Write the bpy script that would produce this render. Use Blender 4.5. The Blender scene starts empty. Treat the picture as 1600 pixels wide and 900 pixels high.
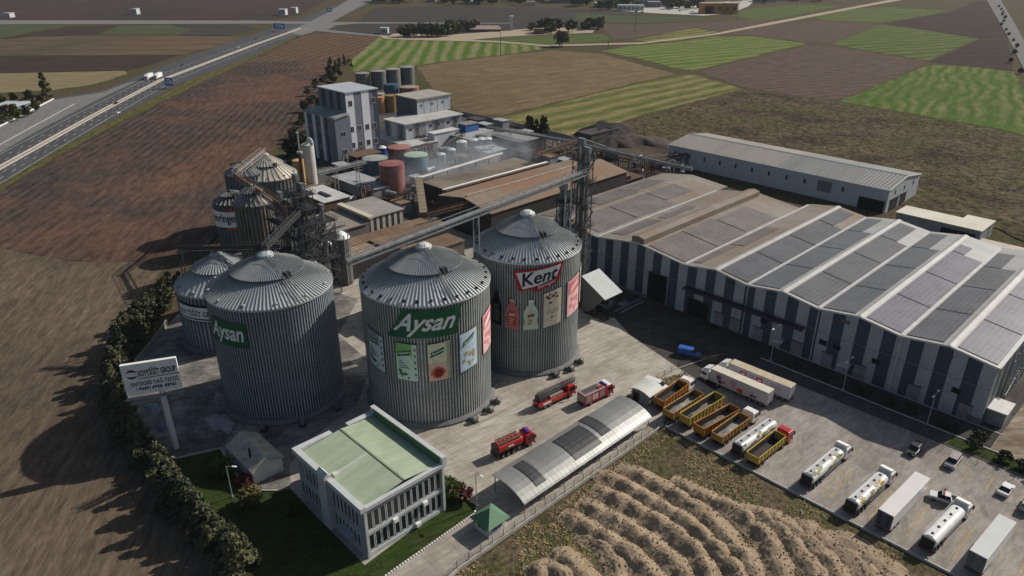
import bpy, math, random
from mathutils import Vector, Matrix, noise
random.seed(7)
R_ = math.radians
sc = bpy.context.scene
col = sc.collection
PI = math.pi

# ------------------------------------------------------------------ frame
# world: x = along the warehouse front (b), y = along the roof ridges (a), z up. camera stands at (0,0,88)
F, TH, CH, YAW = 1130.0, R_(25), 88.0, R_(46)
cs, sn = math.cos(TH), math.sin(TH)
def W(X, Y):                       # camera-heading frame -> world
    return (X*math.cos(YAW) - Y*math.sin(YAW), X*math.sin(YAW) + Y*math.cos(YAW))
def G(u, v, z=0.0):                # where a photo point lies on the level z
    x = (u-800)/F; y = (v-450)/F
    k = (CH-z)/(sn+y*cs)
    bx, ay = W(x*k, (cs-y*sn)*k)
    return Vector((bx, ay, z))

# ------------------------------------------------------------------ materials
MATS = {}
def _nt(name):
    m = bpy.data.materials.new(name); m.use_nodes = True
    nt = m.node_tree; b = nt.nodes['Principled BSDF']
    return m, nt, b
def nd(nt, t, **k):
    n = nt.nodes.new(t)
    for a, v in k.items():
        if a.startswith('i_'): n.inputs[a[2:]].default_value = v
        else: setattr(n, a, v)
    return n
def mixc(nt, fac, a, b):
    n = nt.nodes.new('ShaderNodeMix'); n.data_type = 'RGBA'; n.clamp_factor = True
    for i, v in ((6, a), (7, b)):
        if isinstance(v, (tuple, list)): n.inputs[i].default_value = (*v[:3], 1)
        else: nt.links.new(v, n.inputs[i])
    if isinstance(fac, float): n.inputs[0].default_value = fac
    else: nt.links.new(fac, n.inputs[0])
    return n.outputs[2]
def ramp(nt, src, lo, hi):
    n = nt.nodes.new('ShaderNodeMapRange'); n.inputs[1].default_value = lo; n.inputs[2].default_value = hi
    nt.links.new(src, n.inputs[0]); return n.outputs[0]
def noise_f(nt, vec, scale, detail=4, rough=.6):
    n = nd(nt, 'ShaderNodeTexNoise'); n.inputs['Scale'].default_value = scale
    n.inputs['Detail'].default_value = detail; n.inputs['Roughness'].default_value = rough
    nt.links.new(vec, n.inputs['Vector']); return n.outputs['Fac']
def coords(nt, rot=0, scale=(1,1,1)):
    g = nd(nt, 'ShaderNodeNewGeometry')
    mp = nd(nt, 'ShaderNodeMapping'); mp.inputs['Rotation'].default_value = (0,0,rot)
    nt.links.new(g.outputs['Position'], mp.inputs['Vector'])
    if scale == (1,1,1): return mp.outputs[0]
    m2 = nd(nt, 'ShaderNodeMapping'); m2.inputs['Scale'].default_value = scale      # rows: turn first, stretch after
    nt.links.new(mp.outputs[0], m2.inputs['Vector']); return m2.outputs[0]
def ocoords(nt, rot=0, scale=(1,1,1)):
    g = nd(nt, 'ShaderNodeTexCoord')
    mp = nd(nt, 'ShaderNodeMapping'); mp.inputs['Rotation'].default_value = (0,0,rot); mp.inputs['Scale'].default_value = scale
    nt.links.new(g.outputs['Object'], mp.inputs['Vector']); return mp.outputs[0]

def M(name, c, rough=.6, metal=0., vary=.25, scale=.4, c2=None, obj=True, spec=.3, rust=None, rust_amt=.55):
    """painted / built surface with uneven weathering"""
    if name in MATS: return MATS[name]
    m, nt, b = _nt(name)
    v = ocoords(nt) if obj else coords(nt)
    c2 = c2 or tuple(x*(1-vary) for x in c)
    f = noise_f(nt, v, scale, 5, .65)
    o = mixc(nt, ramp(nt, f, .35, .68), tuple(x*(1+vary*.35) for x in c), c2)
    if rust:
        f2 = noise_f(nt, ocoords(nt, 0, (1,1,.35)), scale*1.7, 6, .7)
        o = mixc(nt, ramp(nt, f2, rust_amt, rust_amt+.14), o, rust)
    nt.links.new(o, b.inputs['Base Color'])
    b.inputs['Roughness'].default_value = rough; b.inputs['Metallic'].default_value = metal
    b.inputs['Specular IOR Level'].default_value = spec
    MATS[name] = m; return m

def corr(name, c, axis='x', period=.6, rough=.5, metal=.2, vary=.25, rust=None, rust_amt=.55, depth=.5, scale=.12, c2=None):
    """corrugated sheet: weathered colour and a ribbed bump along one object axis"""
    if name in MATS: return MATS[name]
    m, nt, b = _nt(name)
    tc = nd(nt, 'ShaderNodeTexCoord'); sp = nd(nt, 'ShaderNodeSeparateXYZ')
    nt.links.new(tc.outputs['Object'], sp.inputs[0])
    mu = nd(nt, 'ShaderNodeMath', operation='MULTIPLY'); mu.inputs[1].default_value = 2*PI/period
    nt.links.new(sp.outputs['xyz'.index(axis)], mu.inputs[0])
    si = nd(nt, 'ShaderNodeMath', operation='SINE'); nt.links.new(mu.outputs[0], si.inputs[0])
    bp = nd(nt, 'ShaderNodeBump'); bp.inputs['Strength'].default_value = depth; bp.inputs['Distance'].default_value = .08
    nt.links.new(si.outputs[0], bp.inputs['Height']); nt.links.new(bp.outputs[0], b.inputs['Normal'])
    st = {'x': (1,.12,1), 'y': (.12,1,1), 'z': (1,1,1)}[axis]
    f = noise_f(nt, ocoords(nt, 0, st), scale*3, 6, .7)
    o = mixc(nt, ramp(nt, f, .3, .7), tuple(x*(1+vary*.4) for x in c), c2 or tuple(x*(1-vary) for x in c))
    if rust:
        f2 = noise_f(nt, ocoords(nt), scale, 6, .7)
        o = mixc(nt, ramp(nt, f2, rust_amt-.1, rust_amt+.15), o, rust)
    nt.links.new(o, b.inputs['Base Color'])
    b.inputs['Roughness'].default_value = rough; b.inputs['Metallic'].default_value = metal; b.inputs['Specular IOR Level'].default_value = .3
    MATS[name] = m; return m

def field_mat(name, c1, c2, ang=0, period=6., stripe=.6, warp=1.5, patch=None, patch_sc=.01, grain=.35, soft=.5, fine=.9, patch2=None, patch2_sc=.02, iso=False):
    """ground: two colours in drill rows along an angle (world), patches, fine grain"""
    if name in MATS: return MATS[name]
    m, nt, b = _nt(name)
    v = coords(nt, ang)
    sp = nd(nt, 'ShaderNodeSeparateXYZ'); nt.links.new(v, sp.inputs[0])
    w = noise_f(nt, coords(nt, ang, (1,.35,1)), .02, 3)
    wm = nd(nt, 'ShaderNodeMath', operation='MULTIPLY_ADD'); wm.inputs[1].default_value = warp*10
    nt.links.new(w, wm.inputs[0]); nt.links.new(sp.outputs[0], wm.inputs[2])
    sc_ = nd(nt, 'ShaderNodeMath', operation='MULTIPLY'); sc_.inputs[1].default_value = 2*PI/period
    nt.links.new(wm.outputs[0], sc_.inputs[0])
    si = nd(nt, 'ShaderNodeMath', operation='SINE'); nt.links.new(sc_.outputs[0], si.inputs[0])
    n1 = noise_f(nt, coords(nt, ang, (1,1,1) if iso else (1,.08,1)), .12 if iso else .35, 6, .75)
    s_ = nd(nt, 'ShaderNodeMath', operation='MULTIPLY'); s_.inputs[1].default_value = .5*stripe; nt.links.new(si.outputs[0], s_.inputs[0])
    ad = nd(nt, 'ShaderNodeMath', operation='ADD'); nt.links.new(s_.outputs[0], ad.inputs[0]); nt.links.new(n1, ad.inputs[1])
    o = mixc(nt, ramp(nt, ad.outputs[0], .5-soft, .5+soft), c1, c2)
    if patch:
        p = noise_f(nt, coords(nt), patch_sc, 6, .65)
        o = mixc(nt, ramp(nt, p, .44, .66), o, patch)
    if patch2:
        mp = nd(nt, 'ShaderNodeVectorMath', operation='ADD'); mp.inputs[1].default_value = (331, 77, 0); nt.links.new(coords(nt), mp.inputs[0])
        p = noise_f(nt, mp.outputs[0], patch2_sc, 7, .7)
        o = mixc(nt, ramp(nt, p, .46, .62), o, patch2)
    g = noise_f(nt, coords(nt, ang, (1,1,1) if iso else (1,.22,1)), fine, 6, .75)
    dk = nd(nt, 'ShaderNodeMix'); dk.data_type = 'RGBA'; dk.blend_type = 'MULTIPLY'; dk.inputs[0].default_value = 1
    gr = mixc(nt, ramp(nt, g, .36, .64), (1-grain,)*3, (1+grain,)*3)
    nt.links.new(o, dk.inputs[6]); nt.links.new(gr, dk.inputs[7])
    nt.links.new(dk.outputs[2], b.inputs['Base Color'])
    bp = nd(nt, 'ShaderNodeBump'); bp.inputs['Strength'].default_value = .6; bp.inputs['Distance'].default_value = .35
    nt.links.new(g, bp.inputs['Height']); nt.links.new(bp.outputs[0], b.inputs['Normal'])
    b.inputs['Roughness'].default_value = 1; b.inputs['Specular IOR Level'].default_value = .05
    MATS[name] = m; return m

def panel_mat(name, c, line, w=1.05, h=2.0, rough=.3):
    """photovoltaic sheets: cells with pale frames, object coordinates"""
    if name in MATS: return MATS[name]
    m, nt, b = _nt(name)
    br = nd(nt, 'ShaderNodeTexBrick', offset=0., squash=1.)
    for k, v in {'Scale': 1., 'Mortar Size': .035, 'Mortar Smooth': .1, 'Bias': 0., 'Brick Width': h, 'Row Height': w}.items(): br.inputs[k].default_value = v
    br.inputs['Color1'].default_value = (*c, 1); br.inputs['Color2'].default_value = (*[x*.8 for x in c], 1); br.inputs['Mortar'].default_value = (*line, 1)
    nt.links.new(ocoords(nt, PI/2), br.inputs['Vector'])
    f = noise_f(nt, ocoords(nt), .15, 4)
    o = mixc(nt, ramp(nt, f, .4, .8), br.outputs['Color'], tuple(x*1.5 for x in c))
    nt.links.new(o, b.inputs['Base Color']); b.inputs['Roughness'].default_value = rough; b.inputs['Specular IOR Level'].default_value = .35
    MATS[name] = m; return m

# ------------------------------------------------------------------ mesh builder
class MB:
    def __init__(s): s.v = []; s.f = []; s.mi = []; s.mats = []; s.cur = 0; s.xf = None
    def mat(s, m):
        if m not in s.mats: s.mats.append(m)
        s.cur = s.mats.index(m); return s
    def add(s, vs, fs):
        o = len(s.v)
        if s.xf is not None: vs = [s.xf @ Vector(p) for p in vs]
        s.v += [tuple(p) for p in vs]
        for f in fs: s.f.append([o+i for i in f]); s.mi.append(s.cur)
        return s
    def box(s, x0, x1, y0, y1, z0, z1):
        return s.add([(x0,y0,z0),(x1,y0,z0),(x1,y1,z0),(x0,y1,z0),(x0,y0,z1),(x1,y0,z1),(x1,y1,z1),(x0,y1,z1)],
                     [(3,2,1,0),(4,5,6,7),(0,1,5,4),(1,2,6,5),(2,3,7,6),(3,0,4,7)])
    def prism(s, pts, z0, z1):            # footprint polygon extruded up
        n = len(pts); vs = [(p[0],p[1],z0) for p in pts]+[(p[0],p[1],z1) for p in pts]
        return s.add(vs, [list(range(n))[::-1], list(range(n,2*n))]+[(i,(i+1)%n,(i+1)%n+n,i+n) for i in range(n)])
    def extr(s, prof, y0, y1):            # xz profile along y
        n = len(prof); vs = [(p[0],y0,p[1]) for p in prof]+[(p[0],y1,p[1]) for p in prof]
        return s.add(vs, [list(range(n)), list(range(n,2*n))[::-1]]+[(i+n,(i+1)%n+n,(i+1)%n,i) for i in range(n)])
    def extrx(s, prof, x0, x1):           # yz profile along x
        n = len(prof); vs = [(x0,p[0],p[1]) for p in prof]+[(x1,p[0],p[1]) for p in prof]
        return s.add(vs, [list(range(n))[::-1], list(range(n,2*n))]+[(i,(i+1)%n,(i+1)%n+n,i+n) for i in range(n)])
    def poly(s, pts): return s.add(pts, [list(range(len(pts)))])
    def lathe(s, prof, n=24, c=(0,0)):    # (r,z) profile
        vs = []; fs = []
        for r, z in prof:
            for i in range(n): vs.append((c[0]+r*math.cos(2*PI*i/n), c[1]+r*math.sin(2*PI*i/n), z))
        for k in range(len(prof)-1):
            for i in range(n):
                j = (i+1)%n; fs.append((k*n+i, k*n+j, (k+1)*n+j, (k+1)*n+i))
        if prof[0][0] > 1e-4: fs.append(tuple(range(n))[::-1])
        if prof[-1][0] > 1e-4: fs.append(tuple((len(prof)-1)*n+i for i in range(n)))
        return s.add(vs, fs)
    def tube(s, p, q, r, n=6, r2=None):
        p = Vector(p); q = Vector(q); d = (q-p)
        if d.length < 1e-5: return s
        d.normalize(); a = d.cross(Vector((0,0,1)) if abs(d.z) < .9 else Vector((1,0,0))).normalized(); b = d.cross(a)
        r2 = r if r2 is None else r2; vs = []
        for c, rr in ((p, r), (q, r2)):
            for i in range(n):
                t = 2*PI*(i+.5)/n; vs.append(c + a*rr*math.cos(t) + b*rr*math.sin(t))
        return s.add(vs, [(i,(i+1)%n,(i+1)%n+n,i+n) for i in range(n)]+[tuple(range(n))[::-1], tuple(range(n,2*n))])
    def beam(s, p, q, w, h):              # box section between two points, upright
        p = Vector(p); q = Vector(q); d = (q-p).normalized()
        a = d.cross(Vector((0,0,1)))
        a = a.normalized() if a.length > 1e-4 else Vector((1,0,0)); b = a.cross(d)
        vs = [c+a*x*w/2+b*y*h/2 for c in (p,q) for x,y in ((-1,-1),(1,-1),(1,1),(-1,1))]
        return s.add(vs, [(3,2,1,0),(4,5,6,7),(0,1,5,4),(1,2,6,5),(2,3,7,6),(3,0,4,7)])
    def build(s, name, m=None, parent=None, loc=(0,0,0), smooth=False, bev=0):
        if m is not None and not s.mats: s.mats = [m]
        me = bpy.data.meshes.new(name); me.from_pydata(s.v, [], s.f)
        for k in s.mats: me.materials.append(k)
        if len(s.mats) > 1: me.polygons.foreach_set('material_index', s.mi)
        if smooth: me.polygons.foreach_set('use_smooth', [True]*len(me.polygons))
        me.update(); o = bpy.data.objects.new(name, me); col.objects.link(o)
        o.location = loc
        if parent is not None: o.parent = parent
        if bev:
            md = o.modifiers.new('bev', 'BEVEL'); md.width = bev; md.segments = 2; md.limit_method = 'ANGLE'
        return o
def tag(o, label=None, cat=None, group=None, kind=None):
    if label: o['label'] = label
    if cat: o['category'] = cat
    if group: o['group'] = group
    if kind: o['kind'] = kind
    return o
def empty(name, loc, label, cat, rz=0, group=None):
    o = bpy.data.objects.new(name, None); col.objects.link(o)
    o.location = loc; o.rotation_euler = (0,0,rz); o.empty_display_size = .5
    return tag(o, label, cat, group)
def dup(o, parent=None, depth=0):
    c = o.copy(); col.objects.link(c)
    if parent is not None: c.parent = parent
    for ch in [x for x in o.children]:
        dup(ch, c, depth+1)
    return c
def place(proto, used, loc, rz=0, s=1, label=None, group=None, sz=None):
    if not used: o = proto
    else: o = dup(proto)
    o.location = loc; o.rotation_euler = (0,0,rz); o.scale = (s,s,sz or s)
    if label: o['label'] = label
    if group: o['group'] = group
    return o
def sheet(name, pts, z, m, kind='structure'):
    mb = MB(); mb.poly([(p[0],p[1],z) for p in pts])
    return tag(mb.build(name, m), kind=kind)
def text_geo(body, shear=0., off=0., bold=0.):
    cu = bpy.data.curves.new('t', 'FONT'); cu.body = body; cu.shear = shear; cu.offset = off; cu.resolution_u = 3
    ob = bpy.data.objects.new('t', cu); col.objects.link(ob)
    dg = bpy.context.evaluated_depsgraph_get()
    me = bpy.data.meshes.new_from_object(ob.evaluated_get(dg))
    vs = [tuple(v.co) for v in me.vertices]; fs = [list(p.vertices) for p in me.polygons]
    bpy.data.objects.remove(ob); bpy.data.curves.remove(cu); bpy.data.meshes.remove(me)
    x0 = min(v[0] for v in vs); x1 = max(v[0] for v in vs); y0 = min(v[1] for v in vs); y1 = max(v[1] for v in vs)
    return [((v[0]-x0)/(x1-x0), (v[1]-y0)/(y1-y0)) for v in vs], fs
TXT = {}
def txt(body, shear=0., off=0.):
    k = (body, shear, off)
    if k not in TXT: TXT[k] = text_geo(body, shear, off)
    return TXT[k]

# ------------------------------------------------------------------ palette
concrete = M('concrete', (.30,.28,.25), .9, 0, .3, .5)
concrete_pale = M('concrete_pale', (.42,.40,.36), .9, 0, .25, .8)
steel_dark = M('dark_steel', (.055,.058,.062), .6, .3, .3, .8, rust=(.10,.06,.04), rust_amt=.6)
steel_grey = M('grey_steel', (.22,.23,.235), .5, .4, .3, .6)
steel_lite = M('pale_steel', (.42,.43,.43), .45, .4, .25, .6)
rusty = M('rusty_steel', (.14,.085,.055), .85, .1, .4, .6, c2=(.08,.05,.04))
black = M('black_rubber', (.012,.012,.013), .8, 0, .2, 3)
dark_glass = M('dark_glass', (.012,.016,.02), .12, 0, .1, 1, spec=.6)
white_paint = M('white_paint', (.72,.72,.70), .45, 0, .12, .8)
red_paint = M('red_paint', (.42,.02,.022), .38, 0, .2, .8, spec=.45)
galv = None
galv_roof = M('galvanised_roof', (.60,.63,.62), .5, .1, .25, .1, c2=(.46,.49,.49))
galv_dark = M('blued_sheet', (.16,.195,.23), .5, .35, .3, .1)
ring_mat = M('base_concrete', (.16,.16,.16), .9, 0, .3, .4)
chrome = M('wheel_steel', (.3,.3,.3), .45, .6, .2, 3)
lamp_white = M('lamp_glass', (.7,.7,.66), .3, 0, .1, 2)
M('bumper_dark', (.05,.05,.055), .6); M('beacon_blue', (.03,.06,.35), .3)
lamp_red = M('tail_lamp', (.35,.02,.02), .3, 0, .1, 2)

# ------------------------------------------------------------------ ground and fields
gm = field_mat('scrub_ground', (.060,.045,.028), (.095,.075,.045), .4, 9, .0, 3, patch=(.055,.06,.022), patch_sc=.02, grain=.45, fine=.5, iso=True)
mb = MB(); n = 24; ext = [-7000+14000*i/n for i in range(n+1)]
mb.add([(x,y+2000,0) for y in ext for x in ext], [(j*(n+1)+i, j*(n+1)+i+1, (j+1)*(n+1)+i+1, (j+1)*(n+1)+i) for j in range(n) for i in range(n)])
tag(mb.build('ground', gm), kind='structure')

ZF = .06
FZ = [ZF]
def field(name, px, m, z=None, extra=None):
    if z is None: FZ[0] += .008; z = FZ[0]
    else: FZ[0] += .004; z = z+FZ[0]-ZF
    pts = [G(*p) if len(p) == 2 else Vector(p) for p in px]
    if name in ('field', 'scrubland', 'verge'):
        out = []
        for p, q in zip(pts, pts[1:]+pts[:1]):
            n = max(1, min(60, int((q-p).length/7))); nn = Vector((-(q-p).y, (q-p).x, 0)).normalized()
            for i in range(n):
                c = p.lerp(q, i/n); out.append(c+nn*(1.6*noise.noise(Vector((c.x*.06, c.y*.06, 1)))+1.0*noise.noise(Vector((c.x*.3, c.y*.3, 4)))))
        pts = out
    return sheet(name, pts, z, m)
A = R_
def dirang(p, q):        # mapping rotation so that rows run from p to q (photo points)
    a = G(*p); b = G(*q); d = b-a
    return -(math.atan2(d.y, d.x) - PI/2)
brownF = field_mat('ploughed_soil', (.045,.033,.028), (.080,.056,.045), dirang((150,380),(430,130)), 4.5, .6, .5, patch=(.052,.044,.040), patch_sc=.006, grain=.42, fine=.45, patch2=(.125,.070,.048), patch2_sc=.008, soft=.28)
tanF = field_mat('stubble', (.138,.107,.076), (.100,.076,.054), dirang((30,640),(180,450)), 5, .3, .6, patch=(.088,.067,.049), patch_sc=.014, grain=.38, fine=.7)
redF = field_mat('red_soil_rows', (.075,.044,.03), (.125,.085,.056), dirang((440,93),(560,58)), 11, .7, 1, grain=.25, fine=.3)
greenA = field_mat('green_rows', (.068,.115,.018), (.17,.17,.075), dirang((640,100),(665,66)), 13, 1.1, 2, grain=.2, fine=.2, soft=.35)
tanB = field_mat('dry_field', (.125,.088,.048), (.185,.14,.08), dirang((680,135),(1000,95)), 16, .35, 4, patch=(.11,.082,.045), patch_sc=.006, grain=.3, fine=.25)
tanG = field_mat('dry_green_field', (.075,.09,.022), (.20,.175,.075), dirang((800,190),(1080,130)), 15, .8, 3, grain=.3, fine=.25)
greenB = field_mat('green_yellow_rows', (.058,.112,.014), (.17,.175,.065), dirang((1000,85),(1220,65)), 14, .8, 3, grain=.2, fine=.2)
greenC = field_mat('bright_green_rows', (.05,.095,.012), (.14,.15,.055), dirang((1480,175),(1500,120)), 9, .9, 4, patch=(.058,.105,.014), patch_sc=.012, grain=.25, fine=.3)
greenD = field_mat('mixed_green_rows', (.042,.078,.014), (.125,.135,.05), dirang((1340,75),(1500,65)), 18, .8, 4, grain=.2, fine=.2)
brownB = field_mat('grey_brown_soil', (.072,.052,.04), (.115,.084,.065), dirang((1120,115),(1400,95)), 10, .5, 2, grain=.3, fine=.3)
darkB = field_mat('dark_soil', (.038,.026,.022), (.056,.041,.033), dirang((0,100),(200,95)), 22, .4, 3, grain=.25, fine=.12)
darkC = field_mat('red_dark_soil', (.048,.031,.028), (.066,.045,.038), dirang((0,10),(400,12)), 40, .4, 3, patch=(.04,.035,.033), patch_sc=.004, grain=.2, fine=.1)
slateF = field_mat('grey_fallow', (.042,.039,.037), (.060,.055,.050), dirang((600,20),(900,25)), 50, .4, 3, patch=(.048,.043,.042), patch_sc=.004, grain=.25, fine=.1)
meadow = field_mat('meadow', (.055,.085,.022), (.10,.115,.04), .3, 30, .4, 4, grain=.2, fine=.15)
meadow_dk = field_mat('dull_meadow', (.05,.065,.03), (.075,.085,.045), .3, 30, .4, 4, grain=.2, fine=.15)
tanL = field_mat('straw_field', (.16,.125,.07), (.21,.18,.10), dirang((0,130),(180,118)), 12, .5, 2, grain=.2, fine=.2)
tanM = field_mat('clay_field', (.09,.062,.04), (.125,.088,.056), dirang((0,70),(380,68)), 45, .6, 4, patch=(.06,.06,.04), patch_sc=.005, grain=.2, fine=.12)
scrub = field_mat('dry_scrub', (.070,.052,.032), (.115,.09,.056), .9, 11, .0, 3, patch=(.034,.026,.018), patch_sc=.035, grain=.8, fine=.28, patch2=(.060,.060,.024), patch2_sc=.02, soft=.3, iso=True)
scrub_dk = field_mat('weedy_bank', (.095,.072,.046), (.135,.105,.065), .9, 5, .0, 3, patch=(.05,.046,.024), patch_sc=.09, grain=.6, fine=1.1, patch2=(.060,.066,.022), patch2_sc=.06, iso=True)
lawn_m = field_mat('lawn', (.024,.046,.010), (.036,.062,.014), .2, 5, .2, 3, patch=(.04,.045,.018), patch_sc=.12, grain=.4, fine=2.)
verge_m = field_mat('verge', (.055,.065,.02), (.115,.095,.045), dirang((100,255),(260,160)), 6, .3, 2, grain=.4, fine=.6)

BL = G(0,388); 
field('field', [(-120,250),(0,300),(95,243),(195,190),(300,138),(385,99),(530,94),(512,120),(494,160),(470,210),(430,232),(380,262),(345,310),(320,392),(280,408),(200,411),(100,407),(0,388),(-120,360)], brownF)
field('field', [(-150,370),(0,389),(100,408),(200,412),(260,415),(215,470),(175,540),(168,620),(200,700),(250,770),(320,860),(350,960),(300,1100),(-150,1100)], tanF)
field('field', [(385,98),(425,80),(470,57),(520,51),(592,56),(549,95),(530,93)], redF)
field('field', [(592,57),(640,62),(729,64),(784,67),(856,73),(846,77),(784,86),(708,94),(640,104),(548,112),(545,98)], greenA)
field('field', [(652,105),(712,95),(784,87),(867,79),(938,84),(1056,116),(942,142),(783,181),(726,178),(690,160)], tanB)
field('field', [(783,184),(942,144),(1056,118),(1082,117),(1161,139),(1080,160),(1000,180),(930,205),(885,213),(845,206)], tanG)
field('field', [(938,80),(1000,70),(1056,66),(1116,57),(1180,57),(1262,68),(1082,111),(1056,107),(1000,92)], greenB)
field('field', [(1090,111),(1262,71),(1340,78),(1450,97),(1394,124),(1311,156),(1277,155),(1161,137)], brownB)
field('field', [(1311,159),(1394,125),(1450,101),(1520,105),(1583,112),(1625,180),(1640,230),(1600,212),(1562,202),(1412,176)], greenC)
field('field', [(1451,97),(1529,62),(1574,62),(1583,111),(1520,104)], darkB)
field('field', [(1300,69),(1375,38),(1450,48),(1529,61),(1449,95),(1340,77)], greenD)
field('field', [(1379,37),(1484,19),(1525,2),(1555,4),(1574,60),(1529,60),(1450,47)], darkB)
field('field', [(1285,32),(1270,24),(1330,14),(1397,11),(1484,18),(1379,36)], greenD)
field('field', [(1118,56),(1210,38),(1285,33),(1375,37),(1300,68),(1262,67),(1180,56)], brownB)
field('field', [(1140,24),(1170,14),(1240,8),(1315,9),(1232,27),(1180,32)], meadow)
field('field', [(938,38),(1000,38),(1110,34),(1222,29),(1124,50),(1090,44),(1000,60),(959,63)], brownB)
field('field', [(985,64),(1000,61),(1085,44),(1122,50),(1108,55),(1056,65)], tanG)
field('field', [(735,66),(790,59),(870,55),(938,53),(962,63),(880,70),(856,72)], meadow)
field('field', [(585,12),(700,10),(860,12),(1000,22),(1000,36),(800,35),(560,35)], slateF)
field('field', [(535,38),(700,36),(940,36),(935,52),(880,52),(700,56),(600,55),(520,48)], slateF)
field('field', [(900,20),(960,24),(1100,28),(1110,33),(1000,37),(900,34)], meadow_dk)
# left of the motorway
field('field', [(-200,0),(200,-14),(520,-6),(470,22),(430,31),(0,31),(-200,31)], darkC)
field('field', [(-100,39),(60,39),(110,41),(50,50),(0,60),(-100,64)], meadow_dk)
field('field', [(0,61),(60,50),(115,41),(185,40),(150,54),(60,57)], darkB)
field('field', [(190,40),(265,39),(300,46),(280,54),(152,54)], meadow_dk)
field('field', [(268,39),(385,39),(400,45),(360,56),(282,55),(302,46)], slateF)
field('field', [(-120,66),(0,62),(60,57),(360,57),(385,60),(330,76),(280,86),(-120,88)], tanM)
field('field', [(-120,88),(280,86),(240,100),(200,110),(-120,118)], darkB)
field('field', [(-120,118),(195,111),(200,116),(150,132),(80,142),(0,146),(-120,150)], tanL)
# scrub land behind the long white hall
field('scrubland', [(940,206),(1000,181),(1080,161),(1161,141),(1277,157),(1412,178),(1562,204),(1640,232),(1700,420),(1560,360),(1440,330),(1055,232)], scrub)
# verge along the motorway
field('verge', [(-120,366),(0,299),(95,242),(195,189),(300,137),(385,97),(470,56),(480,50),(375,90),(290,128),(190,177),(90,230),(-120,352)][::1], verge_m)
sheet('field', [G(1600,212)+Vector((0,0,0)), G(1690,260), G(1900,420), G(1760,430), G(1640,240)], ZF, scrub)

# ------------------------------------------------------------------ roads
asph = field_mat('asphalt', (.066,.068,.076), (.088,.089,.094), dirang((100,245),(300,125)), 3.6, .3, .2, patch=(.07,.07,.073), patch_sc=.03, grain=.18, fine=.6)
asph_lt = field_mat('worn_asphalt', (.15,.148,.145), (.19,.187,.18), dirang((30,215),(110,165)), 3.6, .3, .3, grain=.15, fine=.6)
white_line = M('road_paint', (.62,.62,.60), .8, 0, .3, 1.)
yellow_line = M('yellow_road_paint', (.42,.30,.12), .85, 0, .45, 1.2)
dirt = field_mat('dirt_track', (.30,.25,.18), (.38,.32,.235), .5, 4, .2, 3, grain=.2, fine=.5)
field('road', [(-160,330),(-160,285),(0,193),(85,154),(165,141),(232,112),(300,87),(395,55),(440,40),(500,19),(548,-2),(585,-12),(600,-4),(545,21),(475,52),(380,93),(285,130),(190,180),(90,234),(0,288)], asph, .12)
field('slip_road', [(-60,228),(0,197),(84,157),(160,145),(200,130),(215,127),(150,158),(60,205),(0,240),(-60,272)], asph_lt, .15)
field('road', [(-200,32),(0,32),(400,32.5),(520,35),(510,38),(400,37.5),(0,38.5),(-200,39)], asph_lt, .14)
field('road', [(470,48),(505,40),(520,35),(560,35),(800,36),(800,37.3),(560,37.3),(525,40),(512,47),(600,56),(596,58),(505,50)], asph_lt, .14)
field('road', [(1538,-6),(1560,-6),(1590,45),(1625,110),(1700,230),(1660,230),(1600,110),(1570,50)], asph_lt, .14)
field('dirt_road', [(884,70),(1000,67),(1112,53.5),(1210,34),(1335,10.5),(1400,-2),(1412,0),(1345,12),(1222,36),(1120,55),(1000,69.5),(884,72.5)], dirt, .16)
field('dirt_road', [(592,55),(640,60),(729,62.5),(784,65),(856,71),(900,70),(900,72),(856,73.5),(784,67.3),(729,65),(640,63),(600,61)], dirt, .16)
field('gravel_yard', [(615,53),(640,52),(700,55),(770,50),(830,45),(880,44),(930,47),(925,52),(860,54),(790,58),(735,63),(640,61),(605,58)], dirt, .13)
field('dirt_road', [(665,52),(690,45),(730,37),(742,37),(705,47),(680,56)], dirt, .17)
field('gravel_yard', [(950,16),(985,14),(1040,10),(1130,3),(1180,0),(1170,10),(1140,22),(1100,25),(1020,21)], concrete_pale, .2)

field('road', [(447,50),(478,38),(508,22),(552,-4),(600,-20),(612,-12),(560,12),(520,34),(486,52),(470,56)], asph_lt, .15)
def line_strip(mb, pts, w, z, dash=None):
    """painted strip along a polyline of world points"""
    tot = 0
    for p, q in zip(pts, pts[1:]):
        d = (q-p); L = d.length; d = d/L; nrm = Vector((-d.y, d.x, 0))*w/2
        segs = [(0, L)] if not dash else [(t, min(t+dash[0], L)) for t in [i*dash[1] for i in range(int(L/dash[1])+1)]]
        for t0, t1 in segs:
            a = p+d*t0; b = p+d*t1
            mb.poly([(a-nrm).to_tuple()[:2]+(z,), (a+nrm).to_tuple()[:2]+(z,), (b+nrm).to_tuple()[:2]+(z,), (b-nrm).to_tuple()[:2]+(z,)])
def px_line(px): return [Vector((G(*p).x, G(*p).y, 0)) for p in px]
ROADZ = FZ[0]+.12
mb = MB()
for px in ([(-60,296),(0,262),(150,178),(250,125),(400,69),(470,44)],):
    base = px_line(px)
    for off, dash in ((-3.2,(4,12)),(-6.8,(4,12)),(5.2,(4,12)),(8.8,(4,12)),(12.4,None),(-10.4,None)):
        pts = []
        for i, p in enumerate(base):
            d = (base[min(i+1,len(base)-1)]-base[max(i-1,0)]).normalized(); pts.append(p+Vector((d.y,-d.x,0))*off)
        line_strip(mb, pts, .22, ROADZ, dash)
tag(mb.build('road_markings', white_line), kind='structure')
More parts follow.
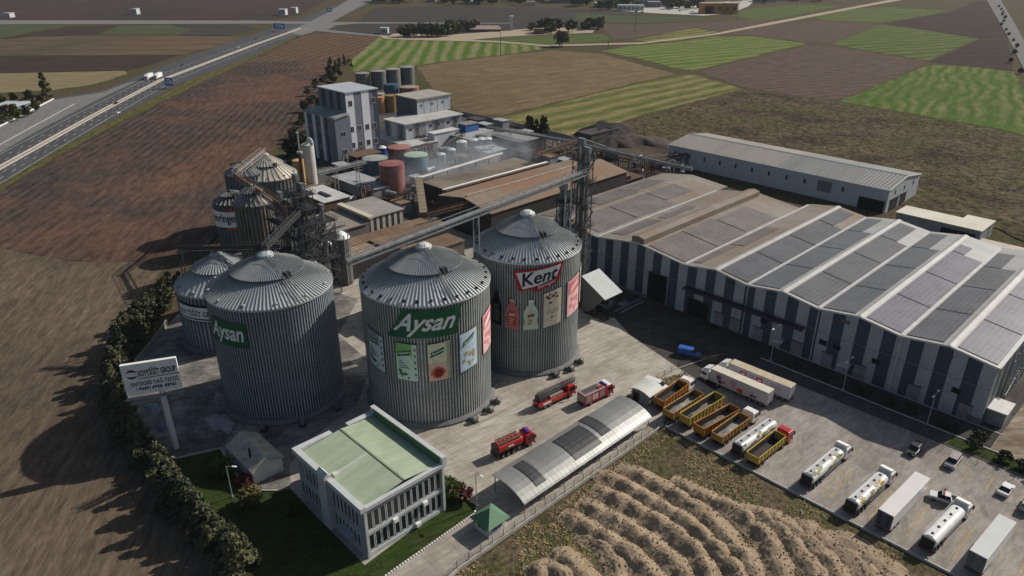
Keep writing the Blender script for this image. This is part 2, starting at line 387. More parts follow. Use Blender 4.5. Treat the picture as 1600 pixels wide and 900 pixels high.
# central reserve with two low concrete barriers
med = px_line([(-60,298),(0,264),(150,180),(250,127),(400,70),(470,45)])
mb = MB(); line_strip(mb, med, 2.6, ROADZ+.01); tag(mb.build('median_strip', M('median_gravel', (.33,.28,.22), .95, 0, .3, .5)), kind='structure')
for s, lab in ((-1.5,'low concrete barrier on the far side of the motorway median'),(1.5,'low concrete barrier on the near side of the motorway median')):
    mb = MB()
    for i in range(len(med)-1):
        d = (med[i+1]-med[i]).normalized(); o = Vector((d.y,-d.x,0))*s
        mb.beam(med[i]+o+Vector((0,0,.45)), med[i+1]+o+Vector((0,0,.45)), .35, .8)
    tag(mb.build('road_barrier', concrete_pale), lab, 'barrier')
mb = MB(); p0, p1 = px_line([(-60,230),(84,156)]); mb.beam(p0+Vector((0,0,.5)), p1+Vector((0,0,.5)), .5, 1.0)
tag(mb.build('road_barrier', white_paint), 'long white wall between the slip road and the service area', 'barrier')
mb = MB(); p0, p1 = px_line([(-60,260),(117,163)]); mb.beam(p0+Vector((0,0,.3)), p1+Vector((0,0,.3)), 1.1, .35)
tag(mb.build('traffic_island', concrete_pale), 'pale kerbed strip dividing the slip road from the motorway', 'traffic island')

# ------------------------------------------------------------------ site ground
yard = field_mat('yard_concrete', (.36,.33,.28), (.42,.385,.33), .2, 6, .15, 3, patch=(.29,.26,.22), patch_sc=.07, grain=.22, fine=.9)
# expansion joints and oil stains are added as finer pattern
def yard_detail(m):
    nt = m.node_tree; b = nt.nodes['Principled BSDF']; src = b.inputs['Base Color'].links[0].from_socket
    f = noise_f(nt, coords(nt, .3, (1,.25,1)), .22, 6, .72)
    o = mixc(nt, ramp(nt, f, .60, .76), src, (.22,.195,.16))
    f4 = noise_f(nt, coords(nt, .06, (1,.035,1)), .55, 5, .65); o = mixc(nt, ramp(nt, f4, .54, .72), o, (.25,.222,.185)); f6 = noise_f(nt, coords(nt), .035, 7, .75); o = mixc(nt, ramp(nt, f6, .50, .64), o, (.26,.235,.20))
    f5 = noise_f(nt, coords(nt, .06, (1,.05,1)), 1.3, 3, .6); o = mixc(nt, ramp(nt, f5, .62, .70), o, (.43,.39,.33))
    br = nd(nt, 'ShaderNodeTexBrick', offset=0.)
    for k, v in {'Scale': 1., 'Mortar Size': .06, 'Brick Width': 7., 'Row Height': 5.}.items(): br.inputs[k].default_value = v
    nt.links.new(coords(nt), br.inputs['Vector'])
    br.inputs['Color1'].default_value = br.inputs['Color2'].default_value = (0,0,0,1); br.inputs['Mortar'].default_value = (.45,.45,.45,1)
    o = mixc(nt, br.outputs['Color'], o, (.12,.11,.095))
    nt.links.new(o, b.inputs['Base Color'])
yard_detail(yard)
stain = field_mat('stained_paving', (.12,.115,.108), (.19,.178,.162), .6, 4, .2, 3, patch=(.085,.082,.078), patch_sc=.10, grain=.3, fine=.8, patch2=(.27,.255,.23), patch2_sc=.12)  # stain patches on paving darkened overall to paint in the corner's shade
lot = field_mat('lot_asphalt', (.29,.262,.235), (.345,.317,.285), .1, 5, .2, 3, patch=(.27,.245,.215), patch_sc=.09, grain=.22, fine=1.)
def lot_detail(m):
    nt = m.node_tree; b = nt.nodes['Principled BSDF']; src = b.inputs['Base Color'].links[0].from_socket
    f = noise_f(nt, coords(nt, -.35, (1,.2,1)), .3, 6, .75); f3 = noise_f(nt, coords(nt, .5), .06, 6, .8)
    o = mixc(nt, ramp(nt, f, .56, .74), src, (.15,.134,.118))
    o = mixc(nt, ramp(nt, f3, .50, .66), o, (.20,.18,.158))
    nt.links.new(o, b.inputs['Base Color'])
lot_detail(lot)
grime = field_mat('plant_ground', (.075,.07,.066), (.11,.10,.092), .1, 5, .2, 3, patch=(.05,.047,.046), patch_sc=.05, grain=.3, fine=.7)
P = lambda b, a: Vector((b, a, 0))
sheet('paved_yard', [P(-215,70),G(300,410),P(-250,95),P(-160,152),P(20,152),P(20,240),P(-120,240),G(1052,270),G(960,246),G(885,219),G(800,198),G(722,181),G(680,160),G(650,134),G(560,131),G(512,160),G(470,225),G(430,262)], .105, grime)
dkd = field_mat('coal_dust_ground', (.050,.042,.036), (.075,.060,.048), .3, 5, .2, 3, patch=(.028,.025,.024), patch_sc=.04, grain=.5, fine=.5, patch2=(.10,.078,.058), patch2_sc=.03)
sheet('dirt_ground', [G(866,215),G(960,206),G(1030,214),G(1062,236),G(1080,275),G(1000,286),G(935,268),G(880,245)], .20, dkd)
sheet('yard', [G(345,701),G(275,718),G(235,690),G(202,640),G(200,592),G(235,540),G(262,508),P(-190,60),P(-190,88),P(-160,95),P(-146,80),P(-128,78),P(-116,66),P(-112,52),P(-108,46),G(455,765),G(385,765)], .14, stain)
sheet('road', [P(-76,128),P(-66,126),P(-66,141),P(-66,153.2),P(-150,153.2),P(-112,142),P(-95,133)], .15, field_mat('dark_apron', (.055,.052,.05), (.085,.078,.07), .2, 5, .2, 2, patch=(.04,.039,.038), patch_sc=.08, grain=.22, fine=.9))  # asphalt colour lowered to paint the warehouse shadow deeper
sheet('yard', [G(690,915),P(-66.3,50),P(-66.3,107),P(-76,128),P(-76,153.3),P(-200,153.3),P(-215,100),P(-190,60),G(262,508),G(235,540),G(200,592),G(202,640),G(235,690),G(275,718),G(345,701),G(385,765),G(455,765),G(560,880),G(600,915)], .12, yard)
sheet('parking', [P(-66,107),P(40,107),P(40,153.3),P(-75.9,153.3),P(-75.9,128)], .13, lot)
sheet('road', [P(-66,141.2),P(40,141.2),P(40,146),P(-66,146)], .155, field_mat('lane_asphalt', (.060,.058,.057), (.085,.082,.078), 0, 4, .2, 1, grain=.2, fine=1.))  # lane colour lowered too, with the warehouse shadow painted into it
sheet('road', [P(-66,146.2),P(-17.6,146.2),P(-17.6,153.2),P(-66,153.2)], .15, MATS['dark_apron'])  # same shadow-toned asphalt along the foot of the front wall
sheet('dirt_ground', [P(-17.5,146.4),P(40,146.4),P(60,215),P(-17,215)], .165, field_mat('pale_dirt', (.24,.20,.155), (.31,.265,.205), .7, 5, .4, 3, patch=(.17,.135,.10), patch_sc=.08, grain=.35, fine=.8))
sheet('lawn', [G(278,718),G(345,703),G(385,768),G(455,768),G(570,884),G(690,795),G(697,768),G(744,790),G(741,804),G(600,903),G(560,935),G(390,935),G(330,835)], .15, lawn_m)
sheet('weedy_ground', [P(-65.5,20),P(-65.5,106.4),P(40,106.4),P(40,20)], .10, scrub_dk)
mb = MB()
for i in range(70):               # striped kerb round the office lawn
    p = G(600,903).lerp(G(741,804), i/70); q = G(600,903).lerp(G(741,804), (i+1)/70)
    mb.mat(white_paint if i % 2 else M('kerb_dark', (.12,.11,.10), .9)); mb.beam(p+Vector((0,0,.2)), q+Vector((0,0,.2)), .3, .22)
for i in range(6):
    p = G(741,804).lerp(G(747,790), i/6); q = G(741,804).lerp(G(747,790), (i+1)/6)
    mb.mat(white_paint if i % 2 else MATS['kerb_dark']); mb.beam(p+Vector((0,0,.2)), q+Vector((0,0,.2)), .3, .22)
tag(mb.build('kerb'), kind='structure')
mb = MB(); mb.box(-66,40,145.9,146.2,.1,.3); mb.box(-66,-17,153.0,153.3,.1,.25); tag(mb.build('kerb', concrete_pale), kind='structure')
sheet('grass_strip', [P(-24,142.2),P(40,142.2),P(40,145.6),P(-24,145.6)], .20, lawn_m)
mb = MB()
for b_ in (-22.7,-18.4,-14.6,-9.4,-6):
    mb.poly([(b_-.1,132,.17),(b_+.1,132,.17),(b_+.1,138,.17),(b_-.1,138,.17)])
for b_ in (-34.6,-33.2,-26.2,-20.2,-13.2,-5):
    mb.poly([(b_-.1,110,.17),(b_+.1,110,.17),(b_+.1,120.5,.17),(b_-.1,120.5,.17)])
tag(mb.build('parking_lines', yellow_line), kind='structure')

# ================================================================== silos
def silo_mat(name, c, c2, streak, metal=.15, rough=.5):
    m, nt, b = _nt(name)
    f = noise_f(nt, ocoords(nt), .10, 5, .65); o = mixc(nt, ramp(nt, f, .35, .68), c, c2)
    f2 = noise_f(nt, ocoords(nt, 0, (1,1,.05)), .8, 5, .7); o = mixc(nt, ramp(nt, f2, .52, .74), o, streak)
    tc = nd(nt, 'ShaderNodeTexCoord'); sp = nd(nt, 'ShaderNodeSeparateXYZ'); nt.links.new(tc.outputs['Object'], sp.inputs[0])
    fr = nd(nt, 'ShaderNodeMath', operation='PINGPONG'); fr.inputs[1].default_value = .6; nt.links.new(sp.outputs[2], fr.inputs[0])
    o = mixc(nt, ramp(nt, fr.outputs[0], .05, .02), o, tuple(x*.55 for x in c2))
    nt.links.new(o, b.inputs['Base Color']); b.inputs['Roughness'].default_value = rough; b.inputs['Metallic'].default_value = metal; b.inputs['Specular IOR Level'].default_value = .35
    MATS[name] = m; return m
class Silo: pass
def silo(b, a, R, he, ha, label, n=128, vents=30, mats=None, vent_mat=None, step=.55):
    wallm, roofm = mats or (MATS['galvanised_wall'], galv_roof)
    S = Silo(); S.R = R; S.c = (b, a); S.a0 = math.atan2(-a, -b); S.he = he
    S.root = root = empty('grain_silo', (b, a, 0), label, 'silo', group='steel grain silos')
    mb = MB(); vs = []; fs = []               # ribbed wall
    N = n*4; rr = []
    for i in range(n): rr += [R-.24, R-.24, R+.16, R+.16]
    ang = []
    for i in range(n):
        t0 = 2*PI*i/n; w = 2*PI/n; ang += [t0, t0+w*.42, t0+w*.5, t0+w*.92]
    zs = [.9 + (he-.9)*k/12 for k in range(13)]
    for z in zs:
        for t, r in zip(ang, rr): vs.append((r*math.cos(t), r*math.sin(t), z))
    for k in range(12):
        for i in range(N):
            j = (i+1) % N; fs.append((k*N+i, k*N+j, (k+1)*N+j, (k+1)*N+i))
    post = M('stiffener_post', (.41,.44,.435), .5, .2, .25, .3) if wallm.name.startswith('galv') else M('shaded_post', (.33,.37,.41), .5, .2, .25, .3) if wallm.name == 'blue_galvanised_wall' else wallm  # pale posts on darker sheets: rib light and shade put into the colour
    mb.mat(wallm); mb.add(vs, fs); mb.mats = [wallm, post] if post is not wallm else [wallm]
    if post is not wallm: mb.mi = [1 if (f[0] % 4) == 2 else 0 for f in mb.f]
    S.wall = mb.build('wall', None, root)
    mb = MB(); mb.lathe([(R+1.0,0),(R+1.0,.55),(R+.45,1.0),(R-.2,1.05)], 64); mb.build('base_ring', ring_mat, root)
    # roof: ribbed cone in two courses
    mb = MB()
    seam = M('roof_seam', (.25,.265,.265), .6, .1, .2, .3); nr = int(n*.8); NR = nr*4  # dark rib faces: the shade along each roof rib is painted in
    def cone(r0, z0, r1, z1):
        vs = []; fs = []; base = [len(mb.v)]
        for r, z in ((r0,z0),(r1,z1)):
            for i in range(nr):
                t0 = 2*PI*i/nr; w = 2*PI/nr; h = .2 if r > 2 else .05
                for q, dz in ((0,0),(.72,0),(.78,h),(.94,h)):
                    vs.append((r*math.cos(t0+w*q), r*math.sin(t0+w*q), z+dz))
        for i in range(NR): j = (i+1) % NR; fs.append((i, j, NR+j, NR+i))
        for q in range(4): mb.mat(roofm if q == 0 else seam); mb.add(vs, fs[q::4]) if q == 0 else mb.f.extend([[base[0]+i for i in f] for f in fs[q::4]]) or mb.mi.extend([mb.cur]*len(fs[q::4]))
    sl = (ha-.6-he)/(R-1.2); rs = R*step
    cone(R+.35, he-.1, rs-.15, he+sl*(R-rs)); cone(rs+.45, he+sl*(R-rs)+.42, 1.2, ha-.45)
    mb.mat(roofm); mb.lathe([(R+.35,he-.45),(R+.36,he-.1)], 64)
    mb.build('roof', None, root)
    k = min(1, R/12)
    mb = MB(); mb.lathe([(1.7*k,ha-.75),(1.6*k,ha-.2),(.9*k,ha+.25*k),(.02,ha+.4*k)], 24); mb.build('roof_cap', roofm, root)
    for i in range(vents):
        t = 2*PI*(i+.3)/vents; mb = MB()
        mb.xf = Matrix.Rotation(t, 4, 'Z') @ Matrix.Translation((R-.55, 0, he+sl*.75))
        mb.lathe([(.26,-.2),(.26,.2),(.38,.25),(.02,.45)], 8); mb.build('roof_vent', vent_mat or black, root)
    # roof ladder running down to the eave on the camera side, with a hatch
    t = S.a0+.42; mb = MB(); mb.xf = Matrix.Rotation(t, 4, 'Z')
    for s in (-.3, .3):
        mb.tube((1.6,s,ha-.35),(R,s,he+.4), .05, 4); mb.tube((1.6,s*1.6,ha+.65),(R,s*1.6,he+1.4), .04, 4)
    for k in range(26):
        f = k/25; x = 1.6+(R-1.6)*f; z = ha-.35+(he+.4-ha+.35)*f
        mb.tube((x,-.3,z),(x,.3,z), .035, 4)
        if k % 5 == 0:
            for s in (-.48,.48): mb.tube((x,s,z),(x,s,z+1), .03, 4)
    mb.build('roof_ladder', steel_grey, root)
    mb = MB(); mb.xf = Matrix.Rotation(t+.12, 4, 'Z') @ Matrix.Translation((rs*.98, 0, he+sl*(R-rs)+.3))
    mb.box(-.6,.6,-.55,.55,-.2,.9); mb.build('roof_hatch', M('hatch_black', (.02,.02,.02), .7), root)
    # wall ladder
    t = S.a0-1.25; mb = MB(); mb.xf = Matrix.Rotation(t, 4, 'Z')
    for s in (-.3,.3): mb.tube((R+.5,s,.5),(R+.5,s,he+1), .045, 4)
    for k in range(int(he/.6)): mb.tube((R+.5,-.3,.8+k*.6),(R+.5,.3,.8+k*.6), .03, 4)
    mb.build('wall_ladder', steel_grey, root)
    return S
def qmap(S, quad, off):
    (p0,z0),(p1,z1),(p2,z2),(p3,z3) = quad     # lower left, lower right, upper right, upper left (degrees, metres)
    def f(s, t, o=0.):
        ph = (p0*(1-s)+p1*s)*(1-t)+(p3*(1-s)+p2*s)*t; z = (z0*(1-s)+z1*s)*(1-t)+(z3*(1-s)+z2*s)*t
        r = S.R+off+o; an = S.a0+R_(ph)
        return (r*math.cos(an), r*math.sin(an), z)
    return f
def patch(mb, f, s0, s1, t0, t1, o=0., n=8, th=.06):
    vs = []; fs = []
    for i in range(n+1):
        s = s0+(s1-s0)*i/n
        vs += [f(s,t0,o-th), f(s,t1,o-th), f(s,t0,o), f(s,t1,o)]
    for i in range(n):
        k = i*4; m = k+4
        fs += [(k+2,m+2,m+3,k+3), (k+3,m+3,m+1,k+1), (k,m,m+2,k+2), (m,k,k+1,m+1)]
    fs += [(0,2,3,1), (n*4+2,n*4,n*4+1,n*4+3)]
    mb.add(vs, fs)
def shape(mb, f, pts, o=0., n=10):               # outline laid on the curved face in upright strips
    s0 = min(p[0] for p in pts); s1 = max(p[0] for p in pts); m = len(pts); vs = []
    for k in range(n+1):
        x = min(max(s0+(s1-s0)*k/n, s0+1e-4), s1-1e-4); ts = []
        for a in range(m):
            (xa,ya),(xb,yb) = pts[a], pts[(a+1)%m]
            if (xa <= x) != (xb <= x): ts.append(ya+(yb-ya)*(x-xa)/(xb-xa))
        if not ts: ts = [0]
        vs += [f(x, min(ts), o), f(x, max(ts), o)]
    mb.add(vs, [(2*k, 2*k+2, 2*k+3, 2*k+1) for k in range(n)])
def text_on(mb, f, body, s0, s1, t0, t1, o=.05, shear=0., off=0., rise=0.):
    vs, fs = txt(body, shear, off)
    mb.add([f(s0+(s1-s0)*x, t0+(t1-t0)*y+rise*x, o) for x, y in vs], fs)
dgreen = M('sign_green', (.012,.11,.055), .5, 0, .15, .6)
sgn_white = M('sign_white', (.80,.82,.80), .5, 0, .08, 1)
sgn_navy = M('sign_navy', (.010,.014,.045), .5, 0, .1, 1)
sgn_red = M('sign_red', (.42,.02,.035), .5, 0, .15, 1)
sgn_rail = M('sign_frame', (.08,.08,.08), .6, .3)
def fl(name, c): return M(name, c, .55, 0, .18, 1.2)
def brand_sign(S, quad, cut, shear=.25):
    f = qmap(S, quad, .45); mb = MB()
    mb.mat(dgreen); patch(mb, f, cut, 1, 0, 1)
    shape(mb, f, [(0,.0),(cut+.005,0),(cut+.005,1),(.13,1),(.10,.62)], 0)
    mb.mat(sgn_white); text_on(mb, f, 'Aysan', .07, .93, .06, .90, .07, shear, .022)
    mb.build('sign_board', None, S.root)
def poster(S, quad, bg, kind, extra=None, brand=True, label=None):
    f = qmap(S, quad, .4); mb = MB(); mb.mat(sgn_rail); patch(mb, f, -.03, 1.03, -.02, 1.02, -.05)
    mb.mat(bg); patch(mb, f, 0, 1, 0, 1, .01)
    if kind == 'carton':
        mb.mat(extra[0]); patch(mb, f, 0, .78, .68, 1, .03, th=.01); mb.mat(extra[1])
        patch(mb, f, .80, 1, 0, 1, .025, 4, .01)
        mb.mat(dgreen); shape(mb, f, [(.06,.63),(.70,.72),(.74,.86),(.1,.77)], .05)
        mb.mat(sgn_white); text_on(mb, f, 'Aysan', .12, .68, .665, .755, .06, .2, .01, .08)
        mb.mat(extra[2])
        for k in range(4): patch(mb, f, .12, .3+.4*((k*37)%7)/7, .52-.06*k, .545-.06*k, .035, 4, .01)
        r = random.Random(len(bg.name))
        for k in range(9):
            cx, cy, q = r.uniform(.15,.68), r.uniform(.06,.26), r.uniform(.04,.09)
            shape(mb, f, [(cx+q*math.cos(t), cy+q*.6*math.sin(t)) for t in [i*PI/4 for i in range(8)]], .036+.001*k)
        for k in range(5): patch(mb, f, .86, .95, .15+.17*k, .22+.17*k, .035, 2, .01)
    elif kind == 'flower':
        mb.mat(extra[0]); patch(mb, f, 0, .82, 0, .48, .03, th=.01); mb.mat(extra[1]); patch(mb, f, .84, 1, 0, 1, .03, 3, .01)
        mb.mat(dgreen); shape(mb, f, [(.08,.64),(.70,.74),(.74,.88),(.12,.78)], .05)
        mb.mat(sgn_white); text_on(mb, f, 'Aysan', .14, .68, .675, .765, .06, .2, .01, .085)
        mb.mat(extra[3]); shape(mb, f, [(.43+(.34 if i % 2 else .20)*math.cos(i*PI/12), .22+(.21 if i % 2 else .12)*math.sin(i*PI/12)) for i in range(24)], .04)
        mb.mat(extra[2]); shape(mb, f, [(.45+.2*math.cos(i*PI/8), .21+.12*math.sin(i*PI/8)) for i in range(16)], .055)
    elif kind == 'pack':
        mb.mat(extra[0]); patch(mb, f, .05, .95, .62, .96, .03, th=.01)
        mb.mat(extra[1]); shape(mb, f, [(.12,.64),(.78,.78),(.84,.92),(.18,.78)], .05)
        if brand: mb.mat(sgn_white); text_on(mb, f, 'Aysan', .2, .76, .665, .75, .06, .2, .01, .11)
        mb.mat(extra[2]); r = random.Random(5)
        for k in range(14):
            cx, cy, q = r.uniform(.2,.8), r.uniform(.1,.48), r.uniform(.05,.1)
            shape(mb, f, [(cx+q*math.cos(t), cy+q*.6*math.sin(t)) for t in [i*PI/3 for i in range(6)]], .04+.001*k)
    elif kind == 'leaflet':
        mb.mat(extra[0]); r = random.Random(3)
        for k in range(11):
            cx, cy, q = r.uniform(.15,.85), r.uniform(.68,.93), r.uniform(.05,.08)
            shape(mb, f, [(cx+q*1.3*math.cos(t), cy+q*.5*math.sin(t)) for t in [i*PI/3 for i in range(6)]], .04+.001*k)
        for k in range(3): patch(mb, f, .15, .85, .48-.05*k, .49-.05*k, .03, 4, .01)
        shape(mb, f, [(.45+.07*math.cos(i), .26+.035*math.sin(i)) for i in range(6)], .04)
    o = mb.build('poster', None, S.root)
    if label: o['label'] = label
def bottle(S, quad, body, cap, lab, label):
    f = qmap(S, quad, .45); mb = MB()
    half = [(.0,.5),(.10,.52),(.30,.40),(.42,.50),(.62,.47),(.78,.30),(.84,.17),(.98,.16),(1.,.16)]
    pts = [(.5+w, t) for t, w in half]+[(.5-w, t) for t, w in half[::-1]]
    mb.mat(body)
    for (t0,w0),(t1,w1) in zip(half, half[1:]):
        a, b_, c, d = f(.5-w0,t0), f(.5+w0,t0), f(.5+w1,t1), f(.5-w1,t1)
        a2, b2, c2, d2 = f(.5-w0,t0,-.25), f(.5+w0,t0,-.25), f(.5+w1,t1,-.25), f(.5-w1,t1,-.25)
        mb.add([a,b_,c,d,a2,b2,c2,d2], [(0,1,2,3),(1,5,6,2),(4,0,3,7)])
    mb.mat(cap); patch(mb, f, .33, .67, .92, 1., .04, 3, .02)
    mb.mat(lab[0]); shape(mb, f, [(.18,.12),(.82,.12),(.80,.34),(.80,.60),(.22,.60),(.20,.34)], .03)
    mb.mat(lab[1]); shape(mb, f, [(.28,.42),(.72,.45),(.72,.54),(.28,.51)], .045)
    for k in range(3): patch(mb, f, .28, .5+.08*k, .18+.07*k, .21+.07*k, .045, 2, .01)
    mb.build('bottle_cutout', None, S.root)['label'] = label

galv = silo_mat('galvanised_wall', (.29,.315,.31), (.22,.24,.24), (.19,.205,.20))
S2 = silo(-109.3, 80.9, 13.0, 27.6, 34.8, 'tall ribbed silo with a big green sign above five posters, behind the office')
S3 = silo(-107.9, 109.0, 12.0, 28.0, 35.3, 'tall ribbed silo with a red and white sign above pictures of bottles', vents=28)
blue_galv = silo_mat('blue_galvanised_wall', (.24,.275,.31), (.18,.21,.24), (.16,.18,.20)); shade_roof = M('shaded_roof_sheet', (.46,.49,.49), .5, .1, .3, .1, c2=(.34,.37,.375))  # bluish, darker copies of the silo sheets: shade put into the colour
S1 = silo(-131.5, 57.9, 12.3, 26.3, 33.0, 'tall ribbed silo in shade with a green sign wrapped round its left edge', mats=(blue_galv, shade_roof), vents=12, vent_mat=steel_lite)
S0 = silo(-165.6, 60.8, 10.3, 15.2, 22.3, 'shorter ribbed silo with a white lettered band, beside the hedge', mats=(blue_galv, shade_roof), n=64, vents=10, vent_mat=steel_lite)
brand_sign(S2, [(-36,20.6),(24,20.9),(29.5,26.6),(-28,26.6)], .13)
brand_sign(S1, [(-72,18.0),(-26,18.0),(-26,23.4),(-67,23.6)], .06, .15)
g_pale = fl('carton_pale', (.58,.66,.63)); g_lime = fl('carton_lime', (.24,.50,.16)); g_mint = fl('carton_mint', (.62,.76,.63))
cream = fl('carton_cream', (.72,.72,.50)); blue_p = fl('carton_blue', (.56,.70,.78)); pink_p = fl('poster_pink', (.62,.20,.22)); pink_l = fl('poster_rose', (.85,.50,.50))
ink = fl('poster_ink', (.05,.08,.07)); blush = fl('poster_blush', (.72,.48,.36)); dkred = fl('poster_maroon', (.20,.02,.02)); tanp = fl('poster_tan', (.42,.33,.20)); orange_p = fl('poster_orange', (.55,.10,.05))
ivory = fl('poster_ivory', (.76,.70,.54)); brown_p = fl('poster_brown', (.18,.09,.04)); yellow_p = fl('poster_yellow', (.55,.48,.20)); navyp = fl('poster_navy', (.02,.03,.05))
poster(S2, [(-62,12.4),(-42,11.6),(-42,19.6),(-62,20.4)], g_pale, 'carton', (fl('carton_grey', (.26,.32,.32)), g_pale, ink), label='grey carton poster nearest the left edge of the silo')
poster(S2, [(-29,11.2),(-10.5,11.0),(-10.5,19.2),(-29,19.4)], g_mint, 'carton', (g_lime, g_mint, fl('carton_leaf', (.06,.20,.09))), label='green carton poster')
poster(S2, [(-1.5,10.9),(17.5,11.2),(17.5,19.6),(-1.5,19.2)], cream, 'flower', (blush, fl('carton_side', (.40,.42,.27)), dkred, orange_p), label='cream carton poster with a dark red bloom')
poster(S2, [(26.5,11.6),(45,12.2),(45,20.6),(26.5,20.0)], blue_p, 'pack', (blue_p, dgreen, tanp), label='pale blue carton poster')
poster(S2, [(55,13.0),(74,13.6),(74,22.4),(55,21.6)], pink_l, 'pack', (pink_p, sgn_white, fl('poster_coral', (.66,.24,.26))), brand=False, label='pink poster at the right edge')
# red and white brand board
f = qmap(S3, [(-8,21.4),(34,23.3),(39,27.5),(-14,26.2)], .45); mb = MB()
mb.mat(sgn_red); patch(mb, f, 0, 1, 0, 1); mb.mat(sgn_white)
shape(mb, f, [(.06,.07),(.42,.12),(.94,.28),(.95,.92),(.045,.88)], .04, 16)
mb.mat(sgn_navy); text_on(mb, f, 'Kent', .11, .90, .20, .84, .10, .22, .020, .05)
mb.mat(sgn_red); shape(mb, f, [(.34,-.17),(.92,-.07),(.94,.27),(.42,.08)], .14)
mb.mat(sgn_white); text_on(mb, f, 'boringer', .45, .89, -.09, .13, .18, .2, .012, .08)
mb.build('sign_board', None, S3.root)
bottle(S3, [(-38,12.6),(-27,12.3),(-27,20.6),(-38,20.9)], navyp, ink, (fl('label_grey', (.16,.17,.17)), ink), 'dark bottle picture at the left')
bottle(S3, [(-22,12.2),(-7.5,12.0),(-7.5,19.3),(-22,19.5)], pink_p, blush, (orange_p, pink_l), 'red and pink bottle picture')
bottle(S3, [(-3,12.0),(12,12.2),(12,19.5),(-3,19.3)], g_mint, sgn_white, (cream, brown_p), 'pale green bottle picture')
poster(S3, [(17.5,12.2),(38,12.9),(38,21.4),(17.5,20.6)], ivory, 'leaflet', (brown_p,), label='ivory poster with brown dots')
poster(S3, [(47,13.2),(71,13.8),(71,22.6),(47,21.8)], pink_l, 'pack', (pink_p, pink_l, fl('poster_coral', (.66,.24,.26))), brand=False, label='pink and red poster')
poster(S3, [(79,14),(96,14.5),(96,23),(79,22.5)], sgn_white, 'pack', (sgn_white, g_pale, cream), brand=False, label='white poster seen edge on')
# lettered band of the shorter silo
f = qmap(S0, [(-70,8.7),(12,8.5),(12,13.0),(-70,13.2)], .3); mb = MB()
mb.mat(sgn_navy); patch(mb, f, 0, 1, 0, 1, n=20); mb.mat(sgn_white); patch(mb, f, 0, 1, .22, .86, .03, 20, .02)
patch(mb, f, 0, 1, .06, .13, .03, 20, .02)
mb.mat(sgn_navy); text_on(mb, f, 'SOYY\u0130\u011e\u0130T GROUP', .03, .80, .34, .74, .05, 0, .02); mb.build('lettered_band', None, S0.root)
def fans(S, angs):
    for t in angs:
        an = S.a0+R_(t); mb = MB(); mb.xf = Matrix.Translation((S.c[0]*0,0,0)) @ Matrix.Rotation(an, 4, 'Z') @ Matrix.Translation((S.R+1.9,0,0))
        mb.mat(M('fan_grey', (.14,.14,.14), .6, .2, .3, 2)); mb.box(-.9,.3,-.35,.35,.25,.85); mb.tube((.5,-.45,.95),(.5,.45,.95), .62, 14)
        mb.mat(steel_dark); mb.tube((.5,.45,.95),(.5,.95,.95), .3, 10); mb.box(-.1,1.1,-.5,.9,.0,.2)
        mb.build('aeration_fan', None, S.root)
fans(S2, (33, 51, 64)); fans(S3, (28, 46, 63)); fans(S1, (-22, 8, 40))

# rear group of smaller silos
soot = corr('sooty_sheet', (.20,.17,.14), 'x', .5, .7, .2, .4, rust=(.10,.065,.045), rust_amt=.5)
brown_galv = M('brown_galvanised', (.20,.19,.17), .6, .3, .35, .25, rust=(.09,.055,.035), rust_amt=.55)
cream_galv = M('cream_galvanised', (.50,.46,.36), .55, .3, .25, .2, rust=(.40,.20,.06), rust_amt=.62)
grey_galv = M('weathered_galvanised', (.15,.155,.155), .6, .3, .35, .2)
def place_silo(u, v, zt, R, he, **k):      # apex seen at (u,v) at height zt
    g = G(u, v, zt); return silo(g.x, g.y, R, he, zt, **k)
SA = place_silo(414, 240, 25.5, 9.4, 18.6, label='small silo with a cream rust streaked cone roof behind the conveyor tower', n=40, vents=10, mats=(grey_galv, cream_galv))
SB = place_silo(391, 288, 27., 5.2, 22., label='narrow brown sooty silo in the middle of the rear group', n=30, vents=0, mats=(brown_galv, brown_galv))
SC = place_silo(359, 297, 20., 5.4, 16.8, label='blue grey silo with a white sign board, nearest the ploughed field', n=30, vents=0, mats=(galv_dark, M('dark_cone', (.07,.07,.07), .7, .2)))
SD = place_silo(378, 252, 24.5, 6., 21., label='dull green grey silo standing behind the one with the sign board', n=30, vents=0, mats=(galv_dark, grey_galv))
f = qmap(SC, [(-66,9.0),(40,9.2),(40,14.6),(-78,15.4)], .7); mb = MB()
mb.mat(orange_p); patch(mb, f, .40, 1, -.05, 1.04, n=16); mb.mat(sgn_white); patch(mb, f, 0, 1, .1, .95, .04, 16)
mb.mat(sgn_navy); text_on(mb, f, 'boringer', .02, .72, .24, .84, .07, .1, .025); patch(mb, f, .05, .42, .02, .08, .05, 6)
mb.build('sign_board', None, SC.root)
def tank(name, b, a, R, h, m, label, group, roof_m=None, dome=.5, rail=True, n=32):
    root = empty(name, (b, a, 0), label, 'tank', group=group)
    mb = MB(); mb.lathe([(R,0),(R,h)], n); mb.build('shell', m, root, smooth=False)
    mb = MB(); mb.lathe([(R+.08,h-.12),(R+.08,h+.06),(R*.5,h+dome*.7),(.02,h+dome)], n); mb.build('tank_roof', roof_m or m, root)
    if rail:
        mb = MB()
        for i in range(20):
            t = 2*PI*i/20; u = 2*PI*(i+1)/20; p = (R*.97*math.cos(t), R*.97*math.sin(t)); q = (R*.97*math.cos(u), R*.97*math.sin(u))
            mb.tube((*p,h),(*p,h+1.1), .03, 4); mb.tube((*p,h+1.1),(*q,h+1.1), .03, 4)
        mb.build('guard_rail', steel_grey, root)
        t = R_(-60); mb = MB(); mb.xf = Matrix.Rotation(t, 4, 'Z')
        for s in (-.25,.25): mb.tube((R+.2,s,.2),(R+.2,s,h+1), .04, 4)
        for k in range(int(h/.5)): mb.tube((R+.2,-.25,.4+k*.5),(R+.2,.25,.4+k*.5), .025, 4)
        mb.build('ladder', steel_grey, root)
    return root
